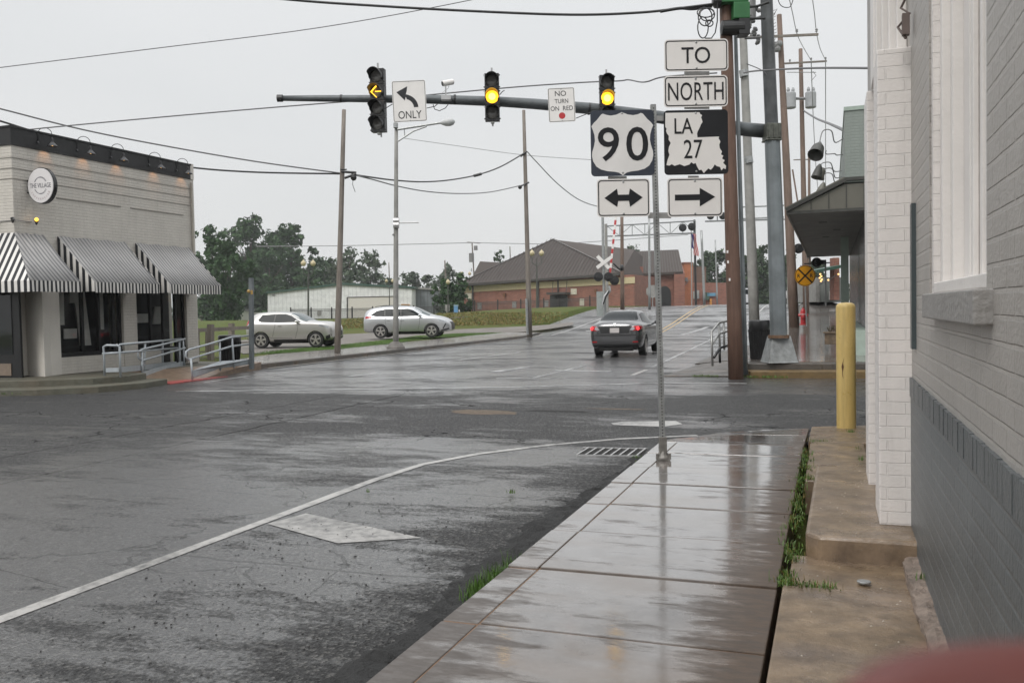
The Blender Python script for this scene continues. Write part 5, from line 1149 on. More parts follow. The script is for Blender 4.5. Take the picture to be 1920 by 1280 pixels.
# x forward; rear axle at x=.0
J = [(-.76,.62,.42,.52,.84,1.0),(-.745,.76,.56,.36,.96,1.20),(-.66,.85,.60,.32,1.06,1.38),(-.40,.90,.63,.29,1.13,1.535),(.0,.905,.66,.26,1.12,1.60),(.6,.885,.67,.24,1.09,1.61),(1.1,.88,.67,.24,1.09,1.59),(1.45,.885,.65,.25,1.10,1.53),(1.85,.89,.66,.26,1.11,1.33),(2.12,.895,.66,.27,1.11,1.17),(2.5,.91,.68,.28,1.10,1.16),(2.86,.90,.66,.29,1.08,1.14),(3.12,.87,.62,.31,1.0,1.08),(3.25,.76,.54,.34,.85,.96),(3.30,.62,.46,.42,.70,.82)]
rz = YAW - R(8); lj = loc_for((540.5, 649), 38.9, 0., rz, 1.26, -.85); lj.z = .02
c = Car('small silver crossover car parked on the gravel, left of the wood pole', lj, rz, J, M_SILV, (0, 2.53), .345, .885, spokes=5)
c.decal('side_window', [(-.14,1.24),(.04,1.46),(.60,1.50),(1.12,1.495),(1.38,1.42),(1.86,1.13),(.8,1.12),(.02,1.15)], 'R', M_CARGL, both=True)
c.decal('window_pillar', [(.60,1.17),(.66,1.17),(.70,1.48),(.64,1.48)], 'R', M_SIGB, both=True, off=.012, cuts=2); c.seam([(.66,1.17),(.68,1.0),(.55,.5)], 'R'); c.seam([(1.70,1.12),(1.72,.8),(1.60,.42)], 'R'); c.seam([(.40,.5),(.48,.45),(1.45,.42)], 'R')
c.decal('windscreen', [(1.36,.66),(2.10,.76),(2.10,-.76),(1.36,-.66)], 'T', M_WSCR, cuts=4); c.decal('rear_window', [(-.55,1.12),(.55,1.12),(.48,1.38),(-.48,1.38)], 'B', M_CARGL)
c.decal('rocker_trim', [(.38,.26),(2.12,.26),(2.12,.38),(.38,.38)], 'R', M_PLAS, both=True)
c.decal('tail_lamp', [(-.72,.92),(-.60,1.08),(-.44,1.32),(-.56,1.36),(-.70,1.15)], 'R', M_TAIL, both=True, cuts=2); c.decal('tail_lamp', [(.66,.9),(.80,.9),(.78,1.2),(.64,1.16)], 'B', M_TAIL)
c.decal('headlight', [(2.72,1.02),(3.15,.92),(3.1,.86),(2.7,.96)], 'R', M_HLAMP, both=True, cuts=2, off=.01); c.decal('grille', [(-.45,.50),(.45,.50),(.5,.72),(-.5,.72)], 'F', M_PLAS); c.decal('lower_grille', [(-.6,.32),(.6,.32),(.62,.46),(-.62,.46)], 'F', M_PLAS)
for sg in (-1, 1): m = MB(); m.lathe([(.11,0),(.10,.05),(.06,.06),(0,.06)], (3.14, sg*.55, .70), 16, (1, sg*.3, 0)); m.build('headlight', M_HLAMP, c.root)
c.decal('bumper_trim', [(3.0,.33),(3.34,.40),(3.3,.62),(3.0,.5)], 'R', M_PLAS, both=True, cuts=2); c.mirror_(1.72, .87, 1.16, M_SILV)
m = MB()
for sg in (-1,1): m.box((.80,sg*.885-.015,.96),(.98,sg*.885+.02,.99))
m.build('door_handle', M_CHROME, c.root)
# larger silver SUV further along
H = [(-1.0,.66,.5,.50,.90,1.12),(-.98,.84,.62,.38,1.06,1.34),(-.86,.93,.66,.33,1.12,1.55),(-.52,.97,.68,.29,1.14,1.68),(.0,.975,.70,.27,1.13,1.755),(.8,.965,.71,.26,1.11,1.78),(1.5,.96,.70,.26,1.12,1.755),(1.9,.96,.68,.27,1.13,1.66),(2.35,.965,.68,.27,1.14,1.42),(2.75,.97,.70,.28,1.14,1.24),(3.1,.965,.68,.29,1.10,1.19),(3.5,.93,.62,.30,.98,1.09),(3.75,.82,.55,.33,.82,.95),(3.88,.68,.48,.38,.70,.80),(3.90,.56,.4,.46,.62,.68)]
rz = YAW - R(6); lh = loc_for((761, 630), 48.2, 0., rz, 1.42, -.95); lh.z = .08
c = Car('large silver sport utility vehicle parked behind the street lamp', lh, rz, H, M_SILV2, (0, 2.85), .375, .955, spokes=5)
c.decal('side_window', [(-.58,1.27),(-.22,1.52),(.3,1.60),(1.5,1.60),(1.80,1.52),(2.34,1.20),(1.2,1.18),(-.2,1.20)], 'R', M_CARGL, both=True)
[c.decal('window_pillar', [(x,1.18),(x+.07,1.18),(x+.05,1.61),(x-.02,1.61)], 'R', M_SIGB, both=True, off=.012, cuts=2) for x in (.22,1.12)]; c.seam([(.30,1.16),(.28,1.0),(.32,.75)], 'R'); c.seam([(1.17,1.15),(1.18,.9),(1.12,.45)], 'R'); c.seam([(2.2,1.15),(2.2,.8),(2.1,.45)], 'R')
c.decal('windscreen', [(1.88,.68),(2.72,.80),(2.72,-.80),(1.88,-.68)], 'T', M_WSCR, cuts=4)
c.decal('rocker_trim', [(.42,.28),(2.42,.28),(2.42,.36),(.42,.36)], 'R', M_PLAS, both=True); c.decal('tail_lamp', [(-.96,1.08),(-.45,1.13),(-.50,1.21),(-.94,1.22)], 'R', M_TAIL, both=True, cuts=2)
c.decal('headlight', [(3.2,1.02),(3.62,.92),(3.68,.84),(3.3,.92)], 'R', M_HLAMP, both=True, cuts=2); c.decal('grille', [(-.5,.42),(.5,.42),(.55,.85),(-.55,.85)], 'F', M_PLAS); c.decal('bumper_trim', [(3.35,.34),(3.82,.42),(3.78,.52),(3.4,.44)], 'R', M_PLAS, both=True, cuts=2)
c.decal('fog_vent', [(3.45,.5),(3.62,.78),(3.66,.74),(3.52,.48)], 'R', M_PLAS, both=True, cuts=2)
c.mirror_(2.22, .95, 1.22, M_SILV2); m = MB()
for sg in (-1,1): m.tube([(-.35,sg*.60,1.74),(.2,sg*.64,1.80),(1.4,sg*.64,1.79)], .02, 6)
m.build('roof_rail', M_PLAS, c.root); m = MB(); 
for sg in (-1,1): 
    for x in (.36, 1.14): m.box((x,sg*.96-.012,.96),(x+.2,sg*.96+.018,.99))
m.build('door_handle', M_CHROME, c.root)
# dark grey saloon driving away, brake lights on
C = [(-.98,.66,.52,.52,.78,.90),(-.955,.78,.60,.34,.92,1.04),(-.85,.84,.62,.27,.97,1.09),(-.60,.872,.62,.24,1.0,1.115),(-.30,.878,.60,.22,1.0,1.18),(.05,.88,.57,.21,.99,1.36),(.5,.88,.565,.21,.98,1.445),(1.1,.88,.57,.21,.96,1.465),(1.6,.88,.56,.21,.95,1.40),(2.05,.88,.60,.21,.95,1.15),(2.5,.88,.62,.22,.93,1.02),(3.0,.85,.58,.24,.84,.92),(3.35,.74,.5,.27,.7,.78),(3.52,.5,.4,.35,.6,.64)]
cr_ = at(1152, 667, D=28.8); rz = R(90) + R(1.5)
lc = Vector((cr_.x, cr_.y + .95, cr_.z)); lc.z = roadz(cr_.x, cr_.y) 
c = Car('dark grey saloon car driving away over the crossing with red tail lights', lc, rz, C, M_GREYP, (0, 2.60), .315, .875, spokes=6)
c.root.name = 'moving_car'; c.root.scale = (1, 1, 1.05)
c.decal('rear_window', [(-.60,1.13),(.60,1.13),(.64,1.16),(.50,1.39),(.38,1.415),(-.38,1.415),(-.50,1.39),(-.64,1.16)], 'B', M_CARGL, cuts=4)
c.decal('side_window', [(-.10,1.08),(.28,1.32),(.7,1.37),(1.4,1.36),(1.95,1.0),(.6,1.02)], 'R', M_CARGL, both=True)
c.decal('windscreen', [(1.55,.58),(2.08,.66),(2.08,-.66),(1.55,-.58)], 'T', M_CARGL, cuts=4)
for sg in (-1, 1):
    c.decal('tail_lamp', [(sg*y, z) for y, z in ((.50,.84),(.56,.92),(.66,.965),(.80,.97),(.855,.93),(.85,.86),(.78,.82),(.62,.81))][::sg], 'B', M_TAIL, off=.012, cuts=3, thick=.01)
    c.decal('reverse_lamp', [(sg*y, z) for y, z in ((.50,.845),(.56,.915),(.65,.93),(.66,.86),(.58,.825))][::sg], 'B', M_HLAMP, off=.022, cuts=2)
    m = MB(); y = sg*.755; h = c.bvh.ray_cast(Vector((-9, y, .885)), Vector((1,0,0)))[0]; m.lathe([(.058,-.02),(.054,.014),(0,.02)], (h.x-.02, y, .885), 16, (-1,0,0)); m.build('brake_light', M_TAILON, c.root)
    c.decal('reflector', [(sg*.58,.455),(sg*.76,.45),(sg*.76,.49),(sg*.60,.49)][::sg], 'B', M_TAIL, cuts=2)
c.decal('trunk_trim', [(-.52,.955),(.52,.955),(.52,.985),(-.52,.985)], 'B', M_CHROME, off=.014, cuts=3, thick=.012)
c.decal('plate_recess', [(-.46,.74),(.46,.74),(.52,.94),(-.52,.94)], 'B', M_PLAS, off=.004); c.seam([(-.50,.97),(-.58,.72),(-.50,.685),(.50,.685),(.58,.72),(.50,.97)], 'B', both=False)
pl = c.decal('licence_plate', [(-.155,.755),(.155,.755),(.155,.905),(-.155,.905)], 'B', simple('plate_white', (.5,.47,.46), .4, var=.1), off=.02, cuts=1)
c.decal('bumper_trim', [(-.80,.24),(.80,.24),(.74,.37),(.5,.40),(-.5,.40),(-.74,.37)], 'B', M_PLAS, off=.008); c.seam([(-.84,.70),(-.5,.665),(.5,.665),(.84,.70)], 'B', both=False); c.decal('emblem', [(-.045,1.02),(.045,1.02),(.045,1.055),(-.045,1.055)], 'B', M_CHROME, off=.015, cuts=1)
c.mirror_(1.62, .88, 1.04, M_GREYP); c.seam([(.68,1.3),(.66,1.0),(.5,.4)], 'R')
m = MB(); m.box((-.9,-.55,.19),(-.6,.55,.30)); m.tube([(-.99,-.5,.24),(-.7,-.5,.24)], .03, 8); m.build('exhaust', M_UNDER, c.root)
# ------------------------------------------------------------------ green building with canopy, right
M_GRB = brickmat('green_painted_brick', (.225,.255,.235), (.22,.25,.23), (.205,.235,.215), bw=.21, bh=.075, rough=.55, strength=.3, var=.06)
M_PALEG = simple('pale_green_paint', (.33,.40,.35), .5, var=.08); M_SOFF = simple('weathered_soffit', (.20,.195,.185), .7, var=.2, scale=1.5, bmp=.2)
M_TANP = simple('tan_metal_sheet', (.125,.12,.10), .5, .2, var=.12, scale=1.2); M_DKP = simple('dark_fascia', (.045,.045,.04), .5, var=.2)
gb = thing('green_building', 'green painted brick shop with a flat canopy across the street on the right', 'building', (.4, 24, .18))
def gbb(mb, name, mat, **k): return wt(mb, gb).build(name, mat, gb, **k)
m = MB(); m.box((.37,24.0,4.55),(9,47,6.35)); gbb(m, 'wall', M_GRB)
m = MB(); m.box((.35,23.97,6.352),(9,47.1,6.45)); gbb(m, 'coping', M_PALEG)
m = MB(); m.box((.9,24.3,.8),(9,46.9,3.86)); gbb(m, 'shop_window', simple('dark_shopfront', (.035,.038,.04), .25, var=.3, scale=2))
m = MB(); m.box((.60,24.05,.15),(9,46.9,.80)); gbb(m, 'wall_base', M_PALEG)
m = MB(); m.box((.36,33.5,.4),(.62,33.8,3.86)); m.box((.36,28.2,.3),(.60,28.45,3.86)) if 0 else None; gbb(m, 'column', M_PALEG)
m = MB(); m.box((-1.02,24.0,3.86),(.9,47,3.90)); gbb(m, 'soffit', M_SOFF)
m = MB()
for (x, y) in ((-.3,27),(-.25,33),(.1,30)): m.box((x,y,3.845),(x+.22,y+.5,3.859))
gbb(m, 'soffit_vent', M_DKP)
m = MB(); m.v = [(-1.05,23.95,3.905),(-1.05,47,3.905),(.36,47,4.60),(.36,23.95,4.60),(-1.10,23.95,4.0),(-1.10,47,4.0),(.36,47,4.70),(.36,23.95,4.70)]; m.f = [(0,1,2,3),(4,7,6,5),(0,4,5,1),(0,3,7,4),(1,5,6,2),(3,2,6,7)]
gbb(m, 'canopy_roof', M_TANP)
m = MB(); m.prism([(-1.0,3.91),(3.5,3.91),(3.5,4.52),(.36,4.52)], (0,24.02,0), XA, ZA, (0,1,0), .05); gbb(m, 'gable_panel', M_TANP)
m = MB()
for x in (-.45,-.02,.40,.82,1.25): zt_ = min(4.5, 3.91+(x+1.0)*.45); m.box((x-.012,24.0,3.92),(x+.012,24.018,zt_))
m.box((-1.06,23.98,3.83),(4,24.03,3.905)); m.bar((-1.06,23.96,3.94),(.40,23.96,4.63),.06,.09); m.box((.36,23.93,4.60),(4,23.99,4.68)); gbb(m, 'trim', M_DKP)
m = MB(); m.box((-1.06,24.03,3.83),(-1.0,47,3.90)); gbb(m, 'gutter', M_TANP)
gd = ['largest gooseneck wall lamp on the green parapet, with a deep dark shade', 'second gooseneck wall lamp behind the large one on the green parapet', 'third gooseneck wall lamp on the green parapet', 'fourth gooseneck wall lamp on the green parapet, small', 'farthest gooseneck wall lamp just above the canopy roof', ]
for i, (px, py, sx, sy, D, s_) in enumerate(((1581,260,1534,282,26,.21),(1580,290,1547,292,31,.14),(1579,320,1534,324,36,.16),(1579,332,1540,331,41,.12),(1578,341,1541,358,30,.18))):
    a = at(px, py, X=.36 if i < 4 else .36); r_ = thing('gooseneck_lamp', gd[i], 'wall lamp', a, 0, 'gooseneck lamps on the green building')
    D = (a-EYE).dot(c_fw); mid = at((px*2+sx)/3, py+7 if i == 0 else py+1, D=D); top = at((sx+px)/2-6, min(py, sy)-16*(i != 1)-3*(i==1), D=D-.1); h_ = at(sx+2, sy-10, D=D-.2)
    m = MB(); m.tube(spline([a, mid, top + Vector((.1,0,-.03)), top - Vector((.12,0,.02)), h_]), .016, 6); wt(m, r_).build('arm', M_INS, r_, smooth=True)
    if i != 1:
        e = at(sx, sy, D=D-.2); ax = Vector((-.22,-.25,-.85)) if i else (at(1529,300,D=D-.6)-at(1541,268,D=D-.2))
        m = MB(); m.lathe([(.04,-.1),(.09,0),(s_*.75,.12),(s_,s_*2.1),(s_*.92,s_*2.1),(.02,.2)], h_, 18, ax); wt(m, r_).build('shade', M_TANP if i > 2 else M_DKP, r_)
# planter block and bits by the window
pk = thing('planter_box', 'small tan concrete planter box against the green shop window', 'planter', at(1562, 645, D=24.5)); m = MB(); m.box((-.22,-.2,0),(.5,.3,.30)); m.box((-.26,-.24,.30),(.5,.34,.345)); m.build('box', M_BROWN, pk, bevel=.01)
m = MB(); q = random.Random(3)
for k in range(26): a = Vector((q.uniform(-.1,.2), q.uniform(-.1,.2), .33)); m.tube([a, a+Vector((q.uniform(-.08,.08),q.uniform(-.05,.05),.1+.1*q.random()))], .01, 4)
m.build('dead_plant', simple('dead_leaves', (.09,.07,.04), .8), pk)

# ------------------------------------------------------------------ railroad crossing equipment
g = thing('crossbuck_signal', 'railroad crossing signal with white crossbuck and dark round lamps, left of the road', 'railroad signal', at(1135, 590, D=60), YAW); D = 60
def LW(root, mb): return wt(mb, root)
m = MB(); m.tube([at(1133,592,D=D), at(1130,405,D=D)], .09, 10); LW(g, m).build('mast', M_GALV, g)
for lb, a, b in (('white crossbuck blade rising left to right', (1119,502), (1146,482)), ('white crossbuck blade falling left to right', (1120,480), (1142,503))):
    a, b = at(*a, D=D-.2-(.06 if 'rising' in lb else 0)), at(*b, D=D-.2-(.06 if 'rising' in lb else 0)); d = (b-a).normalized(); m = MB(); m.obox((a+b)/2, d, PN, d.cross(PN), (b-a).length/2, .01, .115); LW(g, m).build('crossbuck_blade', M_SIGNW, g)
for (x, y) in ((1122,519),(1141,519),(1152,526)):
    m = MB(); m.lathe([(.32,0),(.32,.02),(.15,.03),(.15,.14)], at(x, y, D=D-.3), 20, -PN); LW(g, m).build('lamp', M_SIGB, g)
m = MB(); m.box((-.5,.2,-.1),(.1,.9,1.6)); m.build('control_box', simple('equipment_grey', (.32,.35,.34), .5, var=.15), g)
m = MB(); m.tube([at(1131,572,D=D-.4), at(1134,556,D=D-.4), at(1143,545,D=D-.4), at(1141,536,D=D-.4)], .12, 8); LW(g, m).build('counterweight', M_ALU, g)
m = MB(); m.tube([at(1131,570,D=D-.6), at(1136,556,D=D-.6), at(1142,545,D=D-.6)], .05, 6); m.tube([at(1150,494,D=D), at(1165,508,D=D)], .06, 6); m.lathe([(.22,0),(.22,.2)], at(1163,502,D=D-.2), 12, PX); LW(g, m).build('cable', M_SIGB, g)
g = thing('signal_gantry', 'grey cantilever truss with pairs of round lamps reaching over the far road', 'signal gantry', at(1138, 600, D=68)); D = 68
m = MB(); m.tube([at(1139,600,D=D), at(1136,420,D=D)], .11, 10); LW(g, m).build('mast', M_CONC, g)
M_TRUSS = simple('truss_grey', (.19,.20,.20), .5, .3, var=.1)
m = MB(); top = [(1138,424),(1304,414)]; bot = [(1138,443),(1304,437)]
def lp(a, b, t): return (a[0]+(b[0]-a[0])*t, a[1]+(b[1]-a[1])*t)
for dd in (0, .9):
    m.tube([at(*top[0],D=D+dd), at(*top[1],D=D+dd)], .055, 6); m.tube([at(*bot[0],D=D+dd), at(*bot[1],D=D+dd)], .06, 6)
    for k in range(8):
        t = k/7; m.tube([at(*lp(*top,t),D=D+dd), at(*lp(*bot,t),D=D+dd)], .028, 5)
        if k < 7: m.tube([at(*lp(*top,t+(k%2)/7),D=D+dd), at(*lp(*bot,t+(1-k%2)/7),D=D+dd)], .022, 5)
for k in range(8): t = k/7; m.tube([at(*lp(*top,t),D=D), at(*lp(*top,t),D=D+.9)], .022, 5)
LW(g, m).build('truss', M_TRUSS, g)
for (x, y) in ((1280,427),(1297,425)):
    m = MB(); m.lathe([(.30,0),(.30,.03),(.15,.05),(.16,.25)], at(x, y, D=D-.5), 20, -PN); LW(g, m).build('lamp', M_SIGB, g)
g = thing('signal_gantry', 'second walkway of railroad lamps just left of the brown wood pole', 'signal gantry', at(1345, 415, D=72)); D = 72
m = MB(); m.tube([at(1322,415,D=D), at(1480,411,D=D)], .07, 6); m.tube([at(1345,400,D=D), at(1345,415,D=D)], .05, 6); LW(g, m).build('walkway', M_TRUSS, g); LW(g, MB().tube([at(1478,600,D=D), at(1478,395,D=D)], .11, 10)).build('mast', M_CONC, g)
for x in (1332,1355): LW(g, MB().lathe([(.30,0),(.30,.03),(.15,.05),(.16,.25)], at(x, 405, D=D-.5), 20, -PN)).build('lamp', M_SIGB, g)
for i, (x, y, D, lb) in enumerate(((1497,466,44,'dark railroad lamp on the tall second pole, above the yellow sign'),(1531,492,44,'dark railroad lamp between the yellow sign and the green awning'))):
    g = thing('railroad_lamp', lb, 'railroad signal', at(x, y, D=D), YAW, 'railroad lamps near the yellow sign'); m = MB()
    m.lathe([(.25,0),(.25,.03),(.15,.05),(.17,.3)], (0,0,0), 18, (0,-1,0)); m.box((.05,-.1,-.1),(.45,.3,.12)); m.tube([(-.6,.1,-.05),(.7,.1,-.02)], .035, 6); m.build('lamp', M_SIGB, g)
    m = MB(); m.tube([(-.3,.15,-.3),(-.3,.15,.35)], .03, 6); m.tube([(.5,.15,0),(.5,.15,-2.2 if i else -.5)], .04, 6); m.build('bracket', M_INS, g)
g = thing('stop_sign_back', 'back of a grey round sign on a post beside the brick arch', 'road sign', at(1224, 572, D=80), YAW); m = MB(); m.prism([(.62*math.cos(R(22.5+45*k)), .62*math.sin(R(22.5+45*k))) for k in range(8)], (0,0,1.15+.1), XA, ZA, NA, .02); m.build('panel', M_CONC, g); m = MB(); m.tube([(0,.05,-.3),(0,.05,1.7)], .04, 6); m.build('post', M_GALV, g)
# flags
g = thing('flag_pole', 'tall dark pole with the striped flag beyond the crossing', 'flagpole', at(1304, 575, D=88)); D = 88
m = MB(); m.tube([at(1305,578,D=D), at(1302,412,D=D)], .11, 8); LW(g, m).build('pole', M_SIGB, g)
fl = thing('striped_flag', 'limp red and white striped flag on the dark pole', 'flag', at(1302, 430, D=87.7))
q = random.Random(1)
def flagm(name, x0, x1, y0, y1, root, mats, n=7):
    for k in range(n):
        m = MB(); 
        for j in range(9):
            t = j/8; xx = x0 + (x1-x0)*k/n + 1.4*math.sin(t*5+k*.5) + t*3; xe = x0 + (x1-x0)*(k+1)/n + 1.4*math.sin(t*5+(k+1)*.5) + t*3; yy = y0 + (y1-y0)*t + (k/n)*3
            m.v += [at(xx, yy, D=87.6+.12*math.sin(k*1.7)), at(xe, yy, D=87.6+.12*math.sin((k+1)*1.7))]
        m.f = [(2*j,2*j+1,2*j+3,2*j+2) for j in range(8)]; LW(root, m).build('stripe', mats[k % len(mats)], root)
flagm('f', 1299, 1306, 437, 478, fl, [M_RED, M_SIGNW], 7)
g = thing('flag_pole', 'thin pale pole with the dark blue flag, left of the striped flag', 'flagpole', at(1297, 575, D=90)); m = MB(); m.tube([at(1297,575,D=90), at(1296,430,D=90)], .06, 6); LW(g, m).build('pole', M_GALV, g)
fl2 = thing('blue_flag', 'narrow dark blue flag hanging left of the striped flag', 'flag', at(1297, 440, D=89.8)); M_FLB = simple('flag_blue', (.05,.05,.17), .7, var=.3); flagm('f', 1295, 1299, 438, 465, fl2, [M_FLB, M_FLB], 2)

# ------------------------------------------------------------------ depot, brick buildings, shed
M_RB = brickmat('red_brick', (.29,.115,.08), (.21,.08,.058), (.22,.15,.115), bw=.42, bh=.14, ms=.018, rough=.8, strength=.4, var=.15, wobble=0); M_OB = brickmat('orange_brick', (.50,.17,.075), (.44,.15,.07), (.38,.2,.12), bw=.42, bh=.14, ms=.016, rough=.8, strength=.4, var=.12, wobble=0)
M_BAND = simple('cream_band', (.52,.44,.27), .7, var=.08); M_ROOF = simple('brown_metal_roof', (.055,.043,.037), .8, 0., var=.1, scale=.6); M_ROOFE = simple('brown_roof_trim', (.05,.045,.042), .5, var=.1); M_WTILE = simple('pale_plaque', (.55,.52,.42), .6, var=.2)
dp = thing('depot_building', 'long red brick depot with a cream band and a brown metal hip roof', 'building', at(865, 590, D=108))
def pln(px, py, pl_, off=0.): return at(px, py, pl=(pl_[0] + pl_[1]*off, pl_[1]))
A0 = at(865, 588, D=110.); A1 = at(1135, 578, D=103.); dn = Vector((A1.y-A0.y, -(A1.x-A0.x), 0)).normalized()
if dn.dot(A0-EYE) > 0: dn = -dn                          # towards the camera
FP = (A0, dn); du = (A1-A0); du.z = 0; du.normalize()
zb = A0.z - 1.6
def dbox(x0, y0, x1, y1, off, t, name, mat, parent=None, label=None, D_=None, root=None):
    root = root or dp; ps = [pln(x, y, D_ or FP, off) for x, y in ((x0,y1),(x1,y1),(x1,y0),(x0,y0))]; m = MB(); nn = (D_ or FP)[1]
    m.v = [tuple(p) for p in ps] + [tuple(p - nn*t) for p in ps]; m.f = [(0,1,2,3),(7,6,5,4),(0,4,5,1),(1,5,6,2),(2,6,7,3),(3,7,4,0)]
    return LW(root, m).build(name, mat, parent or root, label=label)
L_ = pln(865,531,FP); Rr_ = pln(1150,512,FP)
m = MB(); ez = 4.9; p0 = pln(865,600,FP); p1 = pln(1190,590,FP)
m.slab([(p0.x,p0.y),(p1.x,p1.y),(p1.x-dn.x*22,p1.y-dn.y*22),(p0.x-dn.x*22,p0.y-dn.y*22)], L_.z+.35, zb); 
wall = LW(dp, m).build('wall', M_RB, dp)
def band(y0a, y0b, y1a, y1b, xa, xb, off, t, name, mat, root=None):
    ps = [pln(xa,y1a,FP,off), pln(xb,y1b,FP,off), pln(xb,y0b,FP,off), pln(xa,y0a,FP,off)]; m = MB(); m.v = [tuple(p) for p in ps] + [tuple(p - dn*t) for p in ps]; m.f = [(0,1,2,3),(7,6,5,4),(0,4,5,1),(1,5,6,2),(2,6,7,3),(3,7,4,0)]; return LW(root or dp, m).build(name, mat, root or dp)
band(537, 519, 548.5, 531, 862, 1190, .10, .12, 'cream_band', M_BAND); band(586, 576, 589.5, 579.5, 864, 1140, .12, .12, 'foundation', simple('pale_foundation', (.35,.28,.2), .7))
# hip roof
e0 = pln(857,533,FP,.9); e1 = pln(1165,511,FP,.9); ap = pln(1037,449,FP,-9); bk = -dn*24
ap2 = ap + du*4 - dn*1; rd_ = [e0, e1, e1+bk, e0+bk]
m = MB(); apex2 = pln(1190,468,FP,-12)
m.v = [tuple(p) for p in (e0, e1, e1+bk, e0+bk, ap, apex2)]; m.f = [(0,1,4),(1,5,4),(1,2,5),(2,3,4),(2,4,5),(3,0,4)]
m2 = MB(); m2.v = m.v[:4] + [(v[0],v[1],v[2]-.28) for v in m.v[:4]]; m2.f = [(0,1,5,4),(1,2,6,5),(2,3,7,6),(3,0,4,7),(4,5,6,7)]
rf = LW(dp, m).build('roof', M_ROOF, dp); o = LW(dp, m2).build('fascia', M_ROOFE, rf)
m = MB()
for k in range(1, 46):
    t = k/46; a = e0.lerp(e1, t); ht_ = 1.0
    # climb the slope until it meets a hip
    up = (ap - (e0 + du*((ap-e0).dot(du)))); L1 = (ap-e0).dot(du); Lt = (e1-e0).dot(du); x = t*Lt; fr = min(x/L1, 1) if x < L1 else max(0, 1-(x-L1)/(Lt-L1)) 
    m.bar(a + Vector((0,0,.03)), a + up*fr*.985 + Vector((0,0,.03)), .05, .05)
o = LW(dp, m).build('seam', M_ROOFE, rf)
m = MB()
for a, b in ((e0, ap), (e1, ap)): m.bar(a+Vector((0,0,.05)), b+Vector((0,0,.05)), .25, .12)
o = LW(dp, m).build('hip_cap', simple('hip_cap_metal', (.10,.085,.078), .35, .3), rf)
m = MB(); q0, q1, q2, q3 = at(900,490,D=130), at(935,492,D=128), at(885,520,D=128), at(940,520,D=126); m.v = [tuple(p) for p in (q2, q3, q1, q0)] + [tuple(p-dn*9-Vector((0,0,.5))) for p in (q2, q3, q1, q0)]; m.f = [(0,1,2,3),(3,2,6,7),(0,3,7,4),(4,7,6,5),(1,5,6,2),(0,4,5,1)]; LW(dp, m).build('rear_roof', M_ROOF, dp)
for x in (886, 1009, 1046): band(534 if x < 900 else 525, 525+0 if x > 1000 else 534, 588, 585, x-1.2, x+1.2, .22, .1, 'downpipe', M_ROOFE) 
for (x0, y0, x1, y1) in ((873,549,884,560),(1070,541,1081,552)): dbox(x0,y0,x1,y1,.08,.08,'plaque',M_WTILE)
for (x0, y0, x1, y1, k) in ((895,567,903,580,0),(960,565,968,577,1),(1020,563,1028,575,2),(1087,560,1095,573,3)): dbox(x0,y0,x1,y1,.06,.06,'wall_panel',[M_CONC,M_CONC,M_CONC,M_WTILE][k])
dbox(1031,553,1064,583,.02,.4,'entrance',M_PLAS); dbox(1040,560,1046,583,.05,.03,'door',M_SIGB); dbox(1050,560,1056,583,.05,.03,'door',M_SIGB)
p_ = pln(1047,550,FP,1.0); m = MB(); m.obox(p_, du, (0,0,1), dn, 1.15*1.0, .13, 1.0); LW(dp, m).build('porch_canopy', M_ROOFE, dp)
m = MB()
for x in (1035,1061): m.tube([pln(x,552,FP,1.8), pln(x+2,526,FP,.1)], .04, 5)
LW(dp, m).build('canopy_rod', M_ROOFE, dp)
for (x, y) in ((946,553),(1117,545)): m = MB(); m.obox(pln(x,y,FP,.2), du, (0,0,1), dn, .13, .2, .2); LW(dp, m).build('wall_light', simple('light_bracket', (.16,.07,.03), .5), dp)
# second wing with arches and a gable end
D2 = (at(1200, 560, D=112), Vector((-c_fw.x*0+dn.x, dn.y, 0)).normalized()); D2 = (at(1200,560,D=112), (-PN).normalized())
wg = thing('station_wing', 'brick wing with a dark arch and brown gabled roof, right of the depot', 'building', at(1200, 580, D=112))
dbox(1146,508,1282,580,0,9,'wall',M_RB,D_=D2,root=wg)
pr_ = [(1172,472),(1272,468),(1281,509),(1160,515)]
ps = [pln(x,y,D2,(-6,-6,.7,.7)[i]) for i, (x,y) in enumerate(pr_)]; m = MB(); m.v = [tuple(p) for p in ps] + [tuple(p-Vector((0,0,.3))) for p in ps]; m.f = [(0,1,2,3),(4,7,6,5),(0,4,5,1),(1,5,6,2),(2,6,7,3),(3,7,4,0)]; rf = LW(wg, m).build('roof', M_ROOF, wg)
m = MB()
for k in range(1, 22): m.bar(ps[3].lerp(ps[2], k/22)+Vector((0,0,.04)), ps[0].lerp(ps[1], k/22)+Vector((0,0,.04)), .06, .05)
LW(wg, m).build('seam', M_ROOFE, rf)
m = MB(); ge = [pln(1270,469,D2,-6), pln(1284,512,D2,.7), pln(1284,580,D2,.7), pln(1264,580,D2,.75), pln(1264,510,D2,.7)]
m.v = [tuple(p) for p in ge] + [tuple(p-D2[1]*.4) for p in ge]; m.f = [(0,1,2,3,4),(9,8,7,6,5)] + [(i,(i+1)%5,(i+1)%5+5,i+5) for i in range(5)]; LW(wg, m).build('gable_end', M_RB, wg)
m = MB(); arc = [(1258,580)] + [(1246.5+11.5*math.cos(R(t)), 551-15*math.sin(R(t))) for t in range(0,181,15)] + [(1235,580)]
ps = [pln(x,y,D2,.1) for x,y in arc]; m.v = [tuple(p) for p in ps] + [tuple(p-D2[1]*.1) for p in ps]; k = len(ps); m.f = [tuple(range(k)), tuple(range(2*k-1,k-1,-1))] + [(i,(i+1)%k,(i+1)%k+k,i+k) for i in range(k)]; LW(wg, m).build('arch', M_SIGB, wg)
arc = [(1226,580)] + [(1220+6*math.cos(R(t)), 540-10*math.sin(R(t))) for t in range(0,181,20)] + [(1214,580)]
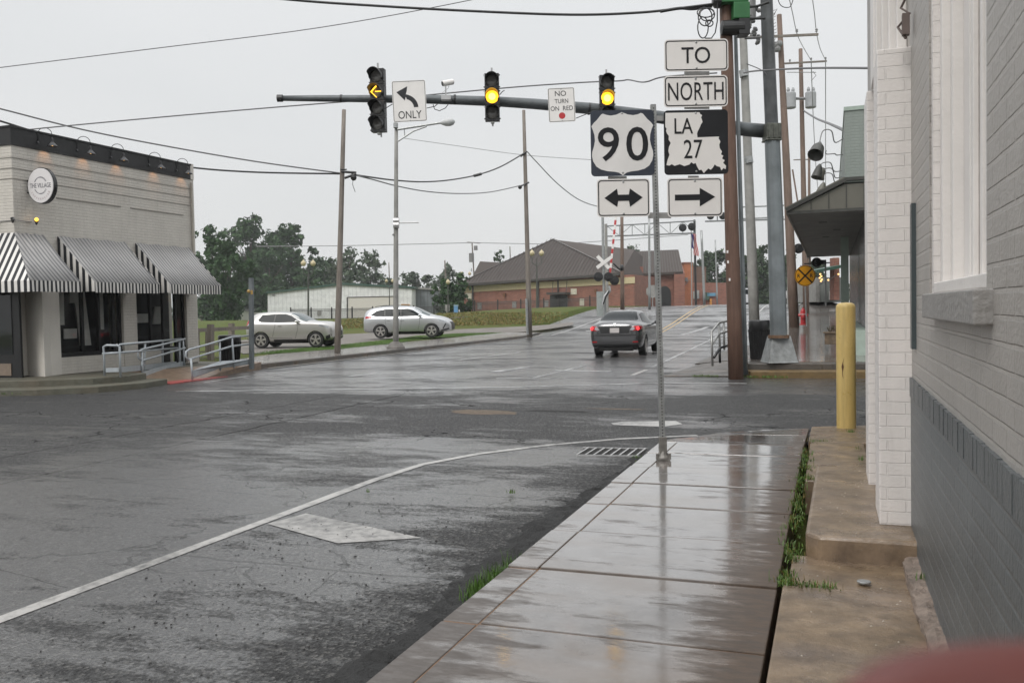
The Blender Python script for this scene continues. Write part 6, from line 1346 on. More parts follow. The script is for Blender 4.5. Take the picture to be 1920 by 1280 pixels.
for (x0,y0,x1,y1,mt,nm) in ((1176,529,1190,541,M_BAND,'cream_band'),(1208,532,1214,540,M_BAND,'cream_band'),(1180,542,1184,560,M_WTILE,'plaque'),(1184,551,1192,564,M_SIGNW,'notice'),(1203,531,1207,553,M_WTILE,'lamp_bracket'),(1202,556,1206,578,M_PLAS,'window'),(1162,552,1168,568,M_CONC,'window'),(1216,510,1218,580,M_ROOFE,'downpipe'),(1272,520,1280,578,M_CONC,'corner_pier'),(1196,500,1206,580,M_RB,'buttress')): dbox(x0,y0,x1,y1,.15 if nm != 'buttress' else .5,.3,nm,mt,D_=D2,root=wg)
D3 = (at(1290,560,D=118), (-PN).normalized())
ob = thing('orange_brick_house', 'bright orange brick block just right of the gabled wing', 'building', at(1290, 580, D=118)); dbox(1282,493,1299,580,0,6,'wall',M_OB,D_=D3,root=ob); dbox(1281,491.5,1299.5,494,.1,6.2,'coping',M_RB,D_=D3,root=ob)
m = MB(); m.obox(pln(1287,524,D3,.3), PX, (0,0,1), PN, .16, .25, .2); m.tube([pln(1284,534,D3,.3), pln(1293,524,D3,.3)], .05, 5); LW(ob, m).build('wall_light', M_INS, ob)
D4 = (at(1340,560,D=128), (-PN).normalized())
rb = thing('red_brick_house', 'low red brick building with a small blue mural behind the brown wood pole', 'building', at(1340, 580, D=128)); dbox(1299,530,1384,580,0,8,'wall',M_RB,D_=D4,root=rb); dbox(1297,500,1324,580,-1,7,'tower',simple('brown_render', (.13,.08,.06), .8, var=.2),D_=D4,root=rb)
for (x0,y0,x1,y1,c_) in ((1326,549,1342,555,(.10,.25,.36)),(1300,546,1304,560,(.35,.36,.33)),(1307,544,1311,560,(.30,.32,.32)),(1318,548,1330,562,(.04,.08,.05)),(1331,560,1335,576,(.55,.25,.06))): dbox(x0,y0,x1,y1,.3,.2,'mural_panel',simple('mural_paint', c_, .6, var=.3, scale=1),D_=D4,root=rb)
# white shed
M_SHED = stripemat('white_ribbed_metal', 0, .62, (.74,.75,.74), (.6,.61,.61), .12); M_SHEDS = stripemat('grey_ribbed_metal', 0, .6, (.17,.19,.20), (.12,.13,.14), .2); M_GTRIM = simple('dark_green_trim', (.03,.075,.055), .5, var=.1)
S0 = at(501, 600, D=140); S1 = at(772, 594, D=140); 
sd = thing('metal_shed', 'white ribbed metal warehouse with green roof trim behind the silver cars', 'warehouse', S0, YAW)
SP = (S0, (-PN).normalized())
def sbox(x0,y0,x1,y1,off,t,name,mat,parent=None): return dbox(x0,y0,x1,y1,off,t,name,mat,parent=parent,D_=SP,root=sd)
def spoly(px, off, t, name, mat, parent=None):
    ps = [pln(x,y,SP,off) for x,y in px]; m = MB(); m.v = [tuple(p) for p in ps] + [tuple(p-SP[1]*t) for p in ps]; k = len(ps); m.f = [tuple(range(k)), tuple(range(2*k-1,k-1,-1))] + [(i,(i+1)%k,(i+1)%k+k,i+k) for i in range(k)]; return LW(sd, m).build(name, mat, parent or sd)
spoly([(502,606),(502,550),(642,534),(772,541),(772,606)], 0, 30, 'wall', M_SHED)
rf = spoly([(499,550.5),(499,547.5),(642,530),(776,537),(776,540.5),(642,534)], .3, 31, 'roof', M_GTRIM)
spoly([(653,600),(653,558),(745,556),(745,600)], .06, .1, 'roller_door', simple('cream_door', (.60,.57,.52), .6, var=.04)); spoly([(652,558),(652,556.6),(746,554.6),(746,556)], .12, .1, 'door_trim', M_ROOFE); spoly([(650,600),(650,557),(652,557),(652,600)], .12, .1, 'door_trim', M_ROOFE)
spoly([(595,591),(595,582),(602,582),(602,591)], .1, .1, 'meter_box', M_CONC); spoly([(752,575),(752,570),(768,570),(768,575)], .2, .1, 'name_board', simple('orange_lettering', (.45,.25,.07), .5, var=.4, scale=4))
spoly([(510,554),(510,552),(515,551.5),(515,553.5)], .2, .2, 'wall_light', M_INS)
s2 = thing('lean_to_shed', 'dark grey metal lean-to on the right side of the white warehouse', 'warehouse', at(775, 600, D=146), YAW); SP = (at(775, 600, D=146), (-PN).normalized())
def dboxS(*a): pass
ps = [pln(x,y,SP,0) for x,y in [(772,606),(772,541),(822,544),(822,606)]]; m = MB(); m.v = [tuple(p) for p in ps] + [tuple(p-SP[1]*25) for p in ps]; m.f = [(0,1,2,3),(7,6,5,4),(0,4,5,1),(1,5,6,2),(2,6,7,3),(3,7,4,0)]; LW(s2, m).build('wall', M_SHEDS, s2)
ps = [pln(x,y,SP,.4) for x,y in [(771,541),(771,537.5),(825,541.5),(825,544)]]; m = MB(); m.v = [tuple(p) for p in ps] + [tuple(p-SP[1]*26) for p in ps]; m.f = [(0,1,2,3),(7,6,5,4),(0,4,5,1),(1,5,6,2),(2,6,7,3),(3,7,4,0)]; LW(s2, m).build('roof', M_CONC, s2)
# small houses far left
for i, (x0, y0, x1, y1, D, c_, lb) in enumerate(((422,583,451,606,150,(.42,.43,.38),'pale cream trailer house in front of the big dark trees'),(396,590,421,606,158,(.33,.34,.30),'dull cream low house left of the trailer house'),(376,590,396,606,170,(.22,.18,.17),'brownish far house at the left edge beside the corner building'))):
    PP = (at(x0,y1,D=D), (-PN).normalized()); hr = thing('far_house', lb, 'house', at(x0, y1, D=D)); hr['group'] = 'low houses below the big trees'
    dbox(x0,y0,x1,y1+2,0,7,'wall',simple('siding', c_, .7, var=.15),D_=PP,root=hr); dbox(x0-1,y0-3.5,x1+1,y0,.6,8.2,'roof',simple('shingles', (.13,.13,.13), .8, var=.3),D_=PP,root=hr)
    dbox(x0+(x1-x0)*.3,y0+6,x0+(x1-x0)*.5,y1-4,.05,.04,'window',M_PLAS,D_=PP,root=hr)
g = thing('covered_stand', 'flat dark roof on posts behind the silver crossover', 'shelter', at(490, 595, D=90)); PP = (at(490,590,D=90), (-PN).normalized()); dbox(475,586,503,588.5,.5,4,'roof',M_CONC,D_=PP,root=g); dbox(477,588.5,503,604,0,3,'wall',M_GTRIM,D_=PP,root=g)
g = thing('utility_box', 'bright blue portable box beside the dark bush', 'utility box', at(855, 588, D=98)); PP = (at(855,590,D=98), (-PN).normalized()); dbox(851,573,858,588,0,1,'box',simple('blue_plastic', (.12,.28,.5), .5, var=.1),D_=PP,root=g); dbox(850.5,571.5,858.5,573.5,.05,1.1,'lid',simple('pale_plastic', (.3,.42,.5), .5),D_=PP,root=g)
g = thing('utility_box', 'grey equipment cabinet left of the blue box', 'utility box', at(837, 588, D=99)); PP = (at(837,590,D=99), (-PN).normalized()); dbox(834,571,842,583,0,1,'box',M_CONC,D_=PP,root=g); dbox(837,583,839,592,0,.2,'leg',M_CONC,D_=PP,root=g)

# ------------------------------------------------------------------ fences
M_IRON = simple('black_iron_fence', (.02,.02,.02), .6, var=0); M_IRONF = simple('weathered_iron', (.05,.05,.05), .6, var=0)
def ironfence(pts, label, hpx, D0, D1, step=1.6, name='iron_fence'):
    root = thing(name, label, 'fence', at(pts[0][0], pts[0][1], D=D0)); m, mp_ = MB(), MB(); X0, X1 = pts[0][0], pts[-1][0]
    def yb(x):
        for (a, b) in zip(pts, pts[1:]):
            if a[0] <= x <= b[0]: return a[1]+(b[1]-a[1])*(x-a[0])/(b[0]-a[0])
        return pts[-1][1]
    x = X0; k = 0
    while x <= X1:
        D = D0+(D1-D0)*(x-X0)/(X1-X0); b = at(x, yb(x), D=D); t = at(x, yb(x)-hpx, D=D); post = (k % 24 == 0)
        (mp_ if post else m).bar(b - Vector((0,0,.4)), t + Vector((0,0,.15 if post else .0)), .10 if post else .022); x += step; k += 1
    for dy in (hpx*.93, hpx*.80, hpx*.1): m.tube([at(x_, yb(x_)-dy, D=D0+(D1-D0)*(x_-X0)/(X1-X0)) for x_ in [X0+(X1-X0)*j/8 for j in range(9)]], .022, 4)
    LW(root, m).build('picket', M_IRONF, root); LW(root, mp_).build('post', M_IRON, root)
ironfence([(545,600),(640,599),(770,596),(835,594)], 'black iron picket fence before the white warehouse', 21, 92, 96)
ironfence([(890,591),(1010,587),(1120,581)], 'black iron picket fence before the red brick depot', 25, 90, 84, 1.8)
g = thing('wood_fence', 'grey post and rail fence behind the left litter bin', 'fence', at(395, 690, D=30)); D = 30
for (x, y0, y1, dd) in ((395,608,690,30),(434,606,640,34),(372,620,684,29),(387,618,662,31)):
    w_ = .17 if x > 390 else .06; m = MB(); m.bar(at(x,y1,D=dd)-Vector((0,0,.1)), at(x,y0,D=dd), w_); LW(g, m).build('post', M_WOODG, g)
m = MB(); m.bar(at(370,619,D=30), at(470,614,D=33), .05, .13); m.bar(at(370,648,D=30), at(470,641,D=33), .04, .05)
for y in (660,672): m.bar(at(370,y,D=30), at(425,y-3,D=32), .03, .04)
LW(g, m).build('rail', M_WOODG, g)
g = thing('patio_chair', 'dark metal cafe chair behind the far railing against the cream wall', 'chair', at(262, 686, D=26)); D = 26
m = MB()
for p in ([(248,641),(254,660),(252,690)],[(262,641),(266,660)],[(254,660),(280,661),(274,690)],[(266,660),(262,688)],[(248,641),(262,641)],[(251,650),(264,650)]): m.tube([at(x, y, D=D) for x, y in p], .018, 5)
LW(g, m).build('frame', M_BLACKM, g); m = MB(); c0 = at(267,661,D=D); m.obox(c0, PX, (0,0,1), PN, .2, .015, .2); LW(g, m).build('seat', M_BLACKM, g)

# ------------------------------------------------------------------ globe lamps
M_GLOBE = simple('cream_globe', (.50,.43,.27), .35, var=.1)
M_LPOLE = simple('lamp_post_green', (.06,.065,.055), .5, var=.2)
def globes(xs, yt, yb, D, label, gr=7):
    xm = sum(xs)/len(xs); root = thing('globe_lamp', label, 'street lamp', at(xm, yb, D=D), 0, 'twin globe lamps on dark posts'); r_ = gr*D/FPX*.62
    m = MB(); m.tube([at(xm,yb+2,D=D), at(xm,yt+gr*2.6,D=D), at(xm,yt+gr*1.2,D=D)], [.09,.06,.04], 8)
    for x in xs: m.tube([at(xm,yt+gr*3.0,D=D), at((xm+x)/2,yt+gr*2.6,D=D), at(x,yt+gr*2.2,D=D), at(x,yt+gr*.9,D=D)], .045, 6)
    LW(root, m).build('post', M_LPOLE, root)
    for x in xs: m = MB(); c = at(x,yt,D=D); m.lathe([(r_*.5,-r_),(r_*.95,-r_*.3),(r_,r_*.2),(r_*.8,r_*.7),(r_*.3,r_*1.1),(.02,r_*1.5)], c, 14); LW(root, m).build('globe', M_GLOBE, root, smooth=True)
globes((569,587), 494, 625, 70, 'twin globe lamp standing before the big dark trees and white warehouse', 8)
globes((724.5,736), 527, 600, 120, 'small distant twin globe lamp above the warehouse roof, left of the street lamp', 4.6)
globes((866,880.5), 513, 590, 112, 'distant twin globe lamp at the left corner of the brown depot roof', 5)
globes((840,), 529, 590, 92, 'single globe lamp in front of the dark bush', 6.5)
globes((997.5,1015.5), 475, 585, 76, 'twin globe lamp in front of the brown depot roof beside the slender grey pole', 8)
g = thing('cafe_lights', 'string of warm bulbs under the far awning by the right brick column', 'string lights', at(1555, 520, D=52)); q = random.Random(5); m = MB()
for (x, y) in ((1538,514),(1540,518),(1537,521),(1541,524),(1539,527),(1553,525),(1572,514)): m.sphere(at(x, y, D=52), .055, 8, 6)
LW(g, m).build('bulb', M_WARM, g); m = MB(); m.tube([at(1536,534,D=52), at(1552,526,D=52), at(1574,512,D=52)], .02, 5); LW(g, m).build('wire', M_BLACKM, g)
P5 = (at(1550,560,D=60), (-PN).normalized())
g = thing('far_cafe', 'far low building with a brick column and dark green awning seen under the canopy', 'building', at(1550, 575, D=60)); dbox(1564,483,1574,562,.6,.8,'brick_column',M_RB,D_=P5,root=g); dbox(1538,520,1590,566,-2,6,'wall',simple('far_grey_wall', (.14,.15,.14), .7, var=.4, scale=.8),D_=P5,root=g); dbox(1556,545,1566,562,-1.8,.2,'window',M_SIGNW,D_=P5,root=g)
dbox(1530,520,1537,566,-2,6,'post',M_CONC,D_=P5,root=g)
ps = [pln(1531,506,P5,2), pln(1580,496,P5,2), pln(1580,502,P5,2), pln(1531,511,P5,2)]; m = MB(); m.v = [tuple(p) for p in ps] + [tuple(p+PN*3) for p in ps]; m.f = [(0,1,2,3),(7,6,5,4),(0,4,5,1),(1,5,6,2),(2,6,7,3),(3,7,4,0)]; LW(g, m).build('awning', M_GTRIM, g)
# far traffic
def farcar(px, py, wpx, hpx, D, mat, label, red=True):
    c = at(px, py, D=D); w_ = wpx*D/FPX; h_ = hpx*D/FPX; root = thing('distant_car', label, 'car', c, YAW); m = MB()
    m.prism([(-w_/2,.18),(w_/2,.18),(w_/2,h_*.55),(w_*.43,h_*.62),(w_*.36,h_*.95),(-w_*.36,h_*.95),(-w_*.43,h_*.62),(-w_/2,h_*.55)], (0,0,0), XA, ZA, (0,1,0), 4); m.build('body', mat, root, bevel=.06)
    m = MB(); m.box((-w_*.34,-.01,h_*.6),(w_*.34,.02,h_*.88)); m.build('rear_window', M_CARGL, root)
    for s in (-1,1):
        m = MB(); m.box((s*w_*.42-.09,-.02,h_*.42),(s*w_*.42+.09,.02,h_*.52)); m.build('tail_lamp', M_TAILON if red else M_TAIL, root); m = MB(); m.lathe([(.3,0),(.3,.2)], (s*w_*.4,.5,.28), 14, (1,0,0)); m.build('wheel', M_TYRE, root)
farcar(1394, 571, 26, 32, 92, simple('white_van_paint', (.55,.56,.58), .3, var=.03), 'white van on the crossing seen in the gap right of the brown pole')
farcar(1487, 562, 22, 18, 105, simple('pale_car_paint', (.4,.4,.4), .3, var=.05), 'pale distant car parked behind the tall reddish pole', False)
# ------------------------------------------------------------------ trees
def leafmat(name, c1, c2):
    m, nt, p = nmat(name); oi = N(nt, 'ShaderNodeTexCoord'); f = noise(nt, .5, 5, .7, oi.outputs['Object']); g = noise(nt, 7, 3, .7, oi.outputs['Object'])
    nt.links.new(ramp(nt, math_(nt, 'ADD', math_(nt, 'MULTIPLY', f, .6), math_(nt, 'MULTIPLY', g, .4)), [(.36, c1), (.62, c2)]), p.inputs['Base Color'])
    p.inputs['Roughness'].default_value = .6; p.inputs['Specular IOR Level'].default_value = .25; return m
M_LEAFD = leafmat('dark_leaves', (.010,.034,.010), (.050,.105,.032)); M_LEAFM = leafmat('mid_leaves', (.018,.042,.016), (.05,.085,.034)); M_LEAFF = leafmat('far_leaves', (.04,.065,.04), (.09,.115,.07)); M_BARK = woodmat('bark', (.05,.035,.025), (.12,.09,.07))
def tree(xc, yb, w_, h_, D, mat, label, seed, n=4200, ragged=.35, bare=.25, leaf=.28, group='trees behind the field', clumps=26, base=None):
    q = random.Random(seed); s = D/FPX; W_, H_ = w_*s, h_*s; b = at(xc, yb, D=D); root = thing('tree', label, 'tree', b, 0, group)
    C_ = []
    for i in range(clumps):
        z = bare + (1-bare)*(i+.5)/clumps; wid = math.sin(math.pi*min(1,max(.08,(z-bare*.7)/(1.06-bare*.7))))**.7; t = q.uniform(0, 2*math.pi); rr = q.uniform(.25,1)*wid*W_*.40
        C_.append((Vector((rr*math.cos(t), rr*math.sin(t), z*H_*(.93+.07*q.random()))), q.uniform(.13,.24)*W_*(1-.35*z)))
    for i in range(clumps//2): t = q.uniform(0,2*math.pi); z = q.uniform(bare+.1, 1.0); wid = math.sin(math.pi*min(1,(z-bare*.6)/(1.1-bare*.6)))**.6; C_.append((Vector((W_*.47*wid*math.cos(t), W_*.47*wid*math.sin(t), z*H_)), q.uniform(.05,.11)*W_))
    m = MB(); tot = sum(r_**2 for _, r_ in C_)
    for c, r_ in C_:
        for k in range(int(n*r_*r_/tot)):
            d = Vector((q.gauss(0,1), q.gauss(0,1), q.gauss(0,1)*.75)).normalized()*r_*(q.random()**.45)*(1+ragged*(q.random()-.4)); p = c + d
            u = Vector((q.gauss(0,1), q.gauss(0,1), q.gauss(0,1))).normalized(); v = u.cross(Vector((q.gauss(0,1), q.gauss(0,1), q.gauss(0,1)))).normalized(); L = leaf*q.choice((.35,.5,.7,.9,1.5))
            a = len(m.v); m.v += [tuple(p-u*L), tuple(p+v*L*.55), tuple(p+u*L), tuple(p-v*L*.5)]; m.f.append((a,a+1,a+2,a+3))
    me = bpy.data.meshes.new('crown'); me.from_pydata(m.v, [], m.f); me.materials.append(mat); o = bpy.data.objects.new('crown', me); sc.collection.objects.link(o); o.parent = root
    m = MB(); r0 = max(.12, W_*.028); m.tube([(0,0,-.8),(0,0,H_*.2),(q.uniform(-.3,.3),0,H_*.5),(q.uniform(-.5,.5),0,H_*.85)], [r0*1.3,r0,r0*.7,r0*.2], 8)
    for c, r_ in C_[::3]: z0 = max(H_*.15, c.z*.6); m.tube([(0,0,z0), (c.x*.5, c.y*.5, (z0+c.z)/2+.1), tuple(c)], [r0*.45, r0*.25, r0*.08], 5)
    m.build('trunk', M_BARK, root, smooth=True); return root
TL = []
for i, (xc, yb, w_, h_, D, lb, n) in enumerate(((395,606,90,178,128,'dark tree at the left end of the big clump, half hidden by the corner building',5200),(475,603,130,189,182,'tallest dark tree of the big clump, above the silver crossover',8500),(548,600,105,178,186,'broad dark tree at the right end of the big clump behind the globe lamp',7500),
    (430,606,100,150,112,'dark tree in the front of the big clump behind the cream houses',6500),(505,602,90,128,176,'lower tree of the big clump just behind the left end of the white warehouse',5500),(600,600,90,118,190,'dark tree rising over the left end of the warehouse roof',4000),(590,600,70,95,170,'smaller dark tree low behind the warehouse gable',2600))):
    tree(xc, yb, w_, h_, D, M_LEAFD, lb, 20+i, int(n*1.15), leaf=.30*D/118, bare=.05)
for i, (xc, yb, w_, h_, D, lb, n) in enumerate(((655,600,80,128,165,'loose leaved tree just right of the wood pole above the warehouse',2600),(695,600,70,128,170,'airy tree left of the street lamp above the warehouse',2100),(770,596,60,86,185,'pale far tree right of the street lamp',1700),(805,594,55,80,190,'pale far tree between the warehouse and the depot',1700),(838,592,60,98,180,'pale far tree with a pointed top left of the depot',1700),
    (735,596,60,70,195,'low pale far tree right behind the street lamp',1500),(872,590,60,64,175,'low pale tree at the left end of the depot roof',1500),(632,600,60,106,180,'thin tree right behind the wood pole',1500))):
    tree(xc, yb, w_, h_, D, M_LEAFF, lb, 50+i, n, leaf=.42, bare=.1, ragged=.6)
tree(937, 560, 26, 92, 140, M_LEAFM, 'sparse twig topped tree rising behind the depot roof', 71, 420, leaf=.3, bare=.3, ragged=.8)
tree(905, 550, 60, 52, 150, M_LEAFM, 'low tree showing just above the rear depot roof', 72, 900, leaf=.3)
tree(838, 594, 58, 68, 104, M_LEAFD, 'dense dark rounded bush between the lean-to and the depot', 73, 4200, leaf=.22, bare=.0, clumps=22)
tree(870, 592, 34, 80, 106, M_LEAFD, 'narrow dark bush touching the left corner of the depot', 74, 1500, leaf=.22, bare=.0)
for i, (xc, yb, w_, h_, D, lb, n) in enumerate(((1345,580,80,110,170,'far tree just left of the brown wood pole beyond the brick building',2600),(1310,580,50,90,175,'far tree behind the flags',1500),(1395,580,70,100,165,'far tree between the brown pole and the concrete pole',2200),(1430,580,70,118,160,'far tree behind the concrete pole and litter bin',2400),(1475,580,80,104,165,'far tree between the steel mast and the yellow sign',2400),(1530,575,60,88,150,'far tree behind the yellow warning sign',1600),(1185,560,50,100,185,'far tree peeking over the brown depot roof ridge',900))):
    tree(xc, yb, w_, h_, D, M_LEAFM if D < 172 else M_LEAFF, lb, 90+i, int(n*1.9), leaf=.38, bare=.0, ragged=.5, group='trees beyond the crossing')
# far hedge line so that the horizon is never bare
q = random.Random(99); m = MB()
for i in range(9000):
    t = q.random(); ang = R(-80 + 150*t); d = 260 + 60*q.random(); hgt = (5.5 + 2.2*math.sin(t*40) + 1.5*math.sin(t*97))*q.random()**.6
    p = Vector((d*math.sin(ang), d*math.cos(ang), .3 + hgt)); u = Vector((q.gauss(0,1),q.gauss(0,1),q.gauss(0,1))).normalized()*1.1; v = u.cross(Vector((q.gauss(0,1),q.gauss(0,1),q.gauss(0,1)))).normalized()*.8
    a = len(m.v); m.v += [tuple(p-u), tuple(p+v), tuple(p+u), tuple(p-v)]; m.f.append((a,a+1,a+2,a+3))
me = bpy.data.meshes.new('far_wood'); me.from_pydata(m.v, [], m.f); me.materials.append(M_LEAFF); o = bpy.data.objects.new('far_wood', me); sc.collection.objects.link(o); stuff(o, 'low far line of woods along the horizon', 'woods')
# ------------------------------------------------------------------ grass and weeds
M_BLADE = simple('grass_blade', (.055,.12,.012), .5, var=.5, scale=14); M_BLADE2 = simple('weed_leaf', (.07,.13,.018), .5, var=.5, scale=20); M_DRYB = simple('dry_grass', (.17,.125,.035), .8, var=.5, scale=2)
def blades(pts, n, h, wd, mat, name, label, spread=.03, seed=1, lean=.6):
    q = random.Random(seed); m = MB()
    for i in range(n):
        c = pts[q.randrange(len(pts))]; p = Vector(c) + Vector((q.gauss(0,spread), q.gauss(0,spread), 0)); t = q.uniform(0,2*math.pi); L = h*q.uniform(.4,1.25); d = Vector((math.cos(t), math.sin(t), 0)); s_ = Vector((-d.y, d.x, 0))*wd; k = lean*q.random()
        a = len(m.v); m.v += [tuple(p-s_), tuple(p+s_), tuple(p+d*L*k*.4+Vector((0,0,L*.6))+s_*.7), tuple(p+d*L*k*.4+Vector((0,0,L*.6))-s_*.7), tuple(p+d*L*k+Vector((0,0,L*(1-.3*k))))]; m.f += [(a,a+1,a+2,a+3),(a+3,a+2,a+4)]
    me = bpy.data.meshes.new(name); me.from_pydata(m.v, [], m.f); me.materials.append(mat); o = bpy.data.objects.new(name, me); sc.collection.objects.link(o); return stuff(o, label, 'grass')
pts = [(-1.87 - .05*math.sin(k), 4.42 + k*.028, -.12) for k in range(30)]; pts += pts[4:18]*2
blades(pts, 620, .11, .0022, M_BLADE, 'grass_tuft', 'bright green grass tuft growing in the gutter against the kerb', .03, 3)
q = random.Random(12); pts = []
for k in range(90):
    y = 4.9 + k*.062
    if q.random() < (.25 if 5.2 < y < 5.35 or 6.0 < y < 6.1 or y > 9.6 else .85): pts += [(-.245 + .02*math.sin(k*.9) + (.0 if y < 8 else .01), y, -.005)]*int(1 + 3*q.random())
pts += [(-.22 + .03*k, 4.87, .0) for k in range(8)]*2 + [(-.2 + .035*k, 7.9, .0) for k in range(12)]*2 + [(-.24, 4.93, .0)]*7 + [(-.2+.03*k, 10.2, -.02) for k in range(6)]
blades(pts, 1100, .034, .0035, M_BLADE2, 'crack_weeds', 'low green weeds filling the joint between the sidewalk and the brown slabs', .032, 4, 1.2)
blades(pts, 260, .07, .0016, M_BLADE, 'crack_weeds', 'thin grass stalks in the joint beside the brown slabs', .03, 6, .7)
blades(pts, 300, .05, .002, M_DRYB, 'crack_weeds', 'dry straw blades among the weeds beside the brown slabs', .03, 15, 1.2)
blades([(.44,4.98,.04)]*2+[(.20+.02*k,11.40,-.08) for k in range(3)]+[(.275,9.0,0),(.27,9.6,0)], 90, .06, .003, M_BLADE2, 'crack_weeds', 'small weeds at the foot of the wall and the yellow bollard', .02, 5)
blades([(-2.67,7.3,-.125)]*3+[(-3.95,7.0,-.125)]+[(-1.87,6.6,-.12)]*2+[(-1.9,7.6,-.12)]+[(-1.95,9.2,-.1)]*4+[(-1.85,8.9,-.1)]*3, 110, .04, .0025, M_BLADE2, 'crack_weeds', 'tiny weeds in the road cracks near the drain', .02, 8)
blades([(-17.2+.02*k, 14.0+.006*k, -.1) for k in range(40)]+[(-1.9+.03*k, 20.3, -.12) for k in range(34)]+[(-3.0+.03*k,20.5,-.12) for k in range(20)], 500, .06, .006, M_BLADE2, 'crack_weeds', 'weeds along the far kerbs of the crossing', .03, 9)
pts = []
for a, b in zip(lA, lB):
    for k in range(14): p = a.lerp(b, q.random()); pts.append((p.x + q.uniform(-.3,.3), p.y + q.uniform(-.4,.4), rise(p.x, p.y)))
blades(pts, 14000, .06, .008, M_BLADE, 'grass_blades', 'short blades of the green verge beside the gravel drive', .3, 10)
pts = []; px_ = random.Random(31)
for k in range(1500): p = at_g(px_.uniform(640,1130), px_.uniform(586,617), 0); pts.append((p.x, p.y, rise(p.x, p.y))) if p.x < -19.2 and p.y > 56 and p.y < 120 else None
blades(pts, 15000, .10, .03, M_DRYB, 'field_grass', 'straw coloured rough grass on the bank before the depot', .8, 11, 1.4)
blades(pts, 7000, .09, .02, M_BLADE2, 'field_grass', 'green tufts on the bank before the depot', .8, 12)
pts = [(px_.uniform(2.2,12), px_.uniform(50,72)) for k in range(400)]; pts = [(x, y, rise_r(y)+.15) for x, y in pts] ; blades(pts, 5000, .4, .025, M_DRYB, 'field_grass', 'straw coloured bank beyond the right corner under the canopy', .6, 13)
m = MB(); ys_ = lines((48,80,10)); 
for y in ys_:
    for x in (3.25, 9, 30): m.v.append((x, y, rise_r(y) + .15 + .25*ss((y-48)/6)))
for j in range(len(ys_)-1):
    for i in range(2): a = j*3+i; m.f.append((a,a+1,a+4,a+3))
struct(m.build('grass_bank', M_FIELD))
m = MB()
for p in blob(-30, 62, 4.2, 1.3, seed=8) : m.v.append((p[0] + (p[1]-62)*1.0, p[1], rise(p[0], p[1]) + .03))
m.f = [tuple(range(len(m.v)))]; struct(m.build('dirt_patch', simple('ash_dirt', (.05,.045,.045), .8, var=.4, scale=2, bmp=.6)))
# dark husks and pebbles scattered on the near lane
q = random.Random(17); m = MB()
for i in range(420):
    if q.random() < .72: t = q.random(); x = -3.0 + q.gauss(0,.55) - t*.25; y = 6.5 - t*3.3 + q.gauss(0,.35)
    else: x = q.uniform(-4.1,-2.1); y = q.uniform(1.8,7.8)
    if not (-5.2 < x < -2.0): continue
    r_ = q.uniform(.003,.008)*(1.7 if q.random() < .12 else 1); z = roadz(x, y) + r_*.35; b = len(m.v)
    for (dx, dy, dz) in ((1,0,0),(0,1,0),(-1,0,0),(0,-1,0),(.6,.6,.5),(-.6,.6,.6),(-.6,-.6,.5),(.6,-.6,.6),(0,0,1)): m.v.append((x+dx*r_*q.uniform(.6,1.3), y+dy*r_*q.uniform(.6,1.3), z+dz*r_*.8))
    m.f += [(b,b+1,b+4),(b+1,b+2,b+5),(b+2,b+3,b+6),(b+3,b,b+7),(b+4,b+1,b+5,b+8),(b+5,b+2,b+6,b+8),(b+6,b+3,b+7,b+8),(b+7,b,b+4,b+8)]
stuff(m.build('scattered_husks', simple('wet_husks', (.018,.016,.015), .5, var=.3)), 'dark wet husks and pebbles scattered over the near lane', 'debris')
m = MB(); q = random.Random(21)
for i in range(60):
    x, y = q.uniform(-.2,.42), q.uniform(2.6,5.3); r_ = q.uniform(.002,.006); m.sphere((x, y, .006 if y < 4.86 else -.002), r_, 6, 4, .6)
for i in range(26): x, y = q.uniform(-.1,.28), q.uniform(5.5,7.7); m.sphere((x, y, .141), q.uniform(.002,.006), 6, 4, .5)
stuff(m.build('pale_grit', simple('pale_grit', (.4,.36,.3), .6, var=.3)), 'pale grit and paint flakes on the brown slabs', 'debris')
# ------------------------------------------------------------------ the photographer's hand, just below the lens
def skinmat():
    m, nt, p = nmat('hand_skin'); f = noise(nt, 60, 4, .6); nt.links.new(mixc(nt, f, (.095,.024,.02), (.135,.036,.03)), p.inputs['Base Color'])
    p.inputs['Roughness'].default_value = .5; p.inputs['Subsurface Weight'].default_value = .12; p.inputs['Subsurface Radius'].default_value = (.01,.004,.002); p.inputs['Subsurface Scale'].default_value = 1; return m
M_SKIN = skinmat()
HC = EYE + c_fw*.118 + c_right*.073 - c_up*.0562           # near the first knuckles
hr = thing('person', 'hand of a person with fingers closed, blurred at the lower right corner', 'person', HC)
rx, fx, ux = c_right, c_fw, c_up
def hv(a, b, c): return rx*a + fx*b + ux*c              # right, forward, up offsets in metres, relative to the knuckles
chains = []
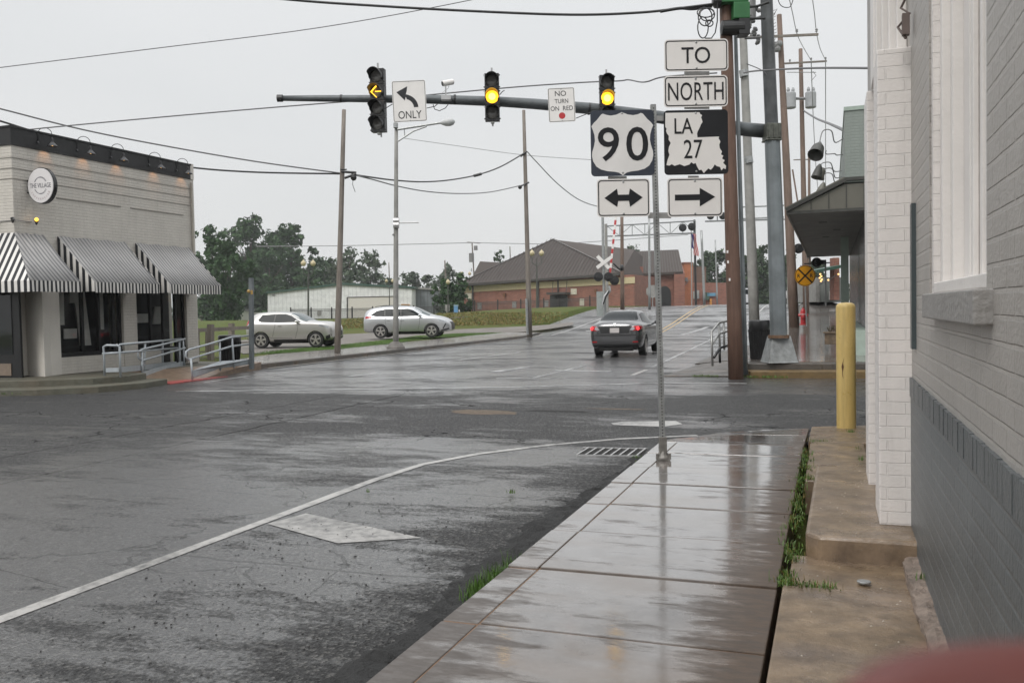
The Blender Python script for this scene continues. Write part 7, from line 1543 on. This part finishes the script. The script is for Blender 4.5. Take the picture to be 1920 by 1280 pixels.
# palm and wrist: one trunk, root at the palm
verts = [hv(.045,.000,-.050)]; edges = []; rad = [(.026,.020)]
def add(parent, co, r): verts.append(co); edges.append((parent, len(verts)-1)); rad.append((r, r)); return len(verts)-1
wr = add(0, hv(.085,-.035,-.085), .026); fa = add(wr, hv(.14,-.09,-.15), .032); fb = add(fa, hv(.20,-.16,-.24), .040)
for k, (r_, L) in enumerate(((.0088,1.0),(.0092,1.06),(.0088,1.0),(.0078,.84))):
    dz = -.0195*k; a = add(0, hv(.030,.006,-.014+dz*.9-.004), .0125 - k*.0008)
    b = add(a, hv(.014-.002*k,.012,.0035+dz), r_*1.18); c = add(b, hv(-.014*L+.002*k,.014,.0015+dz), r_); d = add(c, hv(-.030*L,.004,-.006+dz), r_*.9); add(d, hv(-.030*L+.004,-.010,-.011+dz), r_*.72)
th = add(0, hv(.030,-.024,-.036), .015); t2 = add(th, hv(.004,-.034,-.034), .0115); add(add(t2, hv(-.018,-.030,-.030), .0100), hv(-.031,-.024,-.030), .0080)
me = bpy.data.meshes.new('hand'); me.from_pydata([tuple(v) for v in verts], edges, []); o = bpy.data.objects.new('hand', me); sc.collection.objects.link(o); o.parent = hr
sk_ = o.modifiers.new('skin', 'SKIN'); sk_.use_smooth_shade = True; sb_ = o.modifiers.new('sub', 'SUBSURF'); sb_.levels = 2; sb_.render_levels = 2
for i, r_ in enumerate(rad): me.skin_vertices[0].data[i].radius = r_
me.skin_vertices[0].data[0].use_root = True; me.materials.append(M_SKIN)
bpy.context.view_layer.update(); dg = bpy.context.evaluated_depsgraph_get(); m2_ = bpy.data.meshes.new_from_object(o.evaluated_get(dg)); o.modifiers.clear(); o.data = m2_
if not m2_.materials: m2_.materials.append(M_SKIN)
m = MB(); m.tube([hv(.150,-.10,-.165), hv(.20,-.16,-.24), hv(.26,-.26,-.36)], [.048,.054,.062], 20); m.build('sleeve', simple('grey_sleeve', (.10,.10,.12), .8, var=.15), hr, smooth=True)
HAZE = .00045
# ------------------------------------------------------------------ rain haze
hz = MB(); hz.box((-330,-70,-1.6), (240,360,26)); ho = hz.build('haze', bpy.data.materials.new('rain_haze')); mt = ho.data.materials[0]; mt.use_nodes = True; nt = mt.node_tree; nt.nodes.clear()
ou = nt.nodes.new('ShaderNodeOutputMaterial'); vv = nt.nodes.new('ShaderNodeVolumePrincipled'); vv.inputs['Density'].default_value = HAZE; vv.inputs['Color'].default_value = (.97,.985,1,1); vv.inputs['Anisotropy'].default_value = .2
nt.links.new(vv.outputs[0], ou.inputs['Volume']); stuff(ho, 'thin grey rain haze filling the street', 'haze')
for o in bpy.data.objects:
    if o.type == 'MESH' and o.parent is None and 'label' not in o and 'kind' not in o: print('UNTAGGED', o.name)
